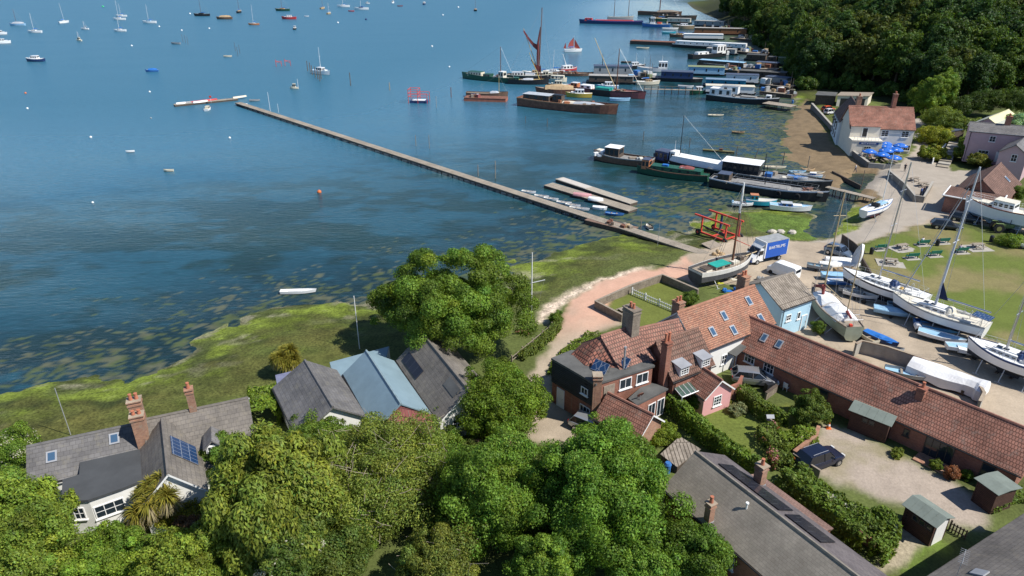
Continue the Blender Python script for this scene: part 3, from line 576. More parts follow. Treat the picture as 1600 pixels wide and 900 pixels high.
# --- club house: three parallel roofs
hl = House('slate_hall', 'grey slate roofed hall at left of the three parallel roofs', (477, 564), (519, 634), 5.6, cat='hall'); hl.gable(3.7, 3.7, 2.7, 3.1, WHITE, SLATE, hipmat=SLATE)
hm = House('metal_roof_hall', 'middle hall with smooth blue grey metal roof and maroon hipped end', (573, 549), (625, 629), 5.6, cat='hall'); hm.gable(3.8, 3.8, 2.5, 2.3, WHITE, METAL_B, th=.1)
q = MB(); q.slab([(hm.L + .1, 0, hm.zr - .3), (hm.L + .1, 2.7, hm.zel - .1), (hm.L + 1.5, 2.5, hm.zel - 1.2), (hm.L + 1.5, -1.5, hm.zel - 1.2), (hm.L + .1, -2.5, hm.zel - .1)], .1); q.build('pent_roof', mat_brick('maroon_tile', (.22, .075, .07), (.17, .06, .055), (.08, .03, .03), .3, .3, 'hip', .8, .02), hm.root)
MB().prism([(hm.L - .3, -2.2), (hm.L + 1.35, -1.4), (hm.L + 1.35, 2.4), (hm.L - .3, 2.4)], -.6, hm.zel - 1.45).build('end_wall', BRICK_G, hm.root)
hr = House('brown_slate_hall', 'wide hall with brown slate roof and white end gable at right of the three roofs', (660, 521), (731, 608), 6.1, cat='hall'); hr.gable(3.8, 3.8, 3.1, 2.7, WHITE, SLATE_B, verge=PAINT)
hr.onroof('roof_solar_strip', 'R', .6, 4.6, .62, .92, SOLAR_D, .04, .04); hr.onroof('roof_solar_strip', 'R', 8.2, 10.6, .15, .42, FELT, .03, .02); hr.win('B', 1.6, 1.6, .9, 1, 2, 2)
for hq, pts, z in ((hl, ((515, 566), (608, 541), (600, 572), (522, 590)), 3.45), (hl, ((430, 586), (455, 580), (460, 600), (434, 606)), 3.2)):
    pl = [hq.loc(p, z) for p in pts]; q = MB(); q.prism([p[:2] for p in pl], -.5, z - hq.zg - .1); a = q.build('sea_lean_to', WHITE, hq.root); q = MB(); q.prism([p[:2] for p in pl], z - hq.zg - .098, z - hq.zg); q.build('sea_lean_to_roof', METAL_B if z > 3.3 else mat('violet_grey_roof', (.17, .18, .27), .6), hq.root)
# --- slate house bottom right
h = House('slate_house', 'large low house with grey felt slate roof, dark solar strips and short chimneys', (1088, 706), (1340, 900), 6.2, ext=(0, 6)); SL = h
SL_ROOF = mat_brick('plain_grey_shingle', (.27, .238, .195), (.235, .205, .167), (.18, .157, .128), .3, .18, 'roof', .9, .01, .28, .25, (.20, .18, .147), .35)
h.gable(4.4, 4.0, 3.4, 2.9, BRICK, SL_ROOF, oh=.12, roofL=mat_brick('dark_purple_slate', (.135, .118, .118), (.105, .092, .094), (.07, .062, .064), .3, .2, 'roof', .7, .01, .3, .3, (.17, .15, .14), .4))
for x0, x1 in ((1.6, 7.2), (7.7, 10.6)):
    for k in range(2): h.onroof('solar_panel', 'L', x0, x1, .2 + k * .26, .2 + k * .26 + .25, SOLAR_D, .05, .05)
b = MB(); b.slab([(2.2, 3.5, 2.85), (9.0, 3.5, 2.85), (9.0, 4.9, 2.45), (2.2, 4.9, 2.45)], .12); b.build('lean_to_roof', mat_brick('brown_lean_tile', (.25, .155, .125), (.19, .12, .10), (.10, .07, .055), .25, .25, 'roof'), h.root); MB().prism([(2.3, 3.32), (8.9, 3.32), (8.9, 4.75), (2.3, 4.75)], -.6, 2.4).build('lean_to_wall', BRICK, h.root)
q = h.loc((1187, 748), 4.9); h.chimney(q[0], q[1], .7, .6, 3.2, 5.0, 1, BRICK_O); q = h.loc((1108, 806), 4.7); h.chimney(q[0], q[1], .5, .5, 3.0, 4.7, 1, BRICK_O); q = h.loc((1166, 796), 5.5); MB().tube((q[0], q[1], q[2] - .3), (q[0], q[1], q[2] + .5), .07, n=8).tube((q[0], q[1], q[2] + .5), (q[0], q[1], q[2] + .62), .12, n=8).build('vent_pipe', PAINT, h.root)
for x in (6.5, 9.5, 13): h.win('R', x, 1.5, 1.2, 1.2)
h.win('L', 13, 1.4, 1.2, 1.2)
# mossy lean-to shed
fp = [W(*p, 2.1) for p in ((1032, 708), (1062, 683), (1095, 703), (1058, 728))]; r1 = fp[3]; lp = [(p[0] - r1[0], p[1] - r1[1]) for p in fp]
e = thing('lean_to_shed', 'low timber shed with mossy brown corrugated roof behind grey roofed house', 'shed', (r1[0], r1[1], 1.15)); MB().prism([(x * .93 + .05, y * .93 + .05) for x, y in lp], -.4, .75).build('wall', WOOD_D, e)
MB().slab([(lp[0][0], lp[0][1], .85), (lp[3][0], lp[3][1], .85), (lp[2][0], lp[2][1], 1.05), (lp[1][0], lp[1][1], 1.05)], .07).build('roof', MOSSY, e)
# --- corner building
zq = 5.4; a = W(1440, 912, zq); c = W(1612, 800, zq)
h = House('corner_house', 'big grey roofed building with mossy slates at the court corner', (1440, 912), (1612, 800), 5.4, cat='building', ext=(2, 3)); 
u = h.u; b = MB(); b.slab([(-1, .3, 4.0), (h.L, .3, 4.0), (h.L, -7, 8.2), (-1, -7, 8.2)], .18).slab([(-1, -7, 8.2), (h.L, -7, 8.2), (h.L, -13, 5), (-1, -13, 5)], .18)
b.build('roof', SLATE_B, h.root); MB().prism([(-.8, -12.5), (h.L - .2, -12.5), (h.L - .2, 0), (-.8, 0)], -.6, 3.85).build('wall', BRICK, h.root)
aerial('tv_aerial', 'thin television aerial on grey roof above the shadowed court corner', *Vector((h.a.x, h.a.y, 0)).to_2d() + Vector(u) * (2 + 1.6) + Vector(h.v) * -1.0, 6.0, 1.9, .9)
MB().slab([(4.6, -1.2, 4.98), (5.3, -1.2, 4.98), (5.3, -1.9, 5.4), (4.6, -1.9, 5.4)], .1).build('rooflight', LEAD, h.root)
# --- sheds
def shed(label, pts, z, win=0, door=None, flat=False):
    fp = [W(*p, z) for p in pts]; r = fp[0]; w = thing('garden_shed', label, 'shed', (r[0], r[1], 1.15), group='brown garden sheds'); lp = [Vector((p[0] - r[0], p[1] - r[1], 0)) for p in fp]; he = z - 1.15
    e1 = lp[3] - lp[0]; e2 = lp[1] - lp[0]; L_ = e1.length; e1 = e1 / L_; D = e2.length; e2 = Vector((-e1.y, e1.x, 0)); 
    if e2.dot(lp[1]) < 0: e2 = -e2
    def q(s, t, zz): p = e1 * s + e2 * t; return (p.x, p.y, zz)
    m = MB(); ins = .12; rise = .1 if flat else .42; ap = .5
    sec = lambda s: [q(s, ins, -.3), q(s, D - ins, -.3), q(s, D - ins, he - .05), q(s, D * ap, he + rise - .07), q(s, ins, he - .05)]
    m.loft([sec(ins), sec(L_ - ins)], 0); m.build('wall', BROWNB, w)
    r_ = MB(); r_.slab([q(-.1, -.1, he - .03), q(L_ + .1, -.1, he - .03), q(L_ + .1, D * ap, he + rise), q(-.1, D * ap, he + rise)], .05).slab([q(-.1, D + .1, he - .03), q(-.1, D * ap, he + rise), q(L_ + .1, D * ap, he + rise), q(L_ + .1, D + .1, he - .03)], .05)
    for k in range(1, 5): r_.tube(q(L_ * k / 5, -.1, he - .02), q(L_ * k / 5, D * ap, he + rise + .01), .012, n=4)
    r_.build('roof', FELT_G, w); n = -e2; o = e2 * ins
    for k in range(win): window(w, o + e1 * (L_ * (.3 + .62 * (k + .5) / max(win, 1)) if win > 2 else L_ * (.4 + .16 * k)), e1, n, he - .55, .5, .5, 1, 1, WOOD_D, 'window', False)
    if door:
        b = MB(); obox(b, e1 * (L_ - ins) + e2 * (D * .18), e2, e1, 0, D * .62, 0, .05, -.1, he - .1); b.build('door', PAINT, w)
    return w
shed('brown garden shed with green felt roof against the long brick wall', ((1328, 640), (1352, 629), (1408, 651), (1392, 665)), 3.3, 2)
shed('brown shed with flat green felt roof near the end of long building', ((1525, 747), (1548, 730), (1583, 753), (1560, 772)), 3.4, 0, None, True)
shed('brown garden shed with white end door and a row of windows', ((1412, 788), (1440, 775), (1488, 810), (1463, 823)), 3.3, 3, True)
# --- pub
h = House('waterside_pub', 'cream waterside pub with red pantile roofs, blue sign and two brick chimneys', (1327, 165), (1427, 168), 10.6, 1.15, 'pub'); PUB = h
x2 = h.loc((1372, 165), 10.6)[0]; h.gable(6.6, 6.6, 4.2, 4.2, CREAM, PANT, oh=.15); h.chimney(x2 + 2.9, .2, .8, 1.0, 8.8, 12.2, 2, BRICK)
h.chimney(2.3, 1.6, 1.0, 1.0, 8.0, 11.3, 2, BRICK_O)
for x in (x2 + 1.0, x2 + 5.2): h.win('R', x, 4.3, 1.5, 1.4, 2, 3)
h.win('R', x2 + 6.2, 1.3, 1.4, 1.3, 3, 2); h.door('R', x2 + 4.6, 1, 2.1, WOOD_D)
# front block with flat parapet roof
D = 3.4; b = MB(); b.prism([(-.0, -4.2 - D), (x2 - .2, -4.2 - D), (x2 - .2, -4.18), (0, -4.18)], -.6, 3.1); b.prism([(-.1, -4.3 - D), (x2 - .1, -4.3 - D), (x2 - .1, -4.17), (-.1, -4.17)], 3.102, 3.35); b.build('bay_block', CREAM, h.root)
pr = MB(); pr.slab([(-.15, -3.9, 6.6), (x2 - .1, -3.9, 6.6), (x2 - .1, -4.9, 5.9), (-.15, -4.9, 5.9)], .15); pr.build('upper_roof', PANT, h.root)
MB().prism([(0.05, -4.6), (x2 - .3, -4.6), (x2 - .3, -4.19), (.05, -4.19)], 3.36, 5.95).build('upper_wall', CREAM, h.root); h.door('R', x2 * .48, 1.0, 2.1, DARK, 3.36, wf=(Vector((0, -4.6, 0)), Vector((1, 0, 0)), Vector((0, -1, 0))))
b = MB()
for k in range(9): b.box((.2 + k * (x2 - .6) / 8, -4.25 - D, 3.75), (.06, .06, .8))
b.box((x2 / 2 - .1, -4.25 - D, 4.15), (x2 - .2, .06, .06)); b.build('balcony_rail', PAINT, h.root)
fr = (Vector((0, -4.2 - D, 0)), Vector((1, 0, 0)), Vector((0, -1, 0))); h.win('', x2 * .52, 1.35, 1.5, 1.5, 3, 3, wf=fr, frame=mat('cream_frame', (.7, .68, .55), .6))
b = MB(); obox(b, *fr, x2 * .22, x2 * .85, .0, .1, 2.45, 2.98); sg = b.build('sign_board', mat('navy_sign', (.02, .05, .16), .5, .1), h.root)
def lettering(txt, root, o, e, n, size, m, d=.02, name='lettering'):
    cu = bpy.data.curves.new(name, 'FONT'); cu.body = txt; cu.size = size; cu.align_x = 'CENTER'; cu.align_y = 'CENTER'; cu.extrude = .01
    t = bpy.data.objects.new('t_', cu); col.objects.link(t); dg = bpy.context.evaluated_depsgraph_get(); me = bpy.data.meshes.new_from_object(t.evaluated_get(dg)); bpy.data.objects.remove(t)
    me.materials.clear(); me.materials.append(m); ob = bpy.data.objects.new(name, me); col.objects.link(ob); ob.parent = root
    up = Vector((0, 0, 1)); q = Matrix((e, up, n)).transposed().to_4x4(); q.translation = o + n * d; ob.matrix_local = q; return ob
lettering('BUTT & OYSTER', sg, fr[0] + fr[1] * x2 * .535 + Vector((0, 0, 2.72)), fr[1], fr[2], .42, PAINT, .11)
# wing along the quay
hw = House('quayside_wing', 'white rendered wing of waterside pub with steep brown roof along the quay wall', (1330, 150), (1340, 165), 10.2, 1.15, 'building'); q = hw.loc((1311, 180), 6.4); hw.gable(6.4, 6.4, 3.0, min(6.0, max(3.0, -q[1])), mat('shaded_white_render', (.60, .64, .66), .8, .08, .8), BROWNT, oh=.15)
print('wing', hw.L, q)
for x in (1.5, 5.0, 8.5): hw.win('R', min(x, hw.L - 1), 3.2, 1.1, 1.4, 2, 3, WOOD_D)
for x, z in ((2.0, 2.3), (5.2, 2.3), (8.6, 2.3)): b = MB(); b.slab([(min(x, hw.L - 1) - .7, -2.92, z - .35 + 2.4), (min(x, hw.L - 1) + .7, -2.92, z - .35 + 2.4), (min(x, hw.L - 1) + .7, -3.6, z + 1.75), (min(x, hw.L - 1) - .7, -3.6, z + 1.75)], .08); b.build('window_awning', WOOD_D, hw.root); hw.win('R', min(x, hw.L - 1), 1.3, 1.0, 1.2, 2, 2, WOOD_D)
# sheds behind the pub
def simple_shed(name, label, pts, z0, z1, wall, roof, cat='building', openfront=False):
    fp = [G(*p) for p in pts]; r = fp[0]; w = thing(name, label, cat, (r[0], r[1], z0)); lp = [(p[0] - r[0], p[1] - r[1]) for p in fp]
    b = MB(); b.prism(lp, -.5, z1 - z0 - .2); b.build('wall', wall, w); cx = sum(p[0] for p in lp) / 4; cy = sum(p[1] for p in lp) / 4
    MB().prism([(cx + (x - cx) * 1.08, cy + (y - cy) * 1.08) for x, y in lp], z1 - z0 - .198, z1 - z0).build('roof', roof, w); return w, lp
w, lp = simple_shed('open_garage', 'cream garage with two open bays shown as dark shade panels behind the pub', ((1306, 166), (1354, 166), (1360, 160), (1312, 160)), 1.1, 4.1, CREAM, WOOD, 'garage')
(f, l) = wallframe(w, lp[0], lp[1])
for k in (.28, .74): b = MB(); obox(b, f[0], f[1], f[2], l * k - l * .17, l * k + l * .17, .004, .03, -.3, 2.1); b.build('bay_shade_panel', DARK, w)  # flat near-black panels stand in for the shade inside the open bays
simple_shed('dark_shed', 'dark timber lean-to shed under the trees beside cream garage', ((1272, 164), (1302, 164), (1305, 158), (1276, 158)), 1.1, 3.6, WOOD_D, FELT, 'shed')
# --- pink house on the rise
h = House('mauve_house', 'mauve pink house with grey slate roof and white bay windows up the steps', (1517, 190), (1612, 198), 9.6, 2.4); h.gable(8.3, 8.3, 3, 3, PINKW, SLATE, verge=PAINT, oh=.15)
for x, z, w_, hh in ((4.3, 4.6, 1.1, 1.2), (9.6, 4.6, 1.1, 1.2), (3.4, 1.5, 1.9, 1.3), (8.2, 1.4, 2.6, 1.5)): h.win('R', x, z, w_, hh, 3 if w_ > 1.5 else 2, 2)
h.door('R', 6.2, .9, 2, PAINT); h.chimney(6.5, .2, 1.0, .9, 6.4, 8.8, 3, BRICK)
h = House('mauve_wing', 'nearer mauve pink gabled wing with white window at frame edge', (1612, 206), (1588, 226), 8.2, 1.6, ext=(2, 0)); h.gable(6.6, 6.6, 2.3, 2.3, PINKW, SLATE, oh=.12); h.win('B', 2.6, 4.0, 1, 1.4, 2, 2); 
h = House('striped_roof_house', 'small house with yellow and grey striped roof behind the mauve house', (1576, 171), (1545, 184), 9.4, 3.2); STR = mat_brick('striped_roof', (.66, .60, .36), (.20, .26, .31), (.3, .3, .3), 60, .8, 'roof', .7, .0, .05, .0); h.gable(7.4, 7.4, 3.4, 3.4, PINKW, STR, oh=.2)
# --- brown roofed boat house
h = House('brown_boathouse', 'brick building with steep brown tile roof and gable end behind the motor sailer', (1564, 254), (1536, 281), 6.4, 1.15, 'building'); h.gable(3.2, 3.2, 4.0, 4.0, BRICK, BROWNT); h.rooflight('L', 4.6, .55, .9, .26)
b = MB(); b.slab([(h.L + .1, -4.3, 3.3), (h.L + .1, 3.8, 3.3), (h.L + 5, 3.8, 2.6), (h.L + 5, -4.3, 2.6)], .12); b.build('lower_roof', BROWNT, h.root); MB().prism([(h.L - .2, -4.0), (h.L + 4.8, -4.0), (h.L + 4.8, 3.5), (h.L - .2, 3.5)], -.6, 2.55).build('lower_wall', BRICK, h.root)
b = MB(); b.tube((h.L + 5, -4.4, 2.8), (h.L + 5, 4.0, 2.8), .13, n=4); b.tube((h.L + .3, -4.4, 3.4), (h.L + 5, -4.4, 2.75), .13, n=4); b.tube((h.L + .3, 4, 3.4), (h.L + 5, 4, 2.75), .13, n=4); b.build('barge_board', PAINT, h.root)
# ---------------- trees, shrubs and hedges ----------------
def leafmat(name, gloss=.25):
    m = bpy.data.materials.new(name); m.use_nodes = True; nt = m.node_tree; L = nt.links.new; b = nt.nodes['Principled BSDF']; out = nt.nodes['Material Output']
    at = nn(nt, 'Attribute', attribute_name='Col'); L(at.outputs['Color'], b.inputs['Base Color']); b.inputs['Roughness'].default_value = .55; b.inputs['Specular IOR Level'].default_value = gloss
    tr = nn(nt, 'BsdfTranslucent'); g = nn(nt, 'Mix', data_type='RGBA', blend_type='MULTIPLY'); g.inputs[0].default_value = 1; L(at.outputs['Color'], g.inputs[6]); g.inputs[7].default_value = (1.5, 1.35, .6, 1); L(g.outputs[2], tr.inputs['Color'])
    ms = nn(nt, 'MixShader'); ms.inputs[0].default_value = .36; L(b.outputs[0], ms.inputs[1]); L(tr.outputs[0], ms.inputs[2]); L(ms.outputs[0], out.inputs['Surface']); return m
LEAF = leafmat('leaves_green'); BARK = mat('bark', (.11, .085, .06), .95, .35, 3, .5); TWIG = mat('pale_twigs', (.30, .25, .19), .9, .3, 3)
def leafmesh(name, P, N, size, colr, rs, asp=1.5, hang=0.0):
    """one quad per leaf clump: centres P, normals N"""
    n = len(P); rv = rs.normal(size=(n, 3)); 
    if hang: rv = rv * (1 - hang) + np.array([0, 0, -1.6]) * hang
    T = np.cross(N, np.cross(rv, N)); T /= np.linalg.norm(T, axis=1)[:, None] + 1e-9; B = np.cross(N, T)
    s = (size * rs.uniform(.6, 1.35, n))[:, None]; a = T * s * asp * .5; b = B * s * .5
    V = np.stack([P - a, P + b * .9 - a * .05 + N * s * .12, P + a, P - b * .9 + a * .05 + N * s * .12], 1).reshape(-1, 3)
    me = bpy.data.meshes.new(name); me.vertices.add(4 * n); me.vertices.foreach_set('co', V.ravel().astype(np.float32))
    me.loops.add(4 * n); me.loops.foreach_set('vertex_index', np.arange(4 * n, dtype=np.int32)); me.polygons.add(n); me.polygons.foreach_set('loop_start', np.arange(n, dtype=np.int32) * 4)
    me.update(calc_edges=True); ca = me.color_attributes.new('Col', 'FLOAT_COLOR', 'POINT'); c = np.concatenate([np.clip(colr, .002, 1), np.ones((n, 1))], 1)
    ca.data.foreach_set('color', np.repeat(c, 4, 0).ravel().astype(np.float32)); me.materials.append(LEAF); return me
def tint(base, n, rs, pid=None, npf=1, pv=.18, lv=.24, hue=.06):
    base = [base[0] * 2.8, base[1] * 2.6, base[2] * 1.6] if base[1] < .1 else [min(.32, base[0] * 1.75), base[1] * 1.65, base[2] * 1.3]
    k = rs.normal(1, lv, n)
    if pid is not None: k = k * rs.normal(1, pv, npf)[pid]
    h = rs.normal(0, hue, n) + (rs.normal(0, hue, npf)[pid] if pid is not None else 0)
    c = np.array(base)[None, :] * np.clip(k, .35, 1.9)[:, None]; c[:, 0] *= 1 + h * 1.6; c[:, 1] *= 1 + h * .35; c[:, 2] *= 1 - h * .5
    return c
def crown_pts(n, r, rs, npf=60, pr=.24, low=-.35, lobes=None, gap=.15):
    r = np.array(r, float); d = rs.normal(size=(npf * 3, 3)); d /= np.linalg.norm(d, axis=1)[:, None]; d = d[d[:, 2] > low][:npf]; npf = len(d)
    rad = rs.uniform(.5, 1.06, npf) * (1 + .3 * np.sin(d[:, 0] * 3.1 + rs.uniform(0, 6)) * np.cos(d[:, 1] * 2.7 + rs.uniform(0, 6)))
    if lobes: rad = rad * .8
    C_ = d * rad[:, None] * r * (1 - pr * .6)
    if lobes:
        lb = np.array(lobes, float); li = rs.integers(0, len(lb), npf); C_ = C_ * lb[li, 3:4] + lb[li, :3]
    R_ = pr * r.mean() * rs.uniform(.45, 1.45, npf); pid = rs.choice(npf, n, p=R_ ** 2 / (R_ ** 2).sum())
    q = rs.normal(size=(n, 3)); q /= np.linalg.norm(q, axis=1)[:, None]; o = C_[pid] / (np.linalg.norm(C_[pid], axis=1)[:, None] + 1e-6)
    q = q + o * .45 + np.array([0, 0, .28]); q /= np.linalg.norm(q, axis=1)[:, None]
    P = C_[pid] + q * (R_[pid] * rs.uniform(.3, 1.18, n) ** .6)[:, None] * np.array([1, 1, .82])
    if not lobes:                       # loose sprays between the clumps
        f = rs.random(n) < .3; m = int(f.sum()); e = rs.normal(size=(m, 3)); e /= np.linalg.norm(e, axis=1)[:, None]; e[:, 2] = np.where(e[:, 2] < low, -e[:, 2], e[:, 2])
        wob = .80 + .26 * np.sin(e[:, 0] * 5 + e[:, 2] * 3 + npf) * np.cos(e[:, 1] * 4.3 + e[:, 2] * 2); P[f] = e * r * (wob * rs.uniform(.72, 1.04, m))[:, None]; q[f] = e * .6 + rs.normal(size=(m, 3)) * .35 + np.array([0, 0, .35]); q[f] /= np.linalg.norm(q[f], axis=1)[:, None]
    return P, q, pid, npf, C_
def trunkmesh(root, h, r, C_, rs, m=BARK, n=7, zc=0):
    b = MB(); pts = [(rs.normal(0, .08) * k, rs.normal(0, .08) * k, h * .62 * k / 4) for k in range(5)]; rr = [r * (1.5 if k == 0 else 1 - .12 * k) for k in range(5)]
    for k in range(4): b.tube(pts[k], pts[k + 1], rr[k], rr[k + 1], 8)
    for c in C_[rs.choice(len(C_), min(n, len(C_)), replace=False)]:
        t = (c[0], c[1], c[2] + zc); k = rs.integers(2, 5); mid = tuple(pts[k][i] * .45 + t[i] * .55 + (0, 0, -.12 * h * .4)[i] for i in range(3)); b.tube(pts[k], mid, rr[k] * .55, r * .26, 6); b.tube(mid, t, r * .26, r * .07, 5)
    return b.build('trunk', m, root)
def tree(name, label, px, py, zc, r, rz, base, n=14000, size=.34, seed=1, npf=70, pr=.22, cat='tree', group=None, low=-.4, lobes=None, hang=0, asp=1.5, twigs=0, white=0, trunk=True, pos=None, zg=None):
    n = int(n * (1.6 if pos else 3.8)); size = size * (.75 if pos else .47); npf = int(npf * 1.7); pr = pr * .78; rs = np.random.default_rng(seed); x, y = pos if pos else W(px, py, zc); z0 = g1(x, y) if zg is None else zg
    t = thing(name, label, cat, (x, y, z0), 0, group); r2 = (r * .9, r * .9, rz * .92) if not isinstance(r, tuple) else (r[0], r[1], rz)
    P, N, pid, k, C_ = crown_pts(n, r2, rs, npf, pr, low, lobes); N2 = N * .9 + rs.normal(size=N.shape) * .38
    if hang: N2 = N * [1, 1, .8] + [0, 0, .25] + rs.normal(size=N.shape) * .3; P[:, 2] -= rs.uniform(0, hang * 1.6, n) * (np.linalg.norm(P[:, :2], axis=1) / max(r2)) 
    N2 /= np.linalg.norm(N2, axis=1)[:, None]; c = tint(base, n, rs, pid, k)
    if white:
        wp = rs.random(k) < white; s = wp[pid] & (rs.random(n) < .55) & (N[:, 2] > -.1); c[s] = np.array([.55, .53, .42]) * rs.uniform(.7, 1.15, (s.sum(), 1))
    P[:, 2] += zc - z0; P[:, 2] = np.maximum(P[:, 2], .05); o = bpy.data.objects.new('crown', leafmesh('crown', P, N2, size, c, rs, asp, .6 if hang else 0)); col.objects.link(o); o.parent = t
    if trunk: trunkmesh(t, zc - z0 + rz * .3, max(.1, min(.42, max(r2) * .055)), C_, rs, zc=zc - z0)
    if twigs:
        b = MB()
        for k in rs.choice(n, twigs, replace=False):
            p = P[k] + N[k] * .05; d = rs.normal(size=3) * .8 + N[k] * .5; d[2] += .15; b.rope([p - d * .7, p + rs.normal(0, .1, 3), p + d * rs.uniform(.3, .8)], .016, 4)
        tag(b.build('bare_twigs', TWIG, t), kind='stuff')
    return t
def shrub(label, px, py, zc, r, rz, base, n=2500, size=.2, seed=1, name='shrub', **k):
    return tree(name, label, px, py, zc, r, rz, base, n, size, seed, k.pop('npf', 26), k.pop('pr', .34), 'shrub', trunk=False, low=k.pop('low', -.9), **k)
def hedge(label, pts, w, h, base, dens=60, size=.2, seed=1, z0=None, white=0, name='hedge', cat='hedge', pink=0, zs=None):
    rs = np.random.default_rng(seed); q = [W(p[0], p[1], (zs or 1.2 + h * .5)) for p in pts]; ox, oy = q[0]; z0 = g1(ox, oy) if z0 is None else z0
    t = thing(name, label, cat, (ox, oy, z0)); Ps = []; Ns = []
    for (ax, ay), (bx, by) in zip(q, q[1:]):
        l = math.dist((ax, ay), (bx, by)); m = max(40, int(l * (w + 2 * h) * dens)); s = rs.random(m); u = rs.uniform(-1, 1, m) * (w / 2 + h); nx, ny = -(by - ay) / l, (bx - ax) / l
        top = np.abs(u) < w / 2; off = np.where(top, u, np.sign(u) * w / 2); zz = np.where(top, h, h - (np.abs(u) - w / 2)); bump = (vnoise(s * l * 1.1 + ax, u * 1.3 + 7, seed) - .5) * .9 + rs.normal(0, .09, m)
        cx = ax + (bx - ax) * s; cy = ay + (by - ay) * s; n_ = np.stack([np.where(top, 0, np.sign(u)) * nx, np.where(top, 0, np.sign(u)) * ny, np.where(top, 1., .25)], 1)
        Ps.append(np.stack([cx + nx * off - ox, cy + ny * off - oy, zz], 1) + n_ * (bump * min(.8, w))[:, None]); Ns.append(n_)
    P = np.concatenate(Ps); N = np.concatenate(Ns) + rs.normal(size=P.shape) * .5; N /= np.linalg.norm(N, axis=1)[:, None]; P[:, 2] = np.maximum(P[:, 2], .03); n = len(P)
    c = tint(base, n, rs) * (.75 + .5 * vnoise(P[:, 0] * .9, P[:, 1] * .9, 3))[:, None]; f = vnoise(P[:, 0] * 1.1, P[:, 1] * 1.1, seed + 5)
    if white: s = (f > 1 - white) & (rs.random(n) < .45); c[s] = [.62, .6, .5]
    if pink: s = (f < pink) & (rs.random(n) < .5); c[s] = [.45, .2, .19]
    o = bpy.data.objects.new('foliage', leafmesh('foliage', P, N, size, c, rs)); col.objects.link(o); o.parent = t; return t
G1, G2, G3, DK, YL = (.050, .088, .016), (.072, .112, .020), (.105, .135, .022), (.032, .062, .014), (.135, .145, .020)
tree('oak_tree', 'big spreading oak standing on the foreshore beside the three roofed hall', 703, 462, 7.4, 9.4, 7.0, (.048, .082, .016), 52000, .30, 11, 170, .17, low=-.5, lobes=[(-3.2, 0, -1.2, .75), (.8, 1.0, 1.0, .92), (3.6, -1.5, -1.2, .75), (0, -2.6, -.4, .8)])
tree('broadleaf_tree', 'bright green bushy tree between white hall gable and pale drive', 779, 628, 3.9, 4.7, 3.8, (.075, .125, .016), 22000, .24, 12, 90, .22, low=-.6)
tree('weeping_tree', 'tall yellow green weeping tree right of the solar panelled gable', 436, 780, 6.0, 5.2, 6.2, (.108, .142, .026), 34000, .30, 13, 120, .19, hang=.9, asp=2.4, low=-.75)
tree('twiggy_tree', 'wide domed shrubby tree with pale bare twigs in front of metal roofed hall', 590, 748, 3.9, 7.0, 4.5, (.104, .142, .03), 26000, .22, 14, 130, .2, twigs=420, low=-.45)
tree('broadleaf_tree', 'mid green tree with layered leaf sprays left of the largest foreground tree', 772, 772, 4.8, 5.1, 4.9, (.048, .088, .017), 24000, .24, 15, 100, .2, low=-.7)
tree('broadleaf_tree', 'largest dark green foreground tree with dense rounded crown below the drive', 938, 772, 5.5, 5.6, 5.9, (.047, .092, .018), 38000, .25, 16, 130, .19, low=-.75)
tree('broadleaf_tree', 'dark green tree spilling over the left edge of plain grey roof', 1088, 872, 3.0, 3.2, 2.8, (.038, .072, .015), 11000, .22, 17, 50, .26, low=-.6)
tree('broadleaf_tree', 'loose green tree with shaded gaps beside the white house corner', 30, 812, 4.8, 3.2, 4.4, (.062, .098, .020), 22000, .26, 18, 90, .21, low=-.8, hang=.4)
tree('broadleaf_tree', 'olive green tree in the lower corner under the white house', 40, 868, 4.5, 3.6, 3.6, (.066, .098, .022), 14000, .24, 19, 70, .22)
tree('broadleaf_tree', 'mid green tree between the corner olive tree and the yellow shrub', 160, 880, 2.6, 3.5, 2.3, (.06, .098, .018), 16000, .23, 20, 80, .22)
tree('broadleaf_tree', 'dense dark tree hugging the lean-to roof beside arched dormer', 352, 718, 3.0, 1.9, 2.6, (.045, .08, .018), 9000, .22, 21, 50, .26)
tree('broadleaf_tree', 'leafy tree with white blossom sprays at the foot of the weeping tree', 452, 858, 4.2, 3.2, 3.2, (.062, .10, .022), 16000, .22, 22, 80, .22, white=.07)
tree('broadleaf_tree', 'rounded olive tree along the bottom edge under the yellow shrub', 290, 882, 3.6, 3.6, 2.6, (.07, .098, .02), 14000, .23, 23, 70, .22)
tree('broadleaf_tree', 'pale olive bushy tree on the bottom edge below the grass clearing', 690, 880, 3.2, 3.2, 2.6, (.085, .112, .025), 13000, .21, 24, 70, .22, twigs=40)
tree('broadleaf_tree', 'small dark tree filling the bottom edge between the two dark crowns', 850, 890, 3.4, 3.0, 2.6, (.05, .09, .018), 12000, .22, 25, 70, .22)
tree('broadleaf_tree', 'bright leafy young tree left of clearing by the twiggy dome', 558, 822, 2.6, 2.1, 2.4, (.052, .095, .022), 9000, .2, 26, 50, .26)
tree('broadleaf_tree', 'dark bush tree below the grey roof on bottom edge', 1010, 892, 3.2, 2.6, 2.3, (.045, .085, .017), 9000, .22, 27, 50, .26)
tree('broadleaf_tree', 'dark shrubby tree in front of slate hall wall by the hedge', 500, 684, 2.9, 3.2, 2.5, (.05, .086, .018), 9000, .21, 28, 50, .26)
tree('broadleaf_tree', 'young green garden tree by the gravel court in front of long brick wall', 1266, 640, 2.6, 1.9, 1.9, (.068, .105, .022), 7000, .19, 29, 45, .28)
shrub('vivid yellow green shrub below the white gable', 290, 795, 2.3, 2.2, 1.6, YL, 7000, .18, 31)
shrub('purple brown leaved bush under the yellow green shrub', 292, 828, 2.4, 1.5, 1.2, (.055, .035, .028), 4000, .17, 32)
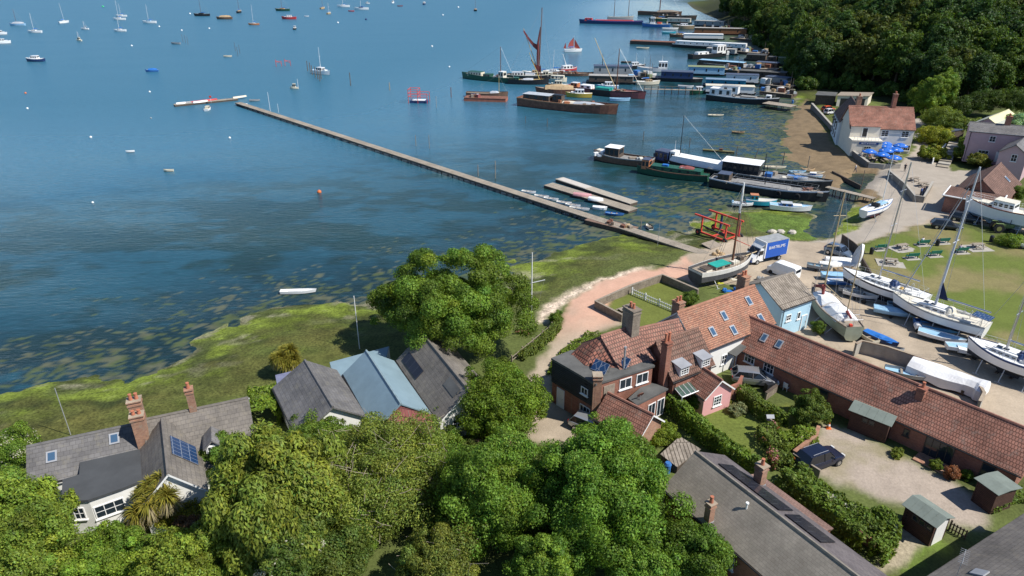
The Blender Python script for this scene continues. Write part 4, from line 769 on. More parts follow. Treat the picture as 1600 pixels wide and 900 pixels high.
shrub('green bush between purple bush and weeping tree', 345, 835, 3.0, 2.2, 2.0, (.055, .095, .02), 6000, .2, 33)
shrub('flowering elder bush with white heads at the left frame edge', 22, 700, 2.8, 2.2, 2.0, (.055, .095, .02), 7000, .2, 34, white=.3)
shrub('shrub with tiny white flowers below white end gable of hall', 702, 690, 1.9, 1.6, 1.3, (.055, .095, .02), 4000, .18, 35, white=.08)
shrub('light green bush at the end of the drive beside twig heap', 745, 705, 1.6, 1.5, 1.0, (.085, .115, .03), 3000, .17, 36)
shrub('round green bush beside the stony shore track', 868, 497, 1.8, .95, .9, (.052, .085, .018), 2600, .16, 37)
shrub('dark bush inside walled garden near tiled house', 1078, 466, 2.0, 1.3, 1.1, (.045, .075, .018), 3000, .17, 38)
shrub('bright green bed of shrubs behind mossy lean-to shed', 1036, 678, 1.8, 1.9, .9, (.105, .15, .02), 5000, .16, 39)
shrub('silvery green lavender mound in the cottage lawn', 1152, 640, 1.6, 1.0, .6, (.14, .17, .11), 2500, .14, 40)
shrub('yellow flowering shrub under the pink gable window', 1128, 622, 1.6, 1.1, .6, (.13, .15, .03), 2200, .14, 41, white=.12)
shrub('green climber around posts of glass lean-to', 1090, 628, 2.2, .9, 1.1, (.06, .10, .018), 2600, .15, 42)
shrub('maroon leaved shrub in front of long brick wall', 1488, 738, 1.8, .75, .7, (.10, .05, .04), 1800, .14, 43)
shrub('bright green shrub left of the maroon one by brick wall', 1462, 726, 1.6, .6, .6, (.075, .115, .022), 1400, .14, 44)
shrub('small light green bush beside brown shed end', 1402, 708, 1.5, .65, .5, (.105, .14, .03), 1300, .13, 45)
shrub('dark green bush between maroon shrub and flat roofed shed', 1512, 742, 1.6, .55, .5, (.05, .085, .018), 1200, .13, 46)
shrub('leafy bush against blue store wall in boat yard', 1279, 512, 2.0, .95, .95, (.06, .105, .02), 2400, .15, 47)
shrub('thick green bush beside the tractor at lawn edge', 1580, 377, 1.8, 2.4, 1.0, (.055, .09, .02), 3500, .2, 48)
shrub('leafy bush under brown boathouse roof at frame edge', 1592, 303, 2.6, 1.6, 1.4, (.065, .11, .02), 2600, .2, 49)
shrub('leafy climber on cream pub front above the parasols', 1390, 207, 4.2, 2.4, 1.6, (.10, .135, .035), 2600, .22, 50)
for i, (px, py, zc, r, rz, lb, b_) in enumerate([(1470, 182, 4.0, 6.0, 2.6, 'tall green shrub bank beside pub lane nearest the wood', (.075, .11, .02)), (1462, 212, 3.0, 4.6, 2.4, 'yellow green clipped shrub bank along the pub lane bend', (.125, .155, .022)), (1458, 240, 2.6, 3.2, 1.6, 'low yellow green shrub at lane bend by white rail', (.115, .145, .022)), (1492, 192, 5.0, 5.0, 2.2, 'green shrub between lane bank and mauve house', (.075, .11, .022)),
    (1505, 238, 3.2, 2.2, 1.6, 'garden shrub right of the stone steps', (.08, .12, .022)), (1530, 250, 2.8, 2.6, 1.3, 'yellowish garden shrub in front of mauve house', (.11, .125, .03)), (1512, 222, 4.4, 2.0, 1.7, 'dark shrub on mauve house corner', (.05, .085, .02)), (1545, 217, 5.0, 1.9, 1.5, 'climber between the windows of mauve house', (.055, .09, .02)), (1562, 240, 3.0, 1.6, .8, 'low shrub under the wide mauve house window', (.08, .11, .02)), (1500, 166, 4, 5, 2.6, 'dark shrub on the slope behind striped roof at the wood foot', (.02, .036, .011)), (1530, 160, 5, 5, 3, 'dark green shrub on the slope above mauve house chimney', (.022, .04, .012)), (1560, 155, 6, 5, 3, 'green shrub on the slope above the striped roof', (.026, .045, .012)), (1592, 158, 6, 5, 3, 'green shrub on slope at the right frame edge', (.024, .043, .012)), (1590, 190, 8, 3, 2, 'cream flowering tree behind striped roof', (.30, .29, .2))]):
    shrub(lb, px, py, zc, r, rz, b_, 3500, .4, 60 + i, npf=34, pr=.3)
hedge('bright clipped hedge between slate hall and seaside house', [(412, 612), (410, 655)], 2.6, 2.2, (.085, .135, .018), 110, .18, 71)
hedge('dark ivy covered hedge dividing cottage lawn from grey roofed house', [(1046, 625), (1085, 662), (1130, 698), (1190, 738)], .9, 1.7, (.048, .082, .018), 150, .17, 72)
hedge('leafy hedge with pale blossom between cottage lawn and brick house path', [(1158, 610), (1190, 640), (1228, 660)], 1.0, 1.4, (.065, .10, .02), 150, .16, 73, white=.22)
hedge('bright green ivy topping the curved brick wall', [(1218, 690), (1250, 688), (1266, 678)], 1.6, 1.2, (.095, .145, .02), 130, .16, 74)
hedge('pink flowering rose bed beside grey roofed house', [(1196, 672), (1215, 700), (1222, 730)], 1.6, 1.2, (.07, .105, .022), 130, .16, 75, pink=.3)
hedge('large leafy hedge with white blossom between grey roof and gravel court', [(1232, 742), (1265, 772), (1300, 795), (1345, 832), (1362, 848)], 2.2, 1.7, (.068, .11, .02), 130, .18, 76, white=.16)
hedge('green shrub border curling round the end of garden wall', [(1370, 800), (1392, 822), (1388, 850), (1366, 866)], 1.2, 1.3, (.07, .115, .02), 140, .16, 77)
hedge('small plants along brown shed front', [(1418, 815), (1450, 838)], .5, .5, (.06, .10, .02), 120, .12, 78)
hedge('rough hedge along the shore track below flagpole', [(812, 556), (838, 540), (862, 518), (874, 502)], .8, .8, (.07, .10, .022), 130, .15, 79)
hedge('green strip of bank plants below hipped house', [(868, 585), (880, 560), (905, 537), (935, 522)], 1.8, .35, (.085, .13, .02), 120, .15, 80)
hedge('shaded plants at the foot of corner building wall', [(1545, 795), (1570, 785), (1600, 770)], .9, .6, (.07, .115, .022), 120, .13, 81)
# palms
def palm(label, px, py, zc, heads, seed, zg=None, dead=0, L0=1.0):
    rs = np.random.default_rng(seed); x, y = W(px, py, zc); t = thing('cabbage_palm', label, 'palm tree', (x, y, 1.0)); 
    for hx, hy, hz in heads:
        MB().rope([(0, 0, 0), (hx * .35, hy * .35, (hz - 1) * .55), (hx, hy, hz - 1)], .12, 7).build('trunk', BARK, t)
        n = 800; d = rs.normal(size=(n, 3)); d[:, 2] += .35; d /= np.linalg.norm(d, axis=1)[:, None]; dd = rs.random(n) < dead; d[dd, 2] = -np.abs(d[dd, 2]) - .5; d /= np.linalg.norm(d, axis=1)[:, None]
        l = rs.uniform(.6, 1.15, n) * L0; sd_ = np.cross(d, [0, 0, 1.]); sd_ /= np.linalg.norm(sd_, axis=1)[:, None] + 1e-6; N = np.cross(sd_, d); c = tint((.085, .085, .022), n, rs, lv=.3); c[dd] = np.array([.42, .36, .2]) * rs.uniform(.6, 1.1, (dd.sum(), 1))
        base = np.array([hx, hy, hz - 1]) + d * .08; tip = base + d * l[:, None] + np.array([0, 0, -.28]) * (l ** 2)[:, None]; w = sd_ * .035; mid = base + d * (l * .5)[:, None]
        V = np.stack([base - w, mid - w * 1.2, tip, mid + w * 1.2 + N * .02], 1).reshape(-1, 3); me = bpy.data.meshes.new('frond_head'); me.vertices.add(4 * n); me.vertices.foreach_set('co', V.ravel().astype(np.float32)); me.loops.add(4 * n); me.loops.foreach_set('vertex_index', np.arange(4 * n, dtype=np.int32)); me.polygons.add(n); me.polygons.foreach_set('loop_start', np.arange(n, dtype=np.int32) * 4)
        me.update(calc_edges=True); ca = me.color_attributes.new('Col', 'FLOAT_COLOR', 'POINT'); ca.data.foreach_set('color', np.repeat(np.concatenate([c, np.ones((n, 1))], 1), 4, 0).ravel().astype(np.float32)); me.materials.append(LEAF); o = bpy.data.objects.new('frond_head', me); col.objects.link(o); o.parent = t
palm('spiky cabbage palm with several heads on the grass behind slate hall', 446, 556, 3.4, [(-.9, 0, 3.1), (.5, .3, 3.9), (.9, -.4, 3.2), (-.1, .6, 3.6), (-.4, -.5, 3.5), (.3, -.6, 3.0)], 5, dead=.18)
palm('large cabbage palm with hanging dead leaves against white gable', 246, 776, 4.2, [(-1.1, .3, 4.2), (.4, .5, 5.4), (1.0, -.4, 4.6), (-.3, -.7, 4.2), (-1.3, -.8, 3.4), (.3, -.2, 4.8), (-.5, .4, 4.9)], 6, dead=.6, L0=1.1)
# the wood on the hill: five crown shapes, every tree a copy with its own place
protos = []
rsw = np.random.default_rng(99); cand = []
for gy in np.arange(118, 640, 8.0):
    for gx in np.arange(60, 330, 8.0):
        st = 1 if gy < 330 else 2
        if st == 2 and (int(gx / 8) + int(gy / 8)) % 2: continue
        x = gx + rsw.uniform(-3, 3); y = gy + rsw.uniform(-3, 3); d = float(sdf(HILL, np.array([x]), np.array([y]))[0])
        if d < 1.5 or d > 62: continue
        z = g1(x, y); dep = CP * y - SP * (z + 8 - CAMZ); px = 800 + FPX * x / dep; py = 450 - FPX * (SP * y + CP * (z + 16 - CAMZ)) / dep
        if px < 1060 or px > 1680 or py < -45: continue
        cand.append((d, x, y, z, px, py))
kinds = ['dark broadleaf tree with rounded crown in the wood on the hill', 'tall deep green tree with ragged crown in the hillside wood', 'olive tinted tree among the darker trees on the wooded hill', 'dense blackish green tree in the wood above the houseboats', 'broad mid green tree in the hillside wood']
for i, (d, x, y, z, px, py) in enumerate(cand):
    k = int(rsw.integers(0, 5))
    if len(protos) < 5:
        k = len(protos); o = tree('woodland_tree', kinds[k], 0, 0, z + 7.4, [5.6, 4.9, 5.2, 5.9, 6.2][k], [6.6, 8.0, 6.2, 7.0, 6.2][k], [(.021, .041, .013), (.016, .036, .013), (.029, .042, .013), (.014, .031, .012), (.027, .050, .013)][k], 9000, .52, 200 + k, 80, .24, low=-.85, group='trees of the hillside wood', pos=(x, y)); protos.append(o)
    else:
        o = copy_tree(protos[k]); o.location = (x, y, z - .3); s = rsw.uniform(.85, 1.4); o.scale = (s, s, s * rsw.uniform(.9, 1.15)); o.rotation_euler = (0, 0, rsw.uniform(0, 6.28))
print('wood trees', len(cand))
tree('broadleaf_tree', 'fresh light green tree at the foot of the dark wood behind the pub', 1452, 152, 6.5, 4.4, 6.0, (.095, .15, .025), 9000, .42, 301, 70, .24, low=-.8)
tree('broadleaf_tree', 'second fresh green tree with two rounded tops behind the lane', 1478, 138, 8.5, 3.6, 6.0, (.085, .14, .024), 8000, .42, 302, 60, .24, low=-.8)

und = shrub('dense undergrowth shrub along the foot of the dark wood', 0, 0, 3, 4.2, 2.4, (.030, .056, .016), 2600, .5, 400, name='undergrowth_shrub', pos=(150, 190), zg=1.2, group='undergrowth along the wood edge')
k = 0
for a, c in zip(HILL, HILL[1:]):
    n = int(min(math.dist(a, c), 240) / 5.0)
    for i in range(n):
        f = (i + .5) / max(1, n); x = a[0] + (c[0] - a[0]) * f + rsw.uniform(-2.5, 2.5); y = a[1] + (c[1] - a[1]) * f + rsw.uniform(-2.5, 2.5); dep = CP * y + SP * CAMZ; px = 800 + FPX * x / dep
        if y < 120 or y > 520 or px < 1090 or px > 1640: continue
        o = und if k == 0 else copy_tree(und); k += 1; o.location = (x, y, g1(x, y) - .3); s = rsw.uniform(.6, 1.15); o.scale = (s, s, s * rsw.uniform(.8, 1.5)); o.rotation_euler = (0, 0, rsw.uniform(0, 6.28))

shrub('leafy bush filling the gap between twiggy dome and layered tree', 690, 745, 2.4, 2.8, 1.9, (.052, .09, .02), 6000, .2, 411); shrub('green bush under the layered tree beside the clearing', 700, 815, 2.2, 2.4, 1.7, (.05, .088, .019), 5000, .2, 412); shrub('olive bush on left of clearing at the bottom edge', 520, 880, 3.0, 3.0, 2.2, (.07, .1, .022), 7000, .2, 413); shrub('dark green bush left of the clearing by young tree', 600, 800, 1.8, 1.8, 1.4, (.045, .08, .018), 4000, .2, 414)
# ---------------- boats ----------------
def pm(name, c, rough=.45, var=.1, scale=1.5, **k): return mat(name, c, rough, var, scale, **k)
HW = pm('boat_white', (.78, .78, .76), .3, .05); HC = pm('boat_cream', (.66, .60, .46)); HB = pm('boat_blue', (.045, .16, .42)); HLB = pm('boat_pale_blue', (.30, .50, .66)); HT = pm('boat_turquoise', (.03, .36, .46))
HR = pm('boat_red', (.48, .05, .05)); HK = pm('boat_black', (.018, .02, .024), .5, .3); HG = pm('boat_green', (.016, .085, .05), .45, .25); HDB = pm('boat_navy', (.02, .045, .13)); HGY = pm('boat_grey', (.30, .31, .31), .6, .2)
HRU = pm('rusty_steel', (.19, .085, .055), .85, .45, 1.2, bump=.3); HBR = pm('boat_brown', (.15, .09, .06), .7, .3); HOR = pm('boat_orange', (.50, .20, .09)); HTAN = pm('boat_tan', (.42, .30, .17), .7, .2); HMR = pm('faded_red_hull', (.27, .085, .08), .7, .3)
AF = pm('antifoul_dark', (.03, .035, .045), .7, .3); AFR = pm('antifoul_red', (.30, .07, .055), .7, .25); AFB = pm('antifoul_blue', (.03, .07, .2), .7, .2)
DKW = pm('deck_timber', (.30, .25, .195), .85, .25, 2.5); DKG = pm('deck_grey', (.24, .235, .225), .85, .25, 1.2); DKC = pm('deck_cream', (.64, .60, .50), .7, .1); DKWH = pm('deck_white', (.74, .74, .71), .6, .07)
TARPG = pm('grey_tarp', (.40, .43, .46), .7, .2, 1.2, bump=.4); TARPW = pm('white_tarp', (.80, .80, .79), .6, .07, 1.2, bump=.5); TARPB = pm('blue_tarp', (.02, .15, .48), .6, .2, 2, bump=.4); TEAL = pm('teal_cover', (.02, .33, .27), .6, .12, 2)
SPAR = pm('spruce_spar', (.48, .36, .19), .5, .15); SPARD = pm('varnished_spar', (.16, .07, .04), .4, .2); SPARW = pm('white_spar', (.78, .78, .76), .4, .05); SAILM = pm('maroon_sail', (.23, .055, .05), .9, .2, 3, bump=.3); SAILR = pm('red_sail', (.52, .11, .09), .9, .12, 2)
CABG = mat_glass('cabin_glass', (.02, .025, .03), .12); ROPE = pm('rope', (.28, .26, .22), .8); REDP = pm('red_paint', (.62, .07, .04), .5, .15, 2); ORG = pm('buoy_orange', (.70, .16, .04), .5); TYRE = pm('rubber', (.02, .02, .021), .85, .3, 4)
POLE = pm('weathered_pole', (.15, .12, .095), .9, .3, 3)
ROOFDB = pm('dark_blue_roof', (.065, .085, .135), .6, .2); ROOFG = pm('grey_green_roof', (.20, .235, .13), .8, .2); ROOFP = pm('pale_grey_roof', (.34, .33, .31), .8, .22)
def hull_sections(L, B, D, stern=.75, sheer=.3, rake=.06, draft=.35, p=2.2, n=15, bowmin=.02):
    S = []
    for i in range(n):
        t = 1 - (1 - i / (n - 1)) ** 1.25 if False else i / (n - 1); u = max(0, (t - .45) / .55); v = max(0, (.45 - t) / .45)
        w = B / 2 * (stern + (1 - stern) * math.sin(math.pi / 2 * t / .45) if t < .45 else max(bowmin, 1 - u ** p)); zt = D * (1 + sheer * u * u + sheer * .35 * v * v); x = (t - .5) * L; r = (t - .5) * rake * 2 * L * (1 if t > .5 else .4)
        S.append((x, r, w, zt))
    return S
def hull_mesh(S, draft, inset, strip, keel=0, wl=.12, dk=.93, flat=.6):
    m = MB(); rings = []
    for x, r, w, zt in S:
        k = max(.0, 1 - (abs(r) * 0)); h = [(1, zt, 1), (.985, zt - min(strip, zt * .4), .9), (.93, wl, .35), (flat, -draft * .7, .1), (0, -draft, 0)]
        port = [(x + r * e, w * f, z) for f, z, e in h]; rings.append(port + [(q[0], -q[1], q[2]) for q in port[-2::-1]])
    m.loft(rings, closed=False, ms=[1, 0, 2, 2, 2, 2, 0, 1]); m.poly(rings[0][::-1], 0)
    ed = []
    for (x, r, w, zt) in S: ed.append([(x + r, w, zt), (x + r, w * dk, zt + .015), (x + r * .95, w * dk * .985, zt - inset), (x + r * .95, 0, zt - inset + (.06 if inset < .15 else 0)), (x + r * .95, -w * dk * .985, zt - inset), (x + r, -w * dk, zt + .015), (x + r, -w, zt)])
    d = MB(); d.loft(ed, closed=False, ms=[1, 1 if inset < .3 else 2, 0, 0, 1 if inset < .3 else 2, 1]); e = ed[0]; d.poly([e[1], e[2], e[3], e[4], e[5]], 1)
    return m, d
class Boat:
    def __init__(s, name, label, cat, x, y, z, hd, L, B, D, hull=HW, strip=HW, under=AF, deck=DKWH, inset=.05, group=None, **k):
        s.L, s.B, s.D = L, B, D; draft = k.pop('draft', .35); s.root = thing(name, label, cat, (x, y, z), hd, group); strip_h = k.pop('strip_h', .12 * D + .05); wl = k.pop('wl', .1); fl = k.pop('flat', .6)
        s.S = hull_sections(L, B, D, **k); h, d = hull_mesh(s.S, draft, inset, strip_h, wl=wl, flat=fl)
        s.hull = h.build('hull', [hull, strip, under], s.root, smooth=False); d.build('deck', [deck, strip, hull], s.root); s.zd = D - inset
    def cabin(s, x0, x1, w, h, wall=HW, roof=HW, nw=0, z=None, ro=.06, taper=.9, name='cabin', wh=.5, side_only=True, pitch=0):
        z = s.zd - .05 if z is None else z; b = MB(); xa, xb = x0, x1; k = taper
        lo = [(xa, -w / 2, z), (xb, -w / 2, z), (xb, w / 2, z), (xa, w / 2, z)]; cx = (xa + xb) / 2; hi = [(cx + (p[0] - cx) * (1 - (1 - k) * .5), p[1] * k, z + h) for p in lo]
        b.add(lo + hi, [(0, 1, 5, 4), (1, 2, 6, 5), (2, 3, 7, 6), (3, 0, 4, 7), (4, 5, 6, 7)]); c = b.build(name, wall, s.root)
        r = MB(); q = [(cx + (p[0] - cx) * (1 + 2 * ro / max(.5, abs(xb - xa))), p[1] * (1 + 2 * ro / w), z + h + .003) for p in hi]
        if pitch: r.slab([(q[0][0], q[0][1], q[0][2]), (q[1][0], q[1][1], q[1][2]), (q[1][0], 0, q[1][2] + pitch), (q[0][0], 0, q[0][2] + pitch)], .06).slab([(q[3][0], 0, q[0][2] + pitch), (q[2][0], 0, q[1][2] + pitch), q[2], q[3]], .06); r.poly([(hi[0][0], hi[0][1], hi[0][2]), (hi[3][0], hi[3][1], hi[3][2]), (hi[0][0], 0, z + h + pitch)]); r.poly([hi[2], hi[1], (hi[1][0], 0, z + h + pitch)])
        else: r.add(q + [(p[0], p[1], p[2] + .07) for p in q], [(3, 2, 1, 0), (4, 5, 6, 7), (0, 1, 5, 4), (1, 2, 6, 5), (2, 3, 7, 6), (3, 0, 4, 7)])
        r.build(name + '_roof', roof, c)
        if nw:
            sp = (xb - xa) / nw; ww = min(sp * .62, .9 if wh > .45 else .5)
            for i in range(nw):
                xc = xa + sp * (i + .5)
                for sg in (-1, 1):
                    g = MB(); yy = sg * (w / 2 * (1 - (1 - k) * .6) + .025); g.box((xc, yy, z + h * .58), (ww, .05, h * wh)); g.build('window', CABG, c)
            if not side_only:
                for xe, sg in ((xa, -1), (xb, 1)): MB().box((cx + (xe - cx) * (1 - (1 - k) * .3) + sg * .02, 0, z + h * .62), (.05, w * .68, h * wh * .8)).build('window', CABG, c)
        return c
    def mast(s, x, h, r=.08, m=ALU, rake=0, z=None, y=0, spread=True, stays=True, name='mast', wind=0):
        z = s.zd - .1 if z is None else z; tp = (x - rake * h, y, z + h); b = MB(); b.tube((x, y, z), tp, r, r * .6, 8)
        if spread:
            for f in (.5, .78) if h > 9 else (.6,): b.tube((x - rake * h * f, y - s.B * .22, z + h * f), (x - rake * h * f, y + s.B * .22, z + h * f), r * .3, n=4)
        mo = b.build(name, m, s.root)
        if stays:
            w = MB(); q = max(.012, r * .14)
            for sg in (-1, 1): w.rope([(x - .3, sg * s.B * .44, s.D), (x - rake * h * .6, sg * s.B * .22, z + h * .6) if spread else (x, sg * s.B * .3, s.D + (z + h - s.D) * .3), tp], q, 3)
            w.tube((s.L * .49, 0, s.D * 1.1), tp, q, n=3); w.tube((-s.L * .48, 0, s.D * 1.0), tp, q, n=3); tag(w.build('rigging', STEELG, mo), kind=None)
        return tp
    def boom(s, x, l, z, r=.06, m=ALU, cover=None, up=0, name='boom', yaw=0):
        e = (x - l * math.cos(yaw), l * math.sin(yaw), z + up); o = MB().tube((x, 0, z), e, r, r, 6).build(name, m, s.root)
        if cover: c = MB(); a = Vector((x - .1, 0, z + r + .1)); b_ = Vector(e) + Vector((.3, 0, r + .08)); c.tube(a, a.lerp(b_, .5) + Vector((0, 0, .03)), .24, .2, 7); c.tube(a.lerp(b_, .5) + Vector((0, 0, .03)), b_, .2, .1, 7); c.build('sail_cover', cover, o)
        return o
    def box(s, name, c, d, m, rz=0): return MB().box(c, d, rz=rz).build(name, m, s.root)
    def tarp(s, name, x0, x1, w, h, m, z=None):
        z = s.zd if z is None else z; b = MB(); n = 7; rnd = random.Random(int(x0 * 10) + int(w * 7)); S = []
        for i in range(n):
            t = i / (n - 1); x = x0 + (x1 - x0) * t; k = .55 + .45 * math.sin(math.pi * (.12 + .76 * t)); j = rnd.uniform(-.06, .06)
            S.append([(x, -w / 2 * (.8 + .2 * k), z), (x, -w * .3 * k, z + h * (.7 * k) + j), (x, 0, z + h * k + j), (x, w * .3 * k, z + h * .7 * k - j), (x, w / 2 * (.8 + .2 * k), z)])
        b.loft(S, closed=False); b.poly(S[0][::-1]); b.poly(S[-1]); return b.build(name, m, s.root)
    def rail(s, x0, x1, h=.6, m=None):
        b = MB(); n = max(2, int(abs(x1 - x0) / 1.2))
        def gw(x):
            for a, c in zip(s.S, s.S[1:]):
                if a[0] + a[1] <= x <= c[0] + c[1]: f = (x - a[0] - a[1]) / (c[0] + c[1] - a[0] - a[1]); return a[2] + (c[2] - a[2]) * f, a[3] + (c[3] - a[3]) * f
            return s.S[-1][2], s.S[-1][3]
        for sg in (-1, 1):
            pts = []
            for i in range(n + 1):
                x = x0 + (x1 - x0) * i / n; w, z = gw(x); pts.append((x, sg * w * .95, z + h)); b.tube((x, sg * w * .95, z), (x, sg * w * .95, z + h), .018, n=4)
            b.rope(pts, .016, 4)
            pts2 = [(p[0], p[1], p[2] - h * .5) for p in pts]; b.rope(pts2, .012, 3)
        b.rope([(x1, -gw(x1)[0] * .95, gw(x1)[1] + h), (x1, gw(x1)[0] * .95, gw(x1)[1] + h)], .016, 4); b.rope([(x0, -gw(x0)[0] * .95, gw(x0)[1] + h), (x0, gw(x0)[0] * .95, gw(x0)[1] + h)], .016, 4)
        return b.build('guard_rail', m or STEELG, s.root)
def two(ps, pb, z=0.0, B=0, near=True):
    a = Vector(W(*ps, z)); b = Vector(W(*pb, z)); u = (b - a); L = u.length; u /= L; n = Vector((-u.y, u.x)); n = n if n.y > 0 else -n; c = (a + b) / 2 + (n * B / 2 if near else Vector((0, 0))); return c.x, c.y, math.atan2(u.y, u.x), L
def barge(label, ps, pb, B, D, hull=HK, strip=None, deck=DKG, inset=.3, name='barge', cat='barge', group='old barges and houseboats along the shore', **k):
    x, y, a, L = two(ps, pb, 0, B); k.setdefault('stern', .75); k.setdefault('p', 3.2); k.setdefault('sheer', .35); k.setdefault('rake', .02); return Boat(name, label, cat, x, y, 0, a, L, B, D, hull, strip or hull, hull, deck, inset, group, **k)
def pontoon(name, label, ps, pb, B, h, m, cat='pontoon', side=None, z0=-.2):
    x, y, a, L = two(ps, pb, 0, B); t = thing(name, label, cat, (x, y, 0), a); MB().prism([(-L / 2, -B / 2), (L / 2, -B / 2), (L / 2, B / 2), (-L / 2, B / 2)], z0, h - .1).build('float', side or WOOD_D, t)
    MB().prism([(-L / 2 - .05, -B / 2 - .08), (L / 2 + .05, -B / 2 - .08), (L / 2 + .05, B / 2 + .08), (-L / 2 - .05, B / 2 + .08)], h - .098, h).build('deck', m, t); return t, L
def houseboat(label, ps, pb, B, hw, wall, roof, nw=4, D=.8, hull=HK, pitch=0, inl=.8, name='houseboat', **k):
    b = barge(label, ps, pb, B, D, hull, hull, DKG, .12, name, 'houseboat', stern=.92, p=6, sheer=.05, bowmin=.4, **k); L = b.L; b.cabin(-L / 2 + inl, L / 2 - inl, B * .86, hw, wall, roof, nw, taper=.98, name='cabin', wh=.36, ro=.2, pitch=pitch, z=D - .15); return b
def clutter(b, n, x0, x1, seed, ms=None, zmax=.9):
    r = random.Random(seed); ms = ms or [HRU, WOOD, WOOD_D, TARPG, HGY, DKC]; kinds = ['deck_crate', 'deck_locker', 'timber_stack', 'deck_bin', 'deck_hatch']
    for i in range(n):
        d = (r.uniform(.5, 1.8), r.uniform(.4, 1.4), r.uniform(.25, zmax)); b.box(kinds[r.randrange(5)], (r.uniform(x0, x1), r.uniform(-.3, .3) * b.B, b.zd + d[2] / 2 - .02), d, ms[r.randrange(len(ms))], r.uniform(0, 3))

# --- sailing barges and hulks by the hard
b = barge('dark green barge with cream window cabin moored farthest out', (800, 131), (718, 123), 4.6, 1.7, HG, HG, DKG); b.cabin(2.5, 8.5, 3.0, 1.5, HC, HG, 5, wh=.4); b.cabin(-1.5, 1.6, 3, 1, HG, HG, 2); b.cabin(-7.2, -5.0, 2.6, 2.3, DKC, HW, 2, side_only=False, name='wheelhouse'); b.mast(-5.4, 11, .16, SPARD, .0, spread=False); clutter(b, 4, -4.5, -1, 3); b.rail(-6, 8, .7)
b = barge('sailing barge with maroon furled sails on a tall mast', (792, 124), (862, 125), 5.2, 1.5, HK, HC, DKW); b.mast(3.4, 24, .24, SPARD, -.035, spread=False, stays=True); L = b.L
q = MB(); q.tube((3.2, .3, 3.0), (3.0, .25, 13), .55, .45, 8); q.tube((3.0, .25, 13), (3.8, .1, 18.5), .42, .15, 8); q.build('furled_mainsail', SAILM, b.root)
q = MB(); q.tube((3.4, .3, 2.2), (-2.6, 1.2, 17.8), .17, .1, 7); q.build('sprit', SPAR, b.root)
q = MB(); q.loft([[(-2.5, 1.1, 17.4), (-2.6, 1.0, 16.6), (-2.5, 1.2, 16.9)], [(-.4, .8, 14.6), (-.6, .7, 13.6), (-.3, .9, 14.0)], [(1.4, .6, 12.8), (1.2, .5, 11.4), (1.6, .7, 12.0)], [(2.9, .4, 12.2), (2.9, .3, 10.0), (3.1, .5, 11)]]); q.build('brailed_topsail', SAILM, b.root); b.cabin(-L * .4, -L * .14, 3.4, 1.2, HW, TARPG, 4); b.cabin(-L * .1, L * .12, 3.2, .8, HW, TARPG, 0); b.cabin(L * .3, L * .42, 2.5, 1.7, HC, HC, 2, name='wheelhouse')
b = barge('black hulled barge with yellow spars moored in front of the sailing barge', (794, 132), (856, 133), 4.8, 1.6, HK, HK, pm('yellow_deck', (.44, .33, .14), .8, .2)); b.mast(4.2, 9.6, .13, pm('yellow_spar', (.52, .40, .12), .5), .42, spread=False, stays=False, name='mizzen_sprit'); b.mast(4.6, 5.5, .15, SPARD, .05, spread=False, stays=False, name='mizzen_mast')
q = MB(); q.loft([[(.9, .0, 8.6), (.8, .1, 8.2), (.9, .2, 8.3)], [(2.6, 0, 6.6), (2.6, .1, 5.4), (2.7, .2, 6)], [(4.3, 0, 6.2), (4.3, .1, 4.0), (4.5, .25, 5)]]); q.build('furled_mizzen', SAILM, b.root); b.cabin(-5.4, -3.5, 2.4, .9, HG, HG, 2); b.tarp('grey_tarp', -2, 1.8, 2.2, .7, TARPG); clutter(b, 3, -3, 4, 8)
b = barge('long rust brown hulk with grey tarpaulin shelter and heaped tarps', (806, 166), (956, 182), 6.2, 2.3, HRU, pm('rust_gunwale', (.36, .19, .11), .85, .3), pm('rust_deck', (.20, .13, .095), .9, .35), .5, draft=.6); L = b.L; b.cabin(-L * .44, -L * .16, 4.2, 2.0, WOOD_D, TARPG, 3, taper=.96, name='shelter', ro=.25); b.cabin(-L * .14, -L * .04, 2.4, 2.3, WOOD_D, HK, 2, name='wheelhouse'); b.tarp('silver_tarp', L * .08, L * .38, 3.6, 1.1, TARPG); b.tarp('cream_tarp', -L * .04, L * .16, 2.4, .9, DKC); clutter(b, 12, -L * .3, L * .44, 4, [HRU, HRU, WOOD_D, HOR, WOOD], 1.2); b.mast(-L * .06, 4.5, .06, POLE, spread=False, stays=False, name='post')
b = barge('long barge with faded red bow, black stern panels and tall white topped mast', (882, 144), (1001, 157), 5.4, 1.9, HMR, HK, pm('pink_deck', (.32, .17, .15), .85, .2)); L = b.L; b.mast(L * .14, 13.5, .2, SPARD, -.02, spread=False); o = MB().tube((L * .14, .3, 1.6), (-L * .2, 1.4, 17.5), .16, .1, 7).build('sprit', SPAR, b.root); b.cabin(-L * .12, L * .08, 3, .8, TEAL, TEAL); b.cabin(-L * .32, -L * .17, 3, 1.1, HW, TARPW, 2); b.cabin(-L * .45, -L * .36, 2.4, 1.5, HOR, HW, 2); clutter(b, 8, L * .16, L * .4, 5, [HMR, WOOD, HRU, TEAL], .8); q = MB(); q.box((-L * .02, -2.78, .95), (L * .26, .1, 1.5)); q.build('black_side_panel', HK, b.root)
b = houseboat('pale grey boarded houseboat with dark blue flat roof', (924, 119), (990, 120), 6, 3.0, HGY, ROOFDB, 3); b.mast(-4, 6, .16, HK, spread=False, stays=False, name='stove_pipe', z=2)
b = houseboat('low grey roofed houseboat shed with dark open side below the grey houseboat', (916, 131), (992, 133), 5, 2.2, WOOD_D, ROOFP, 3); b.cabin(b.L * .36, b.L * .46, 2.4, 2.6, HW, HLB, 1, name='wheelhouse')
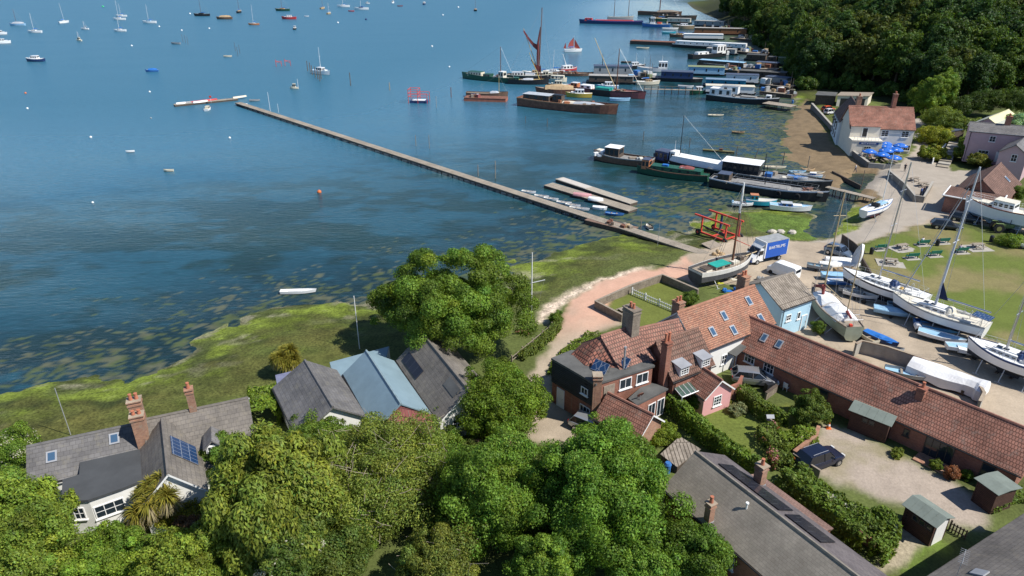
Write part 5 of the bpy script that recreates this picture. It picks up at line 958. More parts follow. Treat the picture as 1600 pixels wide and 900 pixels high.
b = barge('small white motor boat with raised bow between sailing barge and grey houseboat', (878, 112), (904, 110), 3, 1.0, HR, HW, name='motor_boat', cat='boat'); b.cabin(-3, 1.5, 2.2, 1.4, HW, HW, 3); b.mast(-.5, 6, .2, SPARW, .4, spread=False, stays=False)
b = barge('cream cabin boat with two windows moored behind black hulled barge', (860, 128), (884, 129), 3.2, 1.2, HC, HC, name='motor_boat', cat='boat'); b.cabin(-3, 2, 2.4, 1.3, HC, HC, 3); clutter(b, 3, -2, 3, 9)
b = barge('timber lighter heaped with brown scrap beside the white motor boat', (858, 119), (925, 120), 5, 1.0, HBR, HBR, WOOD); clutter(b, 10, -b.L * .4, b.L * .42, 11, [HRU, WOOD, WOOD_D, HG], 1.0)
b = barge('white wheelhouse trawler behind the dark blue houseboat', (1040, 113), (996, 112), 4, 1.4, HW, HW, name='motor_boat', cat='boat'); b.cabin(-6.2, -2.6, 3, 2.8, HW, HW, 3, side_only=False, name='wheelhouse'); b.mast(-4, 5.2, .08, SPARW, spread=False, stays=False); b.mast(3, 4.2, .06, SPARW, spread=False, stays=False, name='foremast'); b.rail(0, 7, .7)
b = houseboat('dark blue houseboat with slate blue flat roof on a black barge hull', (1018, 127), (1096, 130), 5.6, 2.4, HDB, ROOFDB, 4, 1.3, inl=3.2)
b = houseboat('pale blue houseboat with grey green flat roof', (1072, 118), (1134, 120), 5.5, 2.6, HLB, ROOFG, 3, inl=.6)
b = houseboat('blackish houseboat with long grey felt roof at the foot of the wood', (1150, 121), (1230, 126), 6, 1.9, WOOD_D, FELT, 3); clutter(b, 4, -8, 8, 12, [HB, HW, WOOD])
b = houseboat('teal blue houseboat with pale blue ribbed roof', (1098, 136), (1168, 139), 4.6, 2.0, pm('teal_boards', (.02, .22, .33), .6), pm('ribbed_blue_roof', (.17, .25, .34), .5), 3)
b = houseboat('white cabin houseboat with grey roof behind the teal one', (1132, 131), (1186, 133), 4.6, 2.6, HW, ROOFDB, 2, inl=.4)
b = barge('black barge with white superstructure nearest the weedy shore', (1102, 157), (1212, 167), 5.2, 1.8, HK, HW, DKG, .35, draft=.4); L = b.L; b.cabin(-L * .46, -L * .14, 4, 2.4, HW, HW, 3, taper=.97); b.cabin(-L * .3, -L * .06, 3.2, 2.2, HW, HGY, 2, taper=.95, name='wheelhouse', z=b.zd + 1.1); b.cabin(-L * .02, L * .2, 2.8, .6, WOOD, DKG); b.cabin(L * .33, L * .4, 1.8, 1.4, HW, HW, 1); b.rail(-L * .02, L * .45, .7)
b = houseboat('white panelled houseboat with cream roof behind the black and white barge', (1100, 147), (1180, 150), 4.6, 2.1, HW, HC, 0, inl=.4)
b = barge('long blue and red barge far out beyond the moorings', (1003, 39), (905, 37), 7, 2.2, HDB, HB, HR, .3); L = b.L; b.cabin(L * .30, L * .42, 4, 1.8, HR, HR, 2); b.cabin(-L * .36, L * .26, 5, .8, HR, HR)
b = barge('white and blue tug with yellow trim beside far blue barge', (1046, 43), (1003, 42), 6, 2, HB, HW, DKC); L = b.L; b.cabin(L * .05, L * .22, 4, 4.5, HW, HW, 3, side_only=False, name='wheelhouse'); clutter(b, 8, -L * .4, L * .0, 13, [HC, HR, SPAR, HOR], 2)
b = barge('dark brown wrecked hulk at the far end of the shore', (996, 23), (1062, 25), 8, 2.5, HBR, HRU, WOOD_D, .8); b.tarp('grey_tarp', -2, 16, 5, 2.5, WOOD); b.mast(0, 26, .3, SPARD, spread=False)
b = barge('second wreck of bare timber beside the far dark hulk', (1020, 28), (1086, 30), 7, 2, WOOD_D, WOOD, WOOD, .6); clutter(b, 8, -14, 14, 14, [WOOD, HRU, TARPG, ROOFG], 2)
b = barge('pale sail training hull with two bare masts behind far blue barge', (950, 31), (990, 31), 5, 2, HGY, HC, DKC); b.mast(6, 22, .25, SPARD, spread=True); b.mast(-5, 16, .25, SPARD, spread=True)
b = houseboat('grey roofed houseboat farthest up the wooded shore', (1082, 41), (1132, 43), 7, 3, HGY, ROOFP, 4); b = houseboat('orange brown boarded houseboat with long grey roof', (1082, 54), (1168, 56), 7, 3.2, pm('orange_boards', (.30, .13, .06), .8), ROOFP, 3)
b = houseboat('long low white roofed houseboat above the white portholed barge', (1066, 62), (1132, 63), 5, 2.4, HW, TARPW, 0)
b = barge('long white barge with a row of small dark windows', (1050, 74), (1168, 80), 6, 1.6, HK, HW, DKG); L = b.L; b.cabin(-L * .47, L * .47, 4.6, 1.9, HW, HW, 11, taper=.97, wh=.25)
t, L = pontoon('pontoon', 'long dark brown pontoon lying off the white portholed barge', (984, 69), (1054, 72), 6, 1.8, HRU, side=WOOD_D)
b = barge('dark barge with pale blue deck roof below the white portholed barge', (1088, 104), (1162, 110), 5, 1.6, HBR, HGY, DKG); L = b.L; b.cabin(-L * .49, L * .49, 4.4, 1.5, WOOD_D, HLB, 4)
b = barge('black tug with white wheelhouse beside pale blue roofed barge', (1084, 93), (1140, 88), 4.6, 1.8, HK, HK, DKG); L = b.L; b.cabin(L * .15, L * .4, 3.6, 3.8, HW, HW, 3, side_only=False, name='wheelhouse'); b.cabin(-L * .35, -L * .05, 2.6, 1.2, HW, HW, 2)
b = houseboat('dark flat roofed houseboat touching the wood above the grey felt one', (1162, 95), (1198, 97), 6, 2, WOOD_D, FELT_D, 2); b = houseboat('small black roofed houseboat tucked under the trees', (1196, 99), (1214, 100), 5, 2, WOOD_D, FELT_D, 1); b = houseboat('small green shed on a raft at the edge of the wood', (1212, 103), (1236, 104), 5, 2.6, pm('green_boards', (.08, .13, .07), .8), ROOFG, 1)
# --- barges by the red trailer
b = barge('grey decked barge with white wheelhouse and white clutter on its stern', (1012, 264), (922, 251), 4.6, 1.5, HBR, HGY, DKG, .4, draft=.5); L = b.L; b.cabin(L * .03, L * .27, 3.2, 2.2, WOOD_D, TARPW, 3, taper=.96, name='wheelhouse', ro=.15, side_only=False); clutter(b, 9, L * .3, L * .45, 21, [HW, TARPW, DKC], 1.0); clutter(b, 5, -L * .4, 0, 22)
b = barge('long barge under a bright white canvas roof with blue cabin', (1136, 281), (1014, 256), 4.4, 1.4, HK, HK, DKG, .3); L = b.L; b.cabin(-L * .46, L * .26, 3.8, 1.5, TARPW, TARPW, 0, taper=.8); b.cabin(L * .28, L * .46, 3.2, 1.9, HDB, ROOFDB, 3, side_only=False); b.cabin(L * .2, L * .27, 2.2, 2.2, HW, TARPW, 1, name='wheelhouse'); b.mast(L * .17, 10, .1, HK, spread=False); b.mast(L * .24, 4.5, .06, SPARW, spread=False, stays=False, name='radar_post')
b = barge('dark green narrow barge with orange wheelhouse and solar panels', (1102, 287), (992, 272), 3.6, 1.3, HG, HBR, HG, .12, draft=.4, stern=.6); L = b.L; b.cabin(-L * .42, L * .3, 2.5, .9, HG, HG, 6, taper=.95, wh=.4); b.cabin(L * .32, L * .43, 2.3, 1.9, HOR, ROOFDB, 2, side_only=False, name='wheelhouse'); b.box('deck_cushion', (-L * .15, .2, 2.2), (.9, .7, .25), HW); b.box('roof_box', (L * .1, .2, 2.25), (1.2, .9, .4), TARPB); b.tarp('red_dinghy_cover', -L * .3, -L * .1, 1.3, .5, HMR, 2.15)
b = barge('black barge with dark glass deckhouse under a wide white roof', (1104, 277), (1292, 303), 5.0, 1.6, HK, HGY, DKG, .3, draft=.5); L = b.L; b.cabin(-L * .38, -L * .07, 4.2, 2.4, HK, TARPW, 7, taper=1.0, name='deckhouse', ro=.25, side_only=False); tn = MB(); S = hull_sections(3.6, 1.4, .5, .7, .2, .05); hm_, dm_ = hull_mesh(S, .1, .12, .1); o = hm_.build('tender', [HW, HW, HW], b.root); o.location = (L * .24, -.3, 1.6); d = dm_.build('tender_cover', [HB, HW, HW], o); clutter(b, 7, 0, L * .4, 23, [DKC, HW, WOOD, HB]); b.mast(-L * .04, 4.5, .12, HK, spread=False, stays=False, name='stove_pipe'); b.rail(L * .05, L * .45, .7)
b = barge('nearest black barge with pale blue grey rubbing rail and open grey deck', (1106, 293), (1286, 321), 4.8, 1.6, HK, pm('blue_grey_rail', (.40, .45, .52), .5), DKG, .35, draft=.5); L = b.L; b.cabin(-L * .44, -L * .33, 2.8, 1.5, WOOD_D, ROOFDB, 2, name='wheelhouse'); b.cabin(-L * .3, L * .2, 3.0, .35, DKG, DKG); clutter(b, 8, -L * .46, -L * .34, 24, [HW, HTAN, HGY, WOOD], .8); clutter(b, 6, L * .3, L * .46, 25, [HTAN, WOOD, HRU], .7); b.mast(-.5, 4.2, .1, HK, spread=False, stays=False, name='stove_pipe'); b.rail(-L * .3, L * .42, .7, HGY)
for k, xx in enumerate((L * .12, L * .28)):
    q = MB(); n = 12; R_ = .42
    for j in range(n):
        a0, a1 = 2 * math.pi * j / n, 2 * math.pi * (j + 1) / n; q.tube((xx + R_ * math.cos(a0), -2.5, .95 + R_ * math.sin(a0)), (xx + R_ * math.cos(a1), -2.5, .95 + R_ * math.sin(a1)), .15, n=6)
    q.build('tyre_fender', TYRE, b.root)
# --- small craft
def small(label, px, py, hd, L, B=None, D=.5, hull=HW, strip=None, deck=None, kind='dinghy', z=0.0, cat=None, group=None, **k):
    x, y = W(px, py, z + .2) if z else W(px, py, 0); B = B or L * .38
    if kind == 'covered': b = Boat('dinghy', label, cat or 'dinghy', x, y, z, R(hd), L, B, D, hull, strip or hull, hull, k.pop('cover', TARPB), -.06, group, sheer=.25, **k); b.tarp('boat_cover', -L * .46, L * .4, B * .85, D * .5, deck or TARPB, D * .95)
    elif kind == 'upturned':
        t = thing('upturned_dinghy', label, cat or 'dinghy', (x, y, z), R(hd), group); S = hull_sections(L, B, D, .6, .1, .05); h, d = hull_mesh(S, .02, .1, .05); b = h; o = MB(); o.v = [(p[0], p[1], D - p[2]) for p in h.v]; o.f = [f[::-1] for f in h.f]; o.m = h.m; o.build('hull', [hull, hull, hull], t, smooth=True); return t
    else:
        b = Boat('dinghy' if kind == 'dinghy' else 'motor_boat', label, cat or ('dinghy' if kind == 'dinghy' else 'boat'), x, y, z, R(hd), L, B, D, hull, strip or hull, k.pop('under', AF), deck or (DKW if kind == 'dinghy' else DKWH), D * .6 if kind == 'dinghy' else .1, group, draft=k.pop('draft', .15), **k)
        if kind == 'dinghy':
            for q in (-.18, .12): b.box('thwart', (q * L, 0, D * .72), (.22, B * .8, .05), WOOD)
    return b
def moor(label, px, py, hd, L, kind='yacht', hull=HW, mast=0, cab=HW, deck=DKWH, cover=None, B=None, strip=None):
    x, y = W(px, py, 0); B = B or L * .32; D = L * (.12 if kind != 'motor' else .14) + .2; b = Boat('moored_yacht' if mast else 'moored_boat', label, 'sailing boat' if mast else 'boat', x, y, 0, R(hd), L, B, D, hull, strip or hull, AF, deck, .06 if kind != 'open' else D * .5, 'boats moored in the river', stern=.6, sheer=.3, rake=.07, p=2.0)
    if kind == 'yacht': b.cabin(-L * .12, L * .2, B * .6, L * .055 + .12, cab, cab, 3, taper=.82); b.box('cockpit', (-L * .28, 0, b.zd + .01), (L * .2, B * .5, .06), DKG)
    if kind == 'motor': b.cabin(-L * .2, L * .18, B * .78, 1.3, cab, cab, 3, side_only=False, taper=.8); b.cabin(L * .16, L * .34, B * .6, .5, cab, cab)
    if kind == 'tarp': b.tarp('boat_cover', -L * .42, L * .3, B * .85, D * .9, cover or TARPB)
    if mast:
        b.mast(L * .06, mast, .075 * max(1, L / 9) * (1.25 if y > 300 else 1), SPARD if cab in (HTAN, HK) else SPARW, .03)
        if kind == 'yacht': b.boom(L * .05, L * .36, b.zd + 1.0, .07, ALU, cover or TARPB)
    return b
for a in [('white hulled mooring boat cut by the left frame edge', 4, 68, 20, 7.5, 'motor'), ('second white boat cut by left frame edge farther out', 1, 54, 10, 7, 'motor'),
    ('blue hulled wooden yacht with tan cover and raked mast', 28, 40, 180, 10, 'tarp', HLB, 9.5, HTAN, DKC, TARPG), ('white yacht with bare mast below the blue hulled one', 55, 51, 180, 8.2, 'yacht', HW, 10.5), ('short white yacht seen stern on with tall mast', 100, 36, 75, 8.5, 'yacht', HW, 12.5),
    ('tiny white dayboat with short mast between two larger yachts', 133, 46, 175, 5, 'yacht', HW, 4.5, HW, DKWH, TARPG), ('white yacht far out with a second mast showing behind', 187, 31, 185, 8.5, 'yacht', HW, 13.5), ('white yacht just behind the pair with its stern to the left', 190, 26, 185, 8, 'yacht', HW, 9), ('white blunt yacht nearest of the three in line', 188, 49, 182, 7.2, 'yacht', HW, 6.5),
    ('white sloop with blue cabin stripe and tall mast', 234, 36, 180, 9.2, 'yacht', HW, 11.5, HLB), ('little cream motor boat with dark pole', 124, 64, 160, 3.6, 'motor', HC, 4.5, HC), ('white motor cruiser with dark hull bottom nearest the camera at left', 56, 96, 178, 7.6, 'motor', HDB, 0, HW, DKWH, None, 3.0, HW),
    ('black hulled yacht with dark mast', 316, 25, 180, 12, 'yacht', HK, 14, HK, DKW), ('brown open barge yacht without mast beside black hulled yacht', 351, 30, 178, 11.5, 'tarp', HBR, 0, HBR, DKW, HTAN), ('dark hulled yacht seen bow on', 374, 20, 95, 11, 'yacht', HK, 13, HTAN), ('varnished wooden yacht with white cabin', 397, 39, 184, 7, 'yacht', HOR, 12.5, HW),
    ('grey open dinghy among thin poles', 275, 69, 170, 5, 'open', HGY, 0, HW, DKG), ('boat under blue cover moored alone', 238, 112, 190, 4.6, 'tarp', HB, 0, HW, DKWH, TARPB), ('cream skiff near the thin poles', 356, 89, 0, 3.6, 'open', HC, 0, HC, DKC),
    ('dark green ketch with tan deck and long bowsprit', 442, 17, 175, 12.5, 'yacht', HG, 11, HTAN, HTAN), ('bright red hulled workboat with white wheelhouse', 452, 30, 180, 10.5, 'motor', HR, 0, HW, HR), ('tiny white tender right of red workboat', 479, 26, 0, 3.5, 'open', HW), ('black and white launch seen end on', 461, 46, 90, 5.5, 'motor', HK, 0, HW), ('pinkish small yacht seen end on', 504, 14, 80, 9, 'yacht', HTAN, 9, HTAN), ('tan bermudan yacht seen stern on', 514, 22, 85, 8, 'yacht', HTAN, 8, HC),
    ('long white yacht near the top of the frame', 537, 11, 182, 11.5, 'yacht', HW, 8), ('small red dinghy between two white yachts', 549, 18, 182, 5, 'open', HR), ('white yacht with dark spray hood right of the red dinghy', 565, 15, 180, 12.5, 'yacht', HW, 9, HDB), ('white launch behind the spray hooded yacht', 574, 6, 180, 5, 'motor', HW), ('white launch at the top of the frame', 614, 5, 80, 7, 'motor', HW), ('dark red punt near the top of frame', 625, 10, 0, 5, 'open', HMR), ('dark hulled launch with white top at the frame top', 663, 7, 85, 9, 'motor', HDB), ('dark yacht with tall mast alone on the right of the moorings', 743, 17, 92, 10, 'yacht', HK, 12, HTAN),
    ('dinghy with tan sides resting near the middle of the river', 264, 268, 185, 1.9, 'open', HC, 0, HC, DKC), ('small white and red tender on the river at left', 204, 238, 200, 1.7, 'open', HW, 0, HW, DKC), ('tan round tender by the white pole', 460, 139, 180, 2.8, 'motor', HC, 0, HC)]: moor(*a)
b = moor('red sailed two masted boat under way beyond the barges', 895, 81, 10, 8.4, 'yacht', HW, 6.5, HW); b.boom(.4, 3, 1.6, .05, SPAR); MB().add([(.4, 0, 1.8), (-2.6, .35, 1.8), (-1.9, .5, 4.2), (.3, .1, 6.8)], [(0, 1, 2, 3), (3, 2, 1, 0)]).build('mainsail', SAILR, b.root); MB().add([(.7, 0, 6), (3.8, .1, 1.4), (.9, .4, 1.6)], [(0, 1, 2), (2, 1, 0)]).build('jib', SAILR, b.root); MB().add([(-3.4, 0, 1.6), (-4.8, .2, 1.7), (-3.7, .3, 4.4)], [(0, 1, 2), (2, 1, 0)]).build('mizzen', SAILR, b.root)
b = moor('grey white workboat with tall cross mast beside the row of piles', 502, 116, -30, 8.5, 'motor', HW, 0, HW, HLB); b.mast(0, 9, .09, SPARW, 0, stays=False); 
x, y = W(470, 459); b = small('slim white moulded boat hull lying off the weedy shore', 466, 458, 5, 4.4, 1.0, .45, HW, HW, HW, 'motor'); b.cabin(-1.2, .9, .55, .12, HW, HW)
# --- floating workboats
x, y, a, L = two((725, 158), (790, 160), 0, 5); b = pontoon('work_pontoon', 'rust red steel work pontoon with machinery and cabin stuff', (725, 158), (790, 160), 4.5, 1.1, HRU, 'pontoon', pm('rust_red', (.36, .12, .075), .8, .3)); 
for i in range(6): MB().box((random.uniform(-4.5, -1), random.uniform(-1.4, 1.4), 1.1 + .45), (1.1, .8, .9), rz=i).build('machine', [HRU, HMR, TARPG, HB, HRU, WOOD][i], b[0])
q = barge('brown work boat with yellow mast lying behind the rust red pontoon', (728, 152), (792, 153), 3.6, 1.3, HBR, HBR, WOOD, name='work_boat', cat='boat'); q.tarp('blue_white_tarp', 1, 4, 2.2, .9, TARPG); q.mast(4, 6, .09, pm('yellow_spar', (.5, .4, .1)), spread=False)
t = thing('work_raft', 'raft carrying a tall red scaffold frame in open water', 'raft', (*W(655, 160), 0), R(-5)); MB().prism([(-2.6, -1.6), (2.6, -1.6), (3.0, 0), (2.6, 1.6), (-2.6, 1.6)], -.2, .7).build('hull', HDB, t); MB().box((0, 0, .78), (4, 2.4, .15)).build('deck', HW, t)
q = MB()
for xx in (-3.0, 0, 3.0):
    for yy in (-1.9, 1.9): q.tube((xx, yy, -.3), (xx, yy, 4.2 if xx < 3 else 3), .09, n=5)
for z in (2, 3, 4.2):
    for yy in (-1.9, 1.9): q.tube((-3, yy, z), (3 if z < 4 else .0, yy, z), .08, n=5)
    for xx in (-3, 0): q.tube((xx, -1.9, z), (xx, 1.9, z), .08, n=5)
q.build('red_frame', REDP, t)
for i, (px, lb) in enumerate(((436, 'left one of two red and black steel frames standing in the water'), (450, 'right one of two red and black steel frames standing in the water'))):
    x, y = W(px, 103 if i else 104); t = thing('steel_dolphin', lb, 'steel frame', (x, y, 0), .3); q = MB(); q.tube((-1.1, 0, -.5), (-1.1, 0, 2.8), .1, n=5); q.tube((1.1, 0, -.5), (1.1, 0, 2.2), .1, n=5); q.tube((-1.1, 0, 2.3), (1.1, 0, 1.9), .09, n=5); q.tube((-1.1, .8, -.5), (-1.1, .8, 2.8), .1, n=5); q.tube((-1.1, 0, 2.4), (-1.1, .8, 2.4), .1, n=5); q.tube((1.1, 0, 1.2), (-1.1, .8, 2.0), .08, n=5); q.build('frame', REDP, t)
# piles, withies and buoys
def post(label, px, py, h, r=.12, m=POLE, group=None, cat='post', name='mooring_post', z=0, lean=0):
    x, y = W(px, py, z); o = MB().tube((0, 0, -.6), (lean * h, 0, h), r, r * .85, 7).build(name, m, loc=(x, y, z)); return tag(o, label, cat, group)
GP = 'piles beside the workboat'
for i, (px, py) in enumerate([(481, 111), (485, 113), (488, 117), (493, 121), (497, 124), (500, 127), (502, 123)]): post('dark upright timber pile in the row beside the grey white workboat', px, py, 4.0 - .2 * (i % 3), .17, POLE, GP)
for a in [('single dark mooring pile alone in the middle water', 548, 134, 4.6, .16), ('brown topped pile near the red scaffold raft', 609, 141, 2.6, .14, HTAN), ('thin white marker pole near the tan tender', 466, 137, 3, .07, SPARW), ('rusty pile between the raft and rust red pontoon', 705, 152, 3.2, .14, HRU), ('thin pale pole right of the red scaffold raft', 682, 168, 3.4, .1, HGY), ('white pole standing on the outer jetty', 422, 171, 5.0, .06, SPARW, None, 'post', 'mooring_post', .8), ('short white pole on outer jetty', 435, 173, 2, .05, SPARW, None, 'post', 'mooring_post', .8),
    ('thin wooden withy on the left in front of rusty hulk', 821, 192, 1.8, .08), ('thin wooden withy near the first hulk withy', 855, 198, 2.2, .09), ('thin withy on the open water by grey decked barge', 1005, 219, 2.2, .09), ('thin withy above the white canvas barge', 1077, 230, 2.2, .09), ('thin withy right of the floating log', 1150, 246, 2.6, .09), ('crooked withy by the weedy shallows', 1178, 250, 2.6, .09, POLE, None, 'post', 'mooring_post', 0, .25), ('stout post near the dinghies off the muddy beach', 1223, 256, 2.6, .12), ('wooden post on the muddy beach edge', 1262, 262, 2.6, .12, WOOD), ('short pole on the muddy beach below the pub', 1346, 290, 3.2, .08),
    ('twin jetty pile on the left where the small ladder stands', 747, 274, 2.2, .1, WOOD, None, 'post', 'mooring_post', .2), ('twin jetty pile on the right near the jetty middle', 774, 277, 3.4, .1, WOOD, None, 'post', 'mooring_post', .2), ('pale post on the far side of jetty in open water', 650, 228, 2.6, .08, WOOD), ('leaning pale post right of the far jetty post', 671, 232, 3.2, .07, WOOD), ('thin pole left of the little tender by the jetty', 1001, 358, 2.4, .07, WOOD), ('thin wire pole in the weed beside jetty', 1027, 388, 4.2, .035, HGY), ('tall thin white pole behind the metal roofed hall', 562, 545, 6.6, .05, SPARW, None, 'pole', 'pole', .9), ('thin pole behind the seaside house', 110, 678, 5, .04, HGY, None, 'pole', 'pole', 1.0)]: post(*a)
for i, (px, py) in enumerate([(286, 66), (290, 67), (294, 70), (368, 80), (372, 88), (375, 84)]): post('thin dark withy standing in the water near ' + ('the grey dinghy' if i < 3 else 'the cream skiff'), px, py, 4.2, .09, POLE, 'thin poles in the river')
def buoy(label, px, py, r, m, group='mooring buoys'):
    x, y = W(px, py); o = MB().ell((0, 0, r * .35), (r, r, r * .9), n=10, k=6).tube((0, 0, r), (0, 0, r * 1.5), r * .14, n=5).build('mooring_buoy', m, loc=(x, y, 0), smooth=True); tag(o, label, 'buoy', group)
for px, py, r, m, lb in [(206, 72, .5, HW, 'white buoy below the three yachts in line'), (40, 146, .35, ORG, 'small orange buoy on the left'), (43, 170, .33, HW, 'white buoy under the orange one'), (234, 144, .35, HW, 'white buoy below the blue covered boat'), (236, 185, .25, HGY, 'grey buoy left of the jetty head'), (142, 215, .32, HW, 'white buoy alone on the left water'), (359, 216, .3, HW, 'white buoy below the jetty head'), (284, 48, .6, HW, 'white buoy right of the white sloop'), (327, 45, .6, HW, 'white buoy under the black hulled yacht'), (249, 42, .6, HW, 'small white buoy behind the sloop stern'), (297, 22, .8, HW, 'white buoy off the black yacht bow'), (161, 11, 1.1, pm('buoy_green', (.05, .45, .2)), 'big green buoy at the top left'), (572, 31, .9, HDB, 'dark round buoy in the far channel'), (528, 36, .7, HW, 'white buoy right of the red workboat'), (675, 73, .55, HW, 'white buoy alone beyond the jetty middle'), (702, 105, .4, HW, 'white buoy left of the green barge'), (692, 24, .7, HW, 'white buoy near the top middle'), (499, 301, .42, ORG, 'orange and white buoy in the shallow water'), (145, 317, .22, HW, 'tiny pale buoy over dark weed at left'), (716, 12, .9, HW, 'far white buoy close to frame top')]: buoy(lb, px, py, r, m)
# --- jetty
a = W(372, 160, .8); c = W(1124, 402, .9); L = math.dist(a, c); an = math.atan2(c[1] - a[1], c[0] - a[0]); J = thing('jetty', 'long straight timber jetty running from the hard far out into the river', 'jetty', (a[0], a[1], 0), an)
JD = mat_brick('jetty_planks', (.33, .285, .225), (.26, .22, .175), (.12, .10, .08), .16, 3, 'roof', .9, .012, .25, .4, (.24, .215, .18), .3)
MB().box((L / 2, 0, .72), (L, 1.9, .14)).build('deck', JD, J)
q = MB()
for yy in (-.9, .9): q.box((L / 2, yy, .54), (L, .14, .218))
q.box((L / 2, 0, .5), (.2, 1.6, .1)); q.build('beam', WOOD_D, J)
for k in range(46):
    q = MB(); xx = 1 + (L - 4) * k / 45; q.tube((xx, -.85, -.8), (xx, -.85, .6), .11, n=6); q.tube((xx, .85, -.8), (xx, .85, .6), .11, n=6); q.box((xx, 0, .36), (.14, 1.9, .14)); q.build('trestle', WOOD_D, J)
P_, L2 = pontoon('floating_pontoon', 'floating pontoon head at the outer end of jetty', (274, 167), (372, 157), 2.2, .55, JD)
for k, (f, yy, l, m, nm, lb) in enumerate([(.12, .3, 3.2, HW, 'u', 'white upturned dinghy at the tip of pontoon head'), (.27, .4, 3.4, HGY, 'u', 'grey upturned dinghy on the pontoon head'), (.47, .5, 8.0, HR, 'u', 'long bright red upturned rowing shell on the pontoon head'), (.40, -.5, 4.4, HW, 'u', 'white upturned hull in front of the red shell'), (1.06, .9, 4.6, HC, 'u', 'cream upturned boat at the corner of jetty and head')]):
    w = P_.matrix_basis @ Vector((-L2 / 2 + L2 * f, yy, .55)); t = thing('upturned_dinghy', lb, 'dinghy', w, P_.rotation_euler.z + .06 * k); S = hull_sections(l, min(1.3, l * .3), .42, .6 if l < 7 else .1, .1, .05); h, d = hull_mesh(S, .02, .1, .05); o = MB(); o.v = [(p[0], p[1], .42 - p[2]) for p in h.v]; o.f = [f_[::-1] for f_ in h.f]; o.m = h.m; o.build('hull', [m, m, m], t, smooth=True)
small('pale launch tied at the pontoon head in front', 325, 172, 95, 3.6, 1.6, .6, HW, HW, DKC, 'motor').cabin(-1, .6, 1, .7, HC, HC, 2); small('white tender tied under the jetty corner', 378, 164, 0, 3.2, 1.3, .45, HW); small('blue grey tender beside the jetty head', 398, 158, 10, 3.0, 1.2, .45, HGY)
t = thing('life_ring_post', 'red life ring on post at the pontoon head', 'life ring', (*W(330, 160, .5), .5)); MB().tube((0, 0, 0), (0, 0, 1.7), .05, n=6).build('post', SPARW, t); MB().tube((0, -.1, 1.7), (0, .06, 1.7), .38, n=12).build('ring', REDP, t)
for px, py, lb, hd in [(826, 302, 'white tender farthest out along the jetty side', -17), (846, 309, 'white tender second along the jetty side', -20), (861, 313, 'pale tender third along the jetty side', -22), (881, 319, 'white tender fourth along the jetty side', -20), (895, 323, 'grey white tender fifth along jetty side', -24), (905, 328, 'longest white tender beside jetty near the rusty raft', -20)]: small(lb, px, py, hd, 2.6 if px < 900 else 3.4, 1.0, .45, HW, HW, DKC, group='tenders tied along the jetty')
p1, l1 = pontoon('raft_pontoon', 'grey plank raft pontoon carrying two upturned dinghies', (850, 293), (982, 334), 2.4, .5, JD); p2, l2 = pontoon('raft_pontoon', 'second plank raft pontoon with pale boards behind the first', (868, 284), (984, 323), 2.0, .6, mat('pale_boards', (.36, .32, .26), .9, .2, 2)); MB().box((-l2 * .28, 0, .62), (l2 * .4, 1.9, .05)).build('pale_boarding', mat('bleached_boards', (.50, .46, .41), .9, .12, 2), p2)
small('red and blue upturned dinghy on the raft pontoon', 910, 304, -17, 3.4, 1.4, .45, pm('pinkish_hull', (.55, .28, .28)), kind='upturned', z=.5); small('white upturned dinghy on the raft pontoon', 931, 311, -22, 2.7, 1.4, .5, HW, kind='upturned', z=.5)
small('white sail covered tender between jetty and raft', 937, 327, -15, 2.4, 1.1, .45, HW, HW, HW, 'covered', cover=HW); small('blue tender tied on the inner side of jetty', 960, 336, -17, 3.0, 1.1, .4, HB, HB, HLB)
t, L = pontoon('junk_raft', 'brown raft heaped with rusty gear against the jetty', (914, 350), (985, 368), 2.4, .75, pm('rust_deck', (.22, .14, .1)), 'raft', WOOD_D)
for k in range(9): MB().box((random.uniform(-.4, .45) * L, random.uniform(-.8, .8), .75 + .25), (random.uniform(.4, 1.1), random.uniform(.3, .8), random.uniform(.3, .7)), rz=k).build('rusty_gear', [HRU, WOOD, HTAN, HRU, WOOD_D][k % 5], t)
small('tiny black and white tender beside inner jetty', 1014, 356, 100, 2.0, 1.1, .4, HW, HK, DKC); x, y = W(1008, 346); 
t, L = pontoon('log_raft', 'narrow weedy log raft floating off the muddy beach', (1098, 236), (1147, 240), 1.0, .35, pm('weedy_wood', (.13, .12, .05), .9, .3)); MB().box((.5, 0, .6), (.8, .5, .5)).build('rusty_gear', HRU, t)
small('long cream open boat beyond the white canvas barge', 1210, 263, -3, 4.4, 1.3, .45, HC, HC, DKC); small('grey inflatable tender off the muddy beach', 1246, 270, 8, 3.4, 1.5, .4, HLB, HLB, DKG); small('brown dinghy behind the grey inflatable', 1263, 267, 15, 2.8, 1.3, .45, HTAN, HTAN, DKW); small('blue and white half decked boat by the muddy beach', 1266, 277, -20, 4.2, 1.6, .6, HLB, HW, DKG, 'motor').cabin(-.2, 1.0, 1.0, .5, HB, HW); small('cream tender right of the half decked boat', 1277, 272, 10, 3.0, 1.3, .4, HC, HC, DKC)
small('white skiff drifting in the weed below black and white barge', 1118, 181, 0, 4.2, 1.5, .35, HC, HC, DKC); small('small brown skiff over the weed', 1153, 208, -8, 3.0, 1.3, .4, HBR, HTAN, WOOD_D); small('small dark tender by the blue shed raft', 978, 98, -10, 4.2, 2.0, .5, HK, HTAN, WOOD_D); small('cream punt off the long dark pontoon', 1004, 76, -8, 6, 2.4, .6, HC, HC, DKC); small('turquoise and white launch below the far tug', 1045, 52, 0, 8, 3, .9, HT, HT, HW, 'motor'); small('white launch above the turquoise one', 1047, 46, 0, 10, 3.4, .9, HW, HW, HW, 'motor'); small('white speedboat under the trestle walk', 1071, 137, -15, 5, 2, .7, HW, HW, DKG, 'motor')
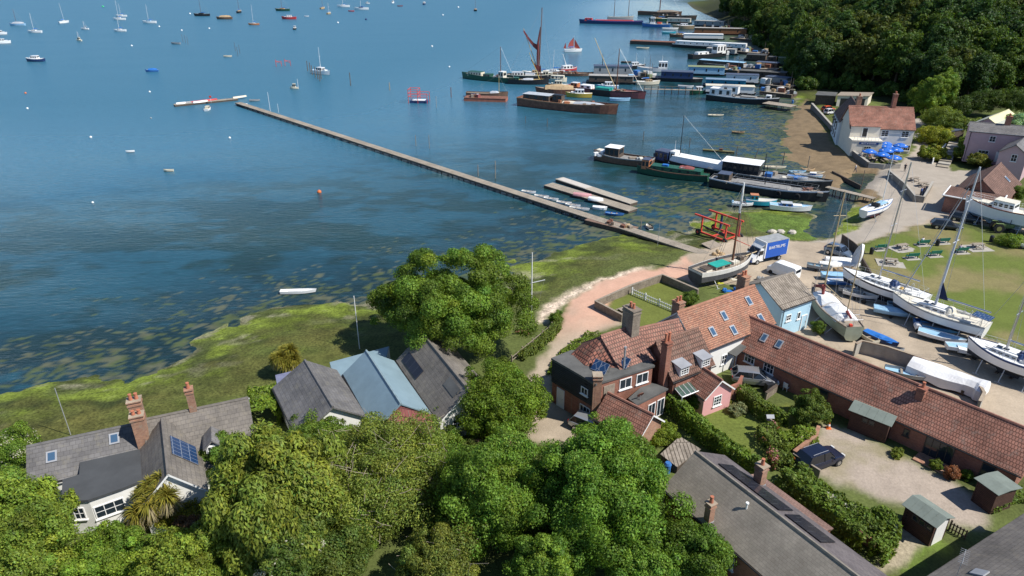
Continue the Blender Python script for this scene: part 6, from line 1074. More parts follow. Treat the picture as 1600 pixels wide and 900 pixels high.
b = small('turquoise boat with orange cabin roof aground on the green bank', 1188, 318, -12, 5.0, 1.9, .95, HT, HW, DKC, 'motor', z=.35); b.cabin(-1.9, -.5, 1.3, 1.0, HT, HOR, 2, side_only=False); b = small('white dinghy with grey cover aground left of turquoise boat', 1160, 319, -8, 3.6, 1.5, .5, HW, HW, TARPG, 'motor', z=.3); b.box('outboard_motor', (-1.75, 0, .6), (.3, .3, .5), HLB)
b = small('white speedboat with blue cockpit aground on the green bank', 1234, 326, -14, 6.6, 2.2, .85, HW, HW, HLB, 'motor', z=.4); b.cabin(-1.6, .3, 1.5, .55, HB, TARPG, 2); b.cabin(.4, 1.9, 1.3, .25, HW, HW)
# trestle walks
def trestle(label, pa, pb, z=1.1, w=1.3, n=8, rail=True):
    a = W(*pa, z); c = W(*pb, z); L = math.dist(a, c); t = thing('trestle_walkway', label, 'walkway', (a[0], a[1], 0), math.atan2(c[1] - a[1], c[0] - a[0])); MB().box((L / 2, 0, z), (L, w, .12)).build('deck', JD, t)
    for k in range(n):
        q = MB(); xx = .2 + (L - .4) * k / (n - 1); q.tube((xx, -w * .4, -.8), (xx, -w * .4, z + (1 if rail else 0)), .09, n=5); q.tube((xx, w * .4, -.8), (xx, w * .4, z + (1 if rail else 0)), .09, n=5); q.box((xx, 0, z - .2), (.1, w, .12)); q.build('trestle', WOOD_D, t)
    if rail: q = MB(); q.box((L / 2, w * .42, z + .95), (L, .07, .08)); q.build('handrail', WOOD, t)
trestle('timber trestle walkway from the bow of black barges to the muddy beach', (1292, 292), (1366, 310), 1.3, 1.4, 7, False); trestle('railed trestle walkway in front of the dark blue houseboat', (1006, 139), (1094, 141), 1.5, 1.4, 9); trestle('cluttered landing stage beside black and white barge', (1196, 160), (1240, 166), 1.4, 4.5, 5, False)

# landing stages and extra craft that fill the shore below the wood
for i, (pa, pb, w, lb) in enumerate([((1150, 84), (1192, 88), 7, 'cluttered timber landing stage at the shore end of the white portholed barge'), ((1140, 62), (1180, 66), 6, 'cluttered timber landing stage beside the orange brown houseboat'), ((1160, 110), (1212, 114), 6, 'cluttered timber landing stage below the pale blue roofed barge'), ((1186, 136), (1232, 142), 6, 'cluttered timber landing stage by the white cabin houseboat'), ((1186, 148), (1236, 154), 5, 'cluttered timber landing stage beside white panelled houseboat'), ((1090, 46), (1140, 48), 6, 'cluttered timber landing stage at the far end of houseboats'), ((1126, 113), (1152, 115), 6, 'small landing stage between pale blue and blackish houseboats'), ((986, 124), (1016, 127), 5, 'timber landing stage between grey houseboat and dark blue houseboat')]):
    t, L = pontoon('landing_stage', lb, pa, pb, w, 1.2, WOOD, 'landing stage'); r = random.Random(i + 50)
    for k in range(9): d = (r.uniform(.6, 2.6), r.uniform(.6, 2.2), r.uniform(.5, 2.0)); MB().box((r.uniform(-.45, .45) * L, r.uniform(-.38, .38) * w, 1.2 + d[2] / 2), d, rz=r.uniform(0, 3)).build(['deck_crate', 'water_tank', 'timber_stack', 'deck_locker'][k % 4], [HB, HGY, WOOD_D, HTAN, HW, ROOFG, HRU, TARPG][(k + i) % 8], t)
    MB().tube((L * .4, 0, 1), (L * .4, 0, 6), .08, n=5).build('lamp_pole', POLE, t)
houseboat('dark grey houseboat with pale roof between tug and landing stage', (1100, 84), (1150, 87), 5, 2.0, HGY, ROOFP, 3); houseboat('brown boarded houseboat with blue grey roof by the green shed raft', (1176, 108), (1216, 111), 5, 2.2, HBR, ROOFDB, 3); houseboat('low cream houseboat below the far dark hulk', (1040, 36), (1080, 37), 7, 2.6, HC, ROOFP, 3); houseboat('grey blue houseboat with dark roof beside teal one', (1190, 131), (1230, 136), 5, 2.1, HGY, ROOFDB, 2)
for a in [('long half decked work boat beside the far tug', 1068, 45, 170, 13, 'motor', HTAN, 0, HW), ('old wooden yacht hull with mast near the far houseboats', 1030, 33, 175, 14, 'yacht', HG, 18, HTAN), ('white cabin launch near the trestle walkway', 1010, 121, 5, 7, 'motor', HW, 0, HC), ('dark launch with white cabin between grey houseboat and trawler', 992, 107, 8, 8, 'motor', HK, 5, HW), ('small green launch among the landing stages', 1140, 128, 5, 6, 'motor', HG, 0, HC), ('white sloop without sails moored by the sailing barge stern', 866, 115, 170, 8, 'yacht', HW, 8, HW), ('blue open boat beside the red bowed barge', 968, 158, -4, 6, 'open', HLB, 0, HW), ('yellow and white launch under the red barge side', 905, 152, 172, 8, 'motor', pm('boat_yellow', (.5, .36, .06)), 0, HW)]: moor(*a)

for a in [('white ketch hull with two short masts inside the barge cluster', 840, 119, 172, 11, 'yacht', HC, 9, HTAN), ('rusty open lighter behind the long rust brown hulk', 870, 147, 172, 13, 'tarp', HRU, 0, HRU, DKW, HTAN), ('pale blue launch between grey houseboat and red bowed barge', 950, 139, 175, 7, 'motor', HLB, 0, HW), ('black launch at the stern of red bowed barge', 872, 137, 170, 7, 'motor', HK, 4, HC), ('cream hulled yacht at the bow of dark blue houseboat', 1012, 132, 6, 8, 'yacht', HC, 9, HTAN), ('brown smack hull with mast among far houseboats', 1062, 58, 172, 11, 'yacht', HBR, 12, HTAN), ('white motor yacht beside the long white portholed barge', 1130, 86, 4, 9, 'motor', HW, 5, HW), ('green hulled work boat by the trestle walkway end', 1092, 146, 3, 6, 'motor', HG, 0, HW)]: moor(*a)
# ---------------- boats laid up in the yard ----------------
def laid_up(name, label, pbow, pstern, zgun, B, D, hull, strip, under, deck, inset=.05, keel=.9, kL=.35, props=3, cat='sailing boat', kcol=None, **k):
    a = Vector(W(*pstern, zgun)); b = Vector(W(*pbow, zgun)); u = b - a; L = u.length; c = (a + b) / 2; gz = g1(c.x, c.y); k.setdefault('stern', .62); k.setdefault('p', 2.1); k.setdefault('rake', .05); k.setdefault('draft', .55)
    dr = k['draft']; bt = Boat(name, label, cat, c.x, c.y, zgun - D, math.atan2(u.y, u.x), L, B, D, hull, strip, under, deck, inset, k.pop('group', None), **k); z0 = gz - (zgun - D)
    m = MB(); zk = z0 + .12; m.add([(-kL * L * .5, -.07, -dr + .1), (kL * L * .45, -.07, -dr + .1), (kL * L * .45, .07, -dr + .1), (-kL * L * .5, .07, -dr + .1), (-kL * L * .45, -.12, zk), (kL * L * .25, -.12, zk), (kL * L * .25, .12, zk), (-kL * L * .45, .12, zk)], [(4, 5, 1, 0), (5, 6, 2, 1), (6, 7, 3, 2), (7, 4, 0, 3), (7, 6, 5, 4)]); m.build('keel', kcol or under, bt.root)
    m = MB(); m.add([(-L * .44, -.04, -.1), (-L * .38, -.04, -.2), (-L * .38, .04, -.2), (-L * .44, .04, -.1), (-L * .44, -.04, zk + .5), (-L * .40, -.04, zk + .5), (-L * .40, .04, zk + .5), (-L * .44, .04, zk + .5)], [(0, 1, 5, 4), (1, 2, 6, 5), (2, 3, 7, 6), (3, 0, 4, 7), (4, 5, 6, 7)]); m.build('rudder', under, bt.root)
    for q in (-.12, .12): bt.box('keel_block', (q * kL * L * 2, 0, z0 + .06), (.3, .9, .14), WOOD_D)
    for i in range(props):
        x = L * (-.3 + .55 * i / max(1, props - 1))
        for sg in (-1, 1): bt_ = MB(); bt_.tube((x, sg * B * .62, z0), (x, sg * B * .40, .05), .05, n=6); bt_.tube((x - .3, sg * B * .62, z0 + .02), (x + .3, sg * B * .62, z0 + .02), .04, n=5); bt_.build('prop', STEELG, bt.root)
    bt.z0 = z0; return bt
def fit_yacht(b, cover, hood=True, stripe=None):
    L, B = b.L, b.B; c = b.cabin(-L * .10, L * .22, B * .58, .42, DKWH, DKWH, 4, taper=.78, wh=.3); b.cabin(L * .2, L * .31, B * .4, .2, DKWH, DKWH, 0, taper=.7, name='coachroof_step')
    for q in (L * .08, L * .16): MB().box((q, 0, b.zd + .46), (.5, .5, .06)).build('hatch', CABG, c)
    b.box('cockpit_well', (-L * .26, 0, b.zd + .02), (L * .2, B * .42, .06), DKG)
    for sg in (-1, 1): b.box('cockpit_coaming', (-L * .25, sg * B * .27, b.zd + .14), (L * .24, .12, .26), DKWH)
    if hood: b.tarp('spray_hood', -L * .15, -L * .07, B * .55, .95, cover)
    q = MB(); n = 14
    for i in range(n): a0, a1 = 6.283 * i / n, 6.283 * (i + 1) / n; q.tube((-L * .32, .42 * math.cos(a0), b.zd + .75 + .42 * math.sin(a0)), (-L * .32, .42 * math.cos(a1), b.zd + .75 + .42 * math.sin(a1)), .022, n=4)
    q.tube((-L * .32, 0, b.zd), (-L * .32, 0, b.zd + .75), .06, n=6); q.build('steering_wheel', ALU, b.root); b.rail(-L * .46, L * .44, .6, STEELG)
    for k in range(3): b.box('winch', (-L * .18 - .5 * k, B * .27 * (-1) ** k, b.zd + .34), (.18, .18, .16), ALU)
b = laid_up('laid_up_yacht', 'white yacht with dark blue spray hood laid up along the lawn edge', (1322, 422), (1448, 464), 3.6, 3.6, 1.05, HW, pm('dark_stripe', (.03, .03, .04)), AF, DKWH); fit_yacht(b, HDB); b.mast(b.L * .08, 15.5, .12, ALU, .02); b.boom(b.L * .07, 4.6, b.zd + 1.7, .09, ALU); b.tarp('orange_bag', -b.L * .24, -b.L * .19, .9, .3, pm('yellow_bag', (.6, .36, .05))); YA = b
b = laid_up('laid_up_yacht', 'largest white yacht with grey stripe and solar panel at its stern', (1401, 461), (1542, 508), 3.6, 3.7, 1.1, HW, HGY, AF, DKC); fit_yacht(b, DKC); b.mast(b.L * .06, 17.0, .15, pm('grey_spar', (.50, .53, .58), .35), .02); b.boom(b.L * .05, 5.4, b.zd + 1.6, .1, ALU); YB = b
q = MB(); q.slab([(-.9, -.8, 0), (.9, -.8, .1), (.9, .8, .1), (-.9, .8, 0)], .05, 0, 1); o = q.build('solar_panel', [SOLAR, ALU], b.root); o.location = (-b.L * .47, 1.3, 2.5); q = MB().tube((-b.L * .47, 1.0, .9), (-b.L * .47, 1.3, 2.46), .04, n=5); q.build('panel_pole', ALU, b.root); q = MB().add([(b.L * .04, .1, 2.4), (b.L * .04 - 1.0, .2, 2.5), (b.L * .05, .1, 4.6)], [(0, 1, 2), (2, 1, 0)]); q.build('blue_sail_bag', HDB, b.root)
q = MB(); q.tube((b.L * .46, 0, 1.3), (b.L * .07, 0, 15.5), .07, .05, 6); q.build('furled_genoa', TARPG, b.root)
b = laid_up('laid_up_yacht', 'white yacht with navy line cut by the right frame edge', (1518, 531), (1650, 580), 3.6, 3.6, 1.1, HW, HDB, AF, DKWH); fit_yacht(b, HDB); b.mast(b.L * .08, 9.5, .13, ALU, .0); b.boom(b.L * .07, 4.6, b.zd + 1.5, .09, ALU); b.box('blue_fender', (b.L * .18, -1.62, .5), (.5, .3, .8), HB); b.box('blue_fender', (b.L * .24, -1.5, .55), (.3, .3, .6), HB)
b = laid_up('laid_up_ketch', 'old wooden ketch under white canvas covers with maroon sail bundle', (1271, 448), (1335, 511), 3.2, 3.3, 1.3, pm('pale_green_hull', (.33, .36, .27), .6, .15), DKW, AF, DKW, .12, props=3, kL=.5); L = b.L; b.tarp('white_canvas_cover', L * .02, L * .32, 3.0, .75, TARPW); b.tarp('white_canvas_cover', -L * .36, -L * .02, 3.0, .9, TARPW); b.mast(L * .26, 13.5, .10, SPAR, 0); b.mast(-L * .3, 8.6, .07, SPAR, 0, name='mizzen_mast'); q = MB().tube((L * .45, .1, b.zd + .5), (L * .24, .2, b.zd + 1.5), .17, .24, 8); q.tube((L * .24, .2, b.zd + 1.5), (L * .2, .3, b.zd + .5), .24, .15, 8); q.build('maroon_sail_bundle', SAILM, b.root); q = MB().tube((-L * .3, 0, b.zd + 1.0), (-L * .42, .1, b.zd + .8), .18, .12, 7); q.build('maroon_mizzen_bundle', SAILM, b.root); b.rail(-L * .46, -L * .34, .6); b.box('outboard_cowl', (-L * .49, .4, b.zd + .2), (.35, .3, .45), REDP); b.boom(L * .25, L * .4, b.zd + 1.7, .07, SPAR)
b = laid_up('fishing_smack', 'old white bulwarked smack with teal hatch cover propped on the hard', (1171, 399), (1088, 423), 3.3, 3.7, 1.4, pm('grey_black_topside', (.085, .085, .09), .7, .3), pm('weathered_white_bulwark', (.62, .60, .55), .7, .15), AF, DKW, .38, props=2, kL=.6, stern=.7, strip_h=.62, cat='fishing boat', p=2.6); L = b.L
b.cabin(-L * .22, L * .06, 1.7, .5, WOOD, TEAL, 2); b.cabin(-L * .38, -L * .27, 1.4, .4, DKC, WOOD_D, 0, name='companionway'); b.box('deck_locker', (L * .18, -.3, b.zd + .2), (1.1, .8, .4), DKC); b.box('winch', (L * .32, 0, b.zd + .3), (.6, .8, .6), WOOD_D); tp = b.mast(L * .17, 11.3, .16, SPARD, .0, stays=False); q = MB().tube((L * .17, 0, b.zd + 7.2), (L * .17, 0, b.zd + 11.3), .17, .1, 8); q.build('white_topmast', SPARW, b.root)
q = MB()
for sg in (-1, 1):
    for k in range(3): q.tube((L * (.13 - .05 * k), sg * 1.75, 1.3), (L * .17, 0, b.zd + 8.5 + k), .022, n=3)
q.tube((L * .5, 0, 1.6), (L * .17, 0, b.zd + 9), .022, n=3); q.tube((L * .62, 0, 1.5), (L * .17, 0, b.zd + 10.6), .022, n=3); q.tube((-L * .46, 0, 1.4), (L * .17, 0, b.zd + 11), .02, n=3); q.build('rigging', ROPE, b.root); MB().tube((L * .42, 0, 1.5), (L * .64, 0, 1.7), .09, .06, 7).build('bowsprit', SPAR, b.root)
for sg in (-1, 1): MB().add([(-L * .4, sg * 1.9, b.z0 + .6), (L * .3, sg * 2.3, b.z0 + .75), (L * .3, sg * 2.5, b.z0 + .9), (-L * .4, sg * 2.1, b.z0 + .75)], [(0, 1, 2, 3), (3, 2, 1, 0)]).build('shoring_plank', WOOD, b.root)
b = laid_up('motor_sailer', 'big white motor sailer with cream deckhouse laid up before the brown roof', (1514, 311), (1632, 338), 4.3, 4.0, 1.9, HW, pm('mahogany_rail', (.16, .055, .04), .5), pm('pale_blue_bottom', (.45, .58, .68), .5), DKC, .3, props=3, kL=.6, strip_h=.16, stern=.7); L = b.L; b.cabin(-L * .14, L * .14, 2.5, 1.5, HW, DKC, 4, taper=.9, name='deckhouse', wh=.35, side_only=False); b.cabin(L * .14, L * .34, 2.0, .6, DKC, DKC, 3, taper=.85); b.rail(-L * .4, L * .46, .7, PAINT); b.box('mooring_bollard', (L * .4, 0, b.zd + .25), (.3, .3, .5), DKC)
b = laid_up('laid_up_sloop', 'small blue and white sloop with red keel standing on the muddy slip', (1393, 313), (1350, 329), 2.5, 2.4, .8, HW, HB, HDB, DKWH, keel=.5, kcol=AFR, props=1, kL=.4); L = b.L; b.cabin(-L * .05, L * .25, 1.5, .35, DKWH, HLB, 3, taper=.8); b.box('cockpit_well', (-L * .25, 0, b.zd + .02), (L * .22, 1.1, .06), HK); b.mast(L * .14, 9.0, .07, SPARW, .02); b.boom(L * .12, 3.0, b.zd + 1.0, .06, SPAR); b.box('spray_hood', (-L * .1, 0, b.zd + .4), (.5, 1.3, .6), HK)
def covered_boat(label, p, q, z, B, H):
    a = Vector(W(*p, z)); c = Vector(W(*q, z)); u = c - a; L = u.length; m = (a + c) / 2; gz = g1(m.x, m.y); t = thing('covered_boat', label, 'covered boat', (m.x, m.y, gz), math.atan2(u.y, u.x)); rnd = random.Random(4); S = []; n = 26
    for i in range(n):
        f = i / (n - 1); x = (f - .5) * L; e = .62 + .38 * math.sin(math.pi * min(1, f * 1.15 + .12)) ** .6 if f < .9 else .86; w = B / 2 * e; N_ = lambda q: (float(vnoise(np.array([x * .8]), np.array([q * 3.7]), 9)[0]) - .5) * .16; hz = H * (.82 + .18 * f)
        S.append([(x, -w * 1.04, .25 + N_(1) * 2), (x, -w * 1.02 + N_(2), hz * .42), (x, -w * .95 + N_(3), hz * .62), (x, -w * .48, hz * .84 + N_(4)), (x, 0, hz + N_(5) * .4), (x, w * .48, hz * .84 + N_(6)), (x, w * .95 + N_(7), hz * .62), (x, w * 1.02, hz * .42), (x, w * 1.04, .3 + N_(8) * 2)])
    b = MB(); b.loft(S, closed=False); b.poly(S[0][::-1]); b.poly(S[-1]); b.build('white_tarpaulin', TARPW, t); q = MB()
    for xx in (-.3, .25): q2 = MB(); q2.box((xx * L, 0, .3), (.5, B * .7, .5)); q2.build('support_block', WOOD_D, t)
covered_boat('long boat wholly wrapped in a white tarpaulin behind the parapet wall', (1426, 560), (1543, 604), 2.6, 3.0, 2.0)
# dinghies on the ground
def yd(label, px, py, hd, L, hull=HW, deck=None, kind='dinghy', cover=None, dz=.25, B=None, trolley=True, tilt=0, group='dinghies parked in the boat yard'):
    x, y, z = G(px, py); B = B or L * .37; D = .5
    if kind == 'upturned':
        b = small(label, px, py, hd, L, B, .5, hull, kind='upturned', z=z + .02, group=group); r = b; r.location = (x, y, z + .02)
    else:
        b = small(label, px, py, hd, L, B, D, hull, hull, deck, 'covered' if kind == 'covered' else ('motor' if kind == 'decked' else 'dinghy'), 0, group=group, draft=.1, **({'cover': cover} if kind == 'covered' else {})); r = b.root; r.location = (x, y, z + dz + .12)
        if kind == 'decked': b.box('cockpit_well', (-L * .1, 0, D - .07), (L * .42, B * .45, .05), deck if deck is HLB else DKG); 
        if trolley:
            m = MB(); m.tube((L * .62, 0, -dz - .04), (-L * .3, -B * .25, -.12), .03, n=5); m.tube((L * .62, 0, -dz - .04), (-L * .3, B * .25, -.12), .03, n=5); m.tube((-L * .1, -B * .5, -dz + .1), (-L * .1, B * .5, -dz + .1), .03, n=5); tr = m.build('trolley', STEELG, r)
            for sg in (-1, 1): MB().tube((-L * .1, sg * B * .5 - .06, -dz + .08), (-L * .1, sg * B * .5 + .06, -dz + .08), .2, n=12).build('wheel', TYRE, tr)
    if tilt: r.rotation_euler = (tilt, 0, R(hd))
    return b
for a in [('grey dinghy with pale blue inside alone near the white van', 1278, 423, -25, 3.0, HGY, HLB), ('white dinghy on top of the white row beside the dark fence', 1311, 408, -10, 3.8, HW, DKWH, 'upturned'), ('white upturned dinghy lower in the row beside dark fence', 1322, 415, -12, 3.6, HW, DKWH, 'upturned'), ('white flat dinghy at the left end of the row beside dark fence', 1298, 415, -8, 3.2, HW, DKWH, 'upturned'),
    ('pale blue decked dinghy behind the bow of the hooded yacht', 1308, 437, -6, 4.2, HLB, HLB, 'decked'), ('blue dinghy with white rim just below the pale blue one', 1316, 447, -4, 4.2, HB, DKWH, 'decked'), ('brown open dinghy beside the hooded yacht bow', 1317, 428, 10, 2.8, HTAN), ('white open dinghy with grey inside beside the canvas covered ketch', 1342, 467, -32, 3.8, HW, DKC), ('grey green dinghy behind the white open one by the ketch', 1329, 461, -25, 3.0, HGY, DKG),
    ('light blue dinghy under the hooded yacht', 1358, 459, -20, 3.4, HLB, DKG), ('long slate blue covered dinghy on trolley under the largest yacht bow', 1397, 494, -22, 4.6, HLB, HLB, 'covered', HLB), ('blue dinghy behind the slate blue covered one', 1411, 486, -18, 3.6, HLB, DKG), ('bright blue small dinghy beside the white trolley drum', 1447, 511, -8, 2.8, HB, DKG), ('big sky blue dinghy between drum and ladder', 1471, 520, -18, 4.4, pm('sky_blue_hull', (.10, .33, .58)), DKG, 'decked'), ('white dinghy with pale blue cockpit in front of sky blue one', 1468, 533, -35, 4.4, HW, HLB, 'decked'),
    ('white dinghy with blue cloth near the right hand yacht bow', 1508, 551, -10, 4.0, HW, HLB, 'decked'), ('second white dinghy near the right hand yacht bow', 1526, 558, -20, 3.8, HW, DKWH, 'decked'), ('tan inside open dinghy facing the parapet wall', 1351, 531, 100, 3.4, HC, HTAN), ('dinghy under a royal blue cover beside the tan one', 1374, 537, -55, 3.6, HDB, TARPB, 'covered', TARPB), ('small grey dinghy with outboard behind the parapet wall', 1386, 554, -12, 2.8, HGY, DKG), ('grey ribbed canoe stored inside the parapet wall', 1421, 590, -25, 4.6, HGY, HLB, 'dinghy', None, .05, 1.5, False), ('white dinghy by the bush at right frame edge', 1597, 388, -28, 3.0, HW, DKG)]: yd(*a)
x, y, z = G(1339, 418); t = thing('upright_dinghy', 'white dinghy hull stood on end against the dark fence', 'dinghy', (x, y, z), .2); S = hull_sections(3.4, 1.5, .45, .45, .1, .05); h_, d_ = hull_mesh(S, .05, .1, .05); o = h_.build('hull', [HW, HW, HW], t); o.rotation_euler = (0, R(-78), 0); o.location = (0, 0, 1.75)
x, y, z = G(1432, 517); t = thing('buoy_trolley', 'white drum on a two wheeled trolley under the largest yacht', 'trolley', (x, y, z), -.3); MB().tube((0, -.45, .6), (0, .45, .6), .38, n=14).build('drum', HW, t); MB().tube((0, -.6, .3), (0, -.5, .3), .3, n=12).build('wheel', TYRE, t); MB().tube((0, .5, .3), (0, .6, .3), .3, n=12).build('wheel', TYRE, t); MB().tube((0, 0, .3), (1.7, 0, .15), .04, n=5).build('drawbar', STEELG, t)
x, y, z = G(1366, 474); t = thing('boat_trailer', 'empty steel boat trailer beside the white open dinghy', 'trailer', (x, y, z), -.5); q = MB(); q.tube((-1.6, -.5, .4), (2.2, 0, .4), .05, n=5); q.tube((-1.6, .5, .4), (2.2, 0, .4), .05, n=5); q.tube((-1.2, -.6, .4), (-1.2, .6, .4), .05, n=5); q.tube((.3, -.3, .4), (.3, .3, .4), .05, n=5); q.build('frame', STEELG, t)
for sg in (-1, 1): MB().tube((-1.2, sg * .75 - .08, .3), (-1.2, sg * .75 + .08, .3), .3, n=12).build('wheel', TYRE, t)
def ladder(label, px, py, rz, h=3.0, lean=.35):
    x, y, z = G(px, py); t = thing('ladder', label, 'ladder', (x, y, z), rz); q = MB(); q.tube((-.2, 0, 0), (-.2, lean * h, h), .03, n=5); q.tube((.2, 0, 0), (.2, lean * h, h), .03, n=5)
    for k in range(1, 10): f = k / 10; q.tube((-.2, lean * h * f, h * f), (.2, lean * h * f, h * f), .02, n=4)
    q.build('ladder_frame', ALU, t)
ladder('aluminium ladder leaning on the hooded yacht', 1380, 478, .5); ladder('aluminium ladder leaning on the largest yacht near its stern', 1489, 525, .5)
# red slip trailer
a = G(1094, 366); c = G(1132, 377); d = G(1158, 364); u = Vector(c[:2]) - Vector(a[:2]); l = u.length; u.normalize(); v = Vector((-u.y, u.x)); t = thing('slipway_trailer', 'tall red steel boat slipping trailer at the landward end of jetty', 'trailer', a, math.atan2(u.y, u.x)); w = 3.4
for nm, yy in (('near', 0), ('far', w)):
    q = MB(); q.box((.1, yy, 1.6), (.22, .22, 2.7)); q.box((l, yy, 1.6), (.22, .22, 2.7)); q.box((l * .4, yy, 3.02), (l + 2.0, .24, .24)); q.box((l / 2, yy, .4), (l + .6, .24, .28)); q.build('side_frame', REDP, t)
q = MB(); q.box((l * .5, w / 2, .42), (.2, w, .2)); q.box((l * .95, w / 2, .42), (.2, w, .2)); q.tube((l, w / 2, .45), (l + 4.5, w * .3, .5), .09, n=6); q.build('cross_beam', REDP, t)
for xx in (-.3, l + .2):
    for yy in (-.25, w + .25): o = MB().tube((xx, yy - .14, .42), (xx, yy + .14, .42), .45, n=14).build('wheel', TYRE, t); MB().tube((xx, yy - .15, .42), (xx, yy + .15, .42), .2, n=10).build('rim', REDP, o)
q = MB(); q.tube((.3, .0, 1.6), (l - .2, 0, 1.1), .12, n=6); q.tube((.8, .1, 1.3), (l, .1, 1.4), .1, n=6); q.build('padded_sling', HK, t); MB().tube((1.2, w, .6), (1.2, w, 2.9), .2, n=8).build('blue_padded_post', HDB, t)
# ---------------- vehicles ----------------
CARGL = mat_glass('car_glass', (.012, .015, .02), .05); LAMP = mat_glass('lamp_glass', (.6, .6, .58), .1); TAIL = mat_glass('tail_glass', (.4, .02, .02), .1)
def carpaint(name, c, metal=.2, rough=.22): return mat(name, c, rough, .02, 1, 0, metal, .6)
def car(label, p0, p1, paint, L=4.4, Wd=1.8, H=1.55, kind='hatch', name='parked_car', cat='car', roofrack=False):
    """p0, p1: ground pixels under the rear and front wheels of the side one sees"""
    a = Vector(G(*p0)); c = Vector(G(*p1)); u = Vector(c[:2]) - Vector(a[:2]); u.normalize(); v = Vector((-u.y, u.x)); m = (a + c) / 2; away = v if v.y > 0 else -v; m2 = Vector(m[:2]) + away * Wd * .45
    t = thing(name, label, cat, (m2.x, m2.y, m.z), math.atan2(u.y, u.x), None); w = Wd / 2; hl = L / 2; bz = .92 if kind != 'suv' else 1.05; hz = bz - .06
    prof = [(-hl, .5, bz - .18, .82), (-hl + .08, .36, bz - .05, .93), (-hl + .5, .28, bz, .98), (-.6, .24, bz + .02, 1), (.5, .24, bz, 1), (hl - 1.15, .26, hz, .99), (hl - .45, .3, hz - .13, .95), (hl - .1, .36, hz - .26, .86), (hl, .46, hz - .36, .76)]
    m_ = MB(); secs = []
    for x, zb, zt, k in prof: secs.append([(x, -w * .8 * k, zb), (x, -w * k * .97, zb + .12), (x, -w * k, zb + (zt - zb) * .6), (x, -w * k * .95, zt - .05), (x, -w * k * .84, zt), (x, w * k * .84, zt), (x, w * k * .95, zt - .05), (x, w * k, zb + (zt - zb) * .6), (x, w * k * .97, zb + .12), (x, w * .8 * k, zb)])
    m_.loft(secs, 0); m_.build('body', paint, t, smooth=False)
    g0, g1_, g2, g3 = (-hl + .12, -hl + .55, .25, hl - 1.35) if kind in ('hatch', 'suv') else (-hl + .5, -hl + 1.1, .3, hl - 1.4)
    zt = H; q = MB(); S = [[(g0, -w * .86, bz - .02), (g1_, -w * .70, zt - .06), (g1_, w * .70, zt - .06), (g0, w * .86, bz - .02)], [(-.3, -w * .93, bz), (-.3, -w * .74, zt - .03), (-.3, w * .74, zt - .03), (-.3, w * .93, bz)], [(g2 + .5, -w * .92, bz), (g2, -w * .72, zt - .06), (g2, w * .72, zt - .06), (g2 + .5, w * .92, bz)], [(g3 + .1, -w * .82, bz - .04), (g3 + .02, -w * .80, bz + .0), (g3 + .02, w * .80, bz + .0), (g3 + .1, w * .82, bz - .04)]]
    q.loft(S, 0); q.build('windows', CARGL, t); q = MB(); q.loft([[(g1_ - .06, -w * .70, zt - .07), (g1_ - .02, -w * .5, zt), (g1_ - .02, w * .5, zt), (g1_ - .06, w * .70, zt - .07)], [(-.3, -w * .75, zt - .035), (-.3, -w * .5, zt + .03), (-.3, w * .5, zt + .03), (-.3, w * .75, zt - .035)], [(g2 + .08, -w * .73, zt - .065), (g2 + .03, -w * .5, zt), (g2 + .03, w * .5, zt), (g2 + .08, w * .73, zt - .065)]]); q.build('roof', paint, t)
    for sg in (-1, 1):
        for nm, pa, pb in (('pillar', (g0, sg * w * .87, bz), (g1_, sg * w * .705, zt - .05)), ('pillar', (-.35, sg * w * .935, bz), (-.35, sg * w * .745, zt - .03)), ('pillar', (g3 + .05, sg * w * .82, bz - .02), (g2 + .05, sg * w * .73, zt - .06))): MB().tube(pa, pb, .04, n=4).build(nm, paint if nm else paint, t)
        for xx in (-hl + .82, hl - .85):
            o = MB().tube((xx, sg * (w - .2), .32), (xx, sg * (w + .015), .32), .33 if kind != 'suv' else .37, n=16).build('wheel', TYRE, t); MB().tube((xx, sg * (w - .1), .32), (xx, sg * (w + .03), .32), .21, n=12).build('rim', ALU, o)
        MB().box((hl - .12, sg * w * .62, hz - .27), (.14, .36, .15)).build('headlight', LAMP, t); MB().box((-hl + .03, sg * w * .72, bz - .17), (.1, .22, .2)).build('tail_light', TAIL, t); MB().box((g3 - .25, sg * (w + .08), bz + .04), (.16, .16, .13)).build('wing_mirror', paint, t)
        if roofrack: MB().tube((g1_ + .2, sg * w * .6, zt + .08), (g2 - .1, sg * w * .6, zt + .08), .025, n=5).build('roof_bar', ALU, t)
    MB().box((hl - .0, 0, .5), (.06, w * 1.2, .2)).build('grille', HK, t); return t
car('dark navy four wheel drive car with silver roof rails in the gravel court', (1272, 741), (1307, 728), carpaint('navy_paint', (.012, .018, .042)), 4.5, 1.85, 1.75, 'suv', roofrack=True)
SUV = car('silver grey car beside the brick house wall and pink cottage', (1155, 603), (1204, 608), carpaint('silver_paint', (.36, .37, .38), .6), 4.6, 1.9, 1.6, 'suv')
car('silver estate car half hidden by the tree beside brick outbuilding', (900, 674), (940, 690), carpaint('pale_silver_paint', (.42, .44, .46), .6), 4.5, 1.8, 1.5)
car('silver blue car with roof rails beside the dark board fence', (1295, 398), (1318, 405), carpaint('blue_silver_paint', (.18, .24, .32), .5), 4.3, 1.8, 1.6, 'suv', roofrack=True)
car('dark charcoal car parked under the tall mast by the lawn', (1462, 358), (1496, 361), carpaint('charcoal_paint', (.03, .034, .04)), 4.6, 1.8, 1.5); car('dark blue grey car behind the charcoal one under the motor sailer', (1490, 345), (1523, 350), carpaint('slate_paint', (.045, .05, .06)), 4.6, 1.8, 1.5)
